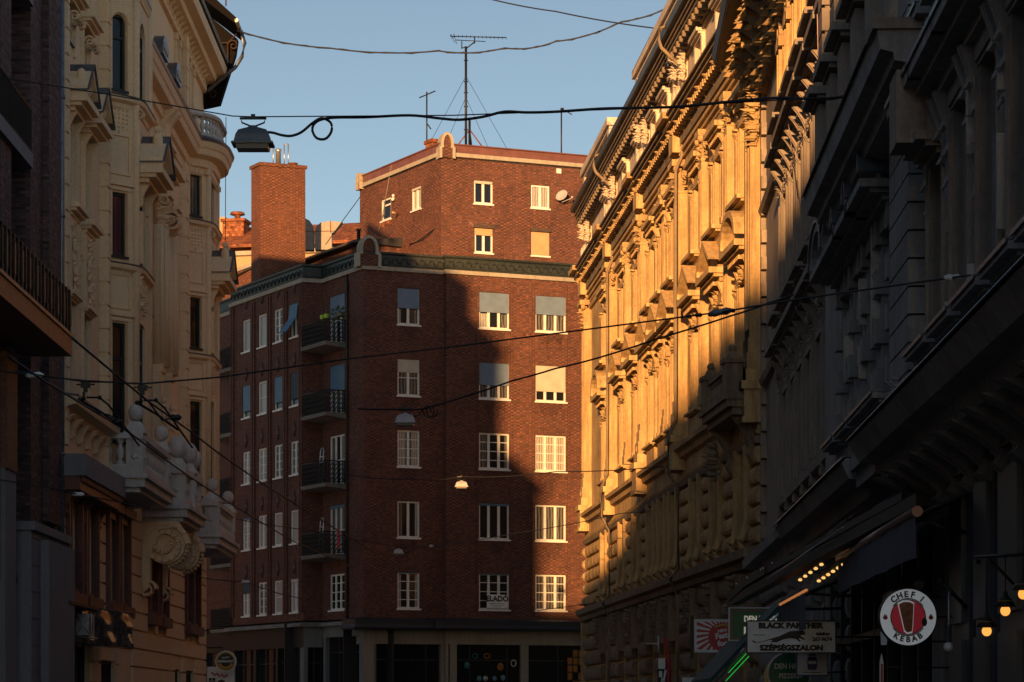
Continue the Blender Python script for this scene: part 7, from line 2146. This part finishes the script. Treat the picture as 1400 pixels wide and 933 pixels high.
# ---------------------------------------------------------------- awnings over the shops on the right
def WPx(x0, Y): return XW(Y, 4.5) - x0          # x at a distance x0 out from the near dark facade
def awning(name, label, Y0, Y1, out, zf, zb_, drop, canvas, barm, valance=True, br=.065):
    o = thing(name, (WPx(0, Y0), Y0, zf), label, 'awning')
    d = Vector((WPx(0, Y1) - WPx(0, Y0), Y1 - Y0, 0))
    def Q(t, q, z): return (d.x * t - q, d.y * t, z - zf)
    b = MB(); n = 1
    b.add([Q(0, out, zf), Q(1, out, zf), Q(1, .1, zb_), Q(0, .1, zb_), Q(0, out, zf - .03), Q(1, out, zf - .03), Q(1, .1, zb_ - .03), Q(0, .1, zb_ - .03)], [(0, 1, 2, 3), (4, 5, 6, 7), (0, 1, 5, 4), (1, 2, 6, 5), (2, 3, 7, 6), (3, 0, 4, 7)])
    link('canvas', b.mesh('canvas'), canvas, o)
    b = MB(); b.tube([Q(0, out + .03, zf), Q(1, out + .03, zf)], br, 10); link('front_bar', b.mesh('front_bar'), barm, o)
    for t in (.02, .98): link('folding_arm', MB().tube([Q(t, .1, zb_ - .5), Q(t, out * .6, (zf + zb_) / 2 - .3), Q(t, out, zf - .04)], .025, 5).mesh('folding_arm'), M_navymetal, o)
    if valance:
        b = MB(); n = 26; v = []
        for k in range(n + 1):
            t = k / n; w_ = .008 * math.sin(k * 1.4); v.append(Q(t, out + .06 + w_, zf - .04)); v.append(Q(t, out + .05 + w_ * 1.6, zf - drop - .008 * math.sin(k * .8)))
        b.add(v, [(2 * k, 2 * k + 2, 2 * k + 3, 2 * k + 1) for k in range(n)], True); link('valance', b.mesh('valance'), M_navystripe, o)
    return o
awning('awning', 'dark awning with pinkish roller bar and hanging striped valance above the kebab sign', 36.2, 27.6, .72, 3.86, 4.12, .52, M_navy, M_pink)
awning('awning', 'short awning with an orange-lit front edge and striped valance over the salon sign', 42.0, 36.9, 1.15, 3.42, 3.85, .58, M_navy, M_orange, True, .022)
awning('awning', 'small plain valance strip in the shade below the kebab awning', 33.5, 30.2, .35, 3.15, 3.5, .25, M_navy, M_navymetal, False)
# teal awning of the pizzeria with green light tubes
Xa, _, Za = PW(1066, 826, 44.5); Xb, _, Zb = PW(972, 927, 46)
o = thing('teal_awning', (Xa, 44.5, Za), 'teal sloping pizzeria awning edged with green light tubes', 'awning')
dv = Vector((Xb - Xa, 1.5, Zb - Za))
b = MB(); b.add([(0, 0, 0), dv, dv + Vector((0, 5, 0)), (0, 5, 0), (0, 0, -.09), dv + Vector((0, 0, -.09)), dv + Vector((0, 5, -.09)), (0, 5, -.09)], [(0, 1, 2, 3), (4, 5, 6, 7), (0, 1, 5, 4), (1, 2, 6, 5), (2, 3, 7, 6), (3, 0, 4, 7)]); link('canvas', b.mesh('canvas'), M_teal, o)
b = MB(); b.tube([(.0, -.04, -.16), dv + Vector((0, -.04, -.16))], .022, 6); b.tube([dv + Vector((-.1, 0, -.1)), dv + Vector((-.05, 0, -1.2))], .03, 5); link('frame', b.mesh('frame'), M_alu, o)
for (t0, t1, off_) in ((.02, .2, .16), (.18, .32, .24), (.52, .84, .24), (.58, .92, .34)):
    p0, p1 = dv * t0, dv * t1; v = Vector((off_ * .5, -.1, -off_ * .5)); link('light_tube', MB().tube([p0 + v, p1 + v], .009, 5).mesh('light_tube'), M_led, o)
# retracted cassette awning: long navy box with knuckles
P0, P1 = Vector(PW(1004, 822, 44)), Vector(PW(1262, 683, 29.5))
o = thing('cassette_awning', P0, 'long retracted navy cassette awning above the pizzeria and salon signs', 'awning')
d = P1 - P0
def rod(b, p, q, w_, h_):
    """square bar between two points"""
    p, q = Vector(p), Vector(q); s_ = Vector((q.y - p.y, p.x - q.x, 0)).normalized() * w_; u_ = Vector((0, 0, h_))
    b.add([p - s_ - u_, p + s_ - u_, p + s_ + u_, p - s_ + u_, q - s_ - u_, q + s_ - u_, q + s_ + u_, q - s_ + u_], [(0, 1, 2, 3), (4, 5, 6, 7), (0, 1, 5, 4), (1, 2, 6, 5), (2, 3, 7, 6), (3, 0, 4, 7)])
b = MB(); rod(b, (0, 0, 0), d, .09, .08); link('cassette', b.mesh('cassette'), M_navymetal, o)
b = MB(); rod(b, d * .23 + Vector((-.05, 0, .17)), d * .95 + Vector((-.05, 0, .13)), .05, .05); rod(b, d * .1 + Vector((-.07, 0, .15)), d * .27 + Vector((-.07, 0, .17)), .06, .065); rod(b, d * .0 + Vector((-.05, 0, .06)), d * .12 + Vector((-.05, 0, .14)), .06, .06); link('folded_arm', b.mesh('folded_arm'), M_navymetal, o)
for t in (.08, .16, .255, .27, .33): link('rivet', MB().ball(d * t + Vector((-.16, -.1, .2)), .018).mesh('rivet'), M_signw, o)
b = MB(); b.tube([d * .3 + Vector((-.16, -.1, -.02)), d * .72 + Vector((-.16, -.1, .12))], .012, 5); link('edge_strip', b.mesh('edge_strip'), M_alu, o)
for k, (a, c, lab) in enumerate((((1085, 771, 40), (1225, 666, 31), 'thin blue steel rod under the stone belt course, the longer and lower of two'), ((1124, 737, 40), (1212, 669, 34), 'thin blue steel rod under the stone belt course, the shorter upper one'))):
    p, q = Vector(PW(*a)), Vector(PW(*c))
    if k == 0: q = Vector(PW(1288, 633, 29))
    o = thing('steel_rod', p, lab, 'steel rod')
    b = MB(); b.tube([(0, 0, 0), q - p], .022, 6); link('rod', b.mesh('rod'), M_bluebar, o)
    b = MB(); b.tube([(q - p) * .45 + Vector((0, 0, -.04)), (q - p) * .45 + Vector((0, 0, .05))], .035, 6); b.tube([q - p, q - p + Vector((.3, 0, .02))], .02, 5); b.tube([(0, 0, 0), (.5, 0, 0.02)], .02, 5); link('clamp', b.mesh('clamp'), M_navymetal, o)
# rows of warm spot lights under the awnings
SPOTS = [((1094, 793), (1101, 788), (1108, 783), (1116, 777.5), (1123, 772)), ((1119.5, 794.5), (1126, 790), (1132, 786), (1139, 781.5), (1145.5, 777), (1153, 772))]
for r_, row in enumerate(SPOTS):
    p0 = Vector(PW(row[0][0], row[0][1], 39.5 - r_)); p1 = Vector(PW(row[-1][0], row[-1][1], 36.5 - r_))
    o = thing('light_strip', p0, ['strip of five warm spotlights under the navy awning', 'strip of six warm spotlights nearer the pinkish awning bar'][r_], 'light strip')
    b = MB(); rod(b, (0, 0, .05), p1 - p0 + Vector((0, 0, .05)), .03, .02); b.tube([(p1 - p0) * .1 + Vector((0, 0, .05)), (p1 - p0) * .1 + Vector((.9, .1, .3))], .012, 4); link('rail', b.mesh('rail'), M_black, o)
    for k in range(len(row)):
        c = (p1 - p0) * (k / (len(row) - 1)); b = MB(); b.ball(c, .034, .034, .024, 8, 6); link('spotlight', b.mesh('spotlight'), M_spot, o)
# ---------------------------------------------------------------- small things on the cream building's ground floor
xq, zq = CW.x(112, .5), CW.z(112, 871, .5)
def cream_thing(name, px, py, out, label, cat): 
    x = CW.x(px, out); p = CW.at(x, out); return thing(name, (p.x, p.y, CW.z(px, py, out)), label, cat, None, CW.th)
o = cream_thing('aircon_unit', 104, 872, .2, 'outdoor air conditioner on a wire bracket beside the hanging banner', 'air conditioner')
b = MB(); b.box(-.1, .75, -.35, -.02, .06, .62); link('casing', b.mesh('casing'), M_acw, o)
b = MB(); b.lathe([(.22, -.36), (.24, -.36), (.24, -.34), (.22, -.34)], 20, (.22, 0, .34), axis='y')
for k in range(5): b.tube([(.22 + .22 * math.cos(k * .63), -.36, .34 + .22 * math.sin(k * .63)), (.22 - .22 * math.cos(k * .63), -.36, .34 - .22 * math.sin(k * .63))], .006, 4)
link('fan_grille', b.mesh('fan_grille'), M_iron, o)
b = MB(); b.tube([(-.15, -.42, .64), (-.15, -.42, 0), (-.15, .1, .02)], .018, 5); b.tube([(-.15, -.02, .6), (-.15, -.42, .02)], .016, 5); b.tube([(-.15, -.42, .6), (-.15, -.0, .04)], .012, 5); b.tube([(.8, -.42, 0), (.8, .1, .02)], .018, 5); b.tube([(-.15, -.42, 0), (.8, -.42, 0)], .018, 5); link('bracket', b.mesh('bracket'), M_alu, o)
x0, x1 = CW.x(112, .35), CW.x(146, .2)
p = CW.at(x0, .35)
o = thing('banner', (p.x, p.y, CW.z(112, 880, .35)), 'shiny dark printed banner reflecting orange light above the corner shop', 'banner', None, CW.th + R(-7))
h = CW.z(112, 830, .35) - CW.z(112, 880, .35)
M_banner, nt, bs = new_mat('banner_print')
tc = node(nt, 'ShaderNodeTexCoord'); nz = node(nt, 'ShaderNodeTexNoise', Scale=3.0, Detail=4.0); nt.links.new(tc.outputs['Object'], nz.inputs['Vector'])
nt.links.new(ramp(nt, nz.outputs['Fac'], .48, .62, (.02, .022, .035), (.10, .11, .14)), bs.inputs['Base Color']); bs.inputs['Roughness'].default_value = .12
b = MB(); n, m_ = 14, 6; W_ = x1 - x0; v = []
for j in range(m_ + 1):
    for i in range(n + 1): v.append((W_ * i / n, -.03 * math.sin(i * 1.1 + j * .5) - .02 * math.sin(j * 2.0), h * j / m_))
b.add(v, [(j * (n + 1) + i, j * (n + 1) + i + 1, (j + 1) * (n + 1) + i + 1, (j + 1) * (n + 1) + i) for j in range(m_) for i in range(n)], True)
link('sheet', b.mesh('sheet'), M_banner, o)
b = MB(); b.tube([(0, 0, h + .02), (W_, 0, h + .02)], .02, 5); b.tube([(0, 0, -.02), (W_, 0, -.02)], .02, 5); link('rail', b.mesh('rail'), M_iron, o)
o = cream_thing('shop_plate', 77, 933, .2, 'pale grey stone-coloured shop panel beside the air conditioner', 'panel')
b = MB(); xx = CW.x(92, .2) - CW.x(77, .2); b.box(0, xx, -.12, .12, -.5, CW.z(80, 826, .2) - CW.z(80, 933, .2)); link('panel', b.mesh('panel'), M_grey, o)
b = MB(); b.box(-.1, x1 - CW.x(77, .2), -.35, .15, CW.z(80, 826, .2) - CW.z(80, 933, .2), CW.z(80, 822, .2) - CW.z(80, 933, .2)); link('ledge', b.mesh('ledge'), M_iron, o)
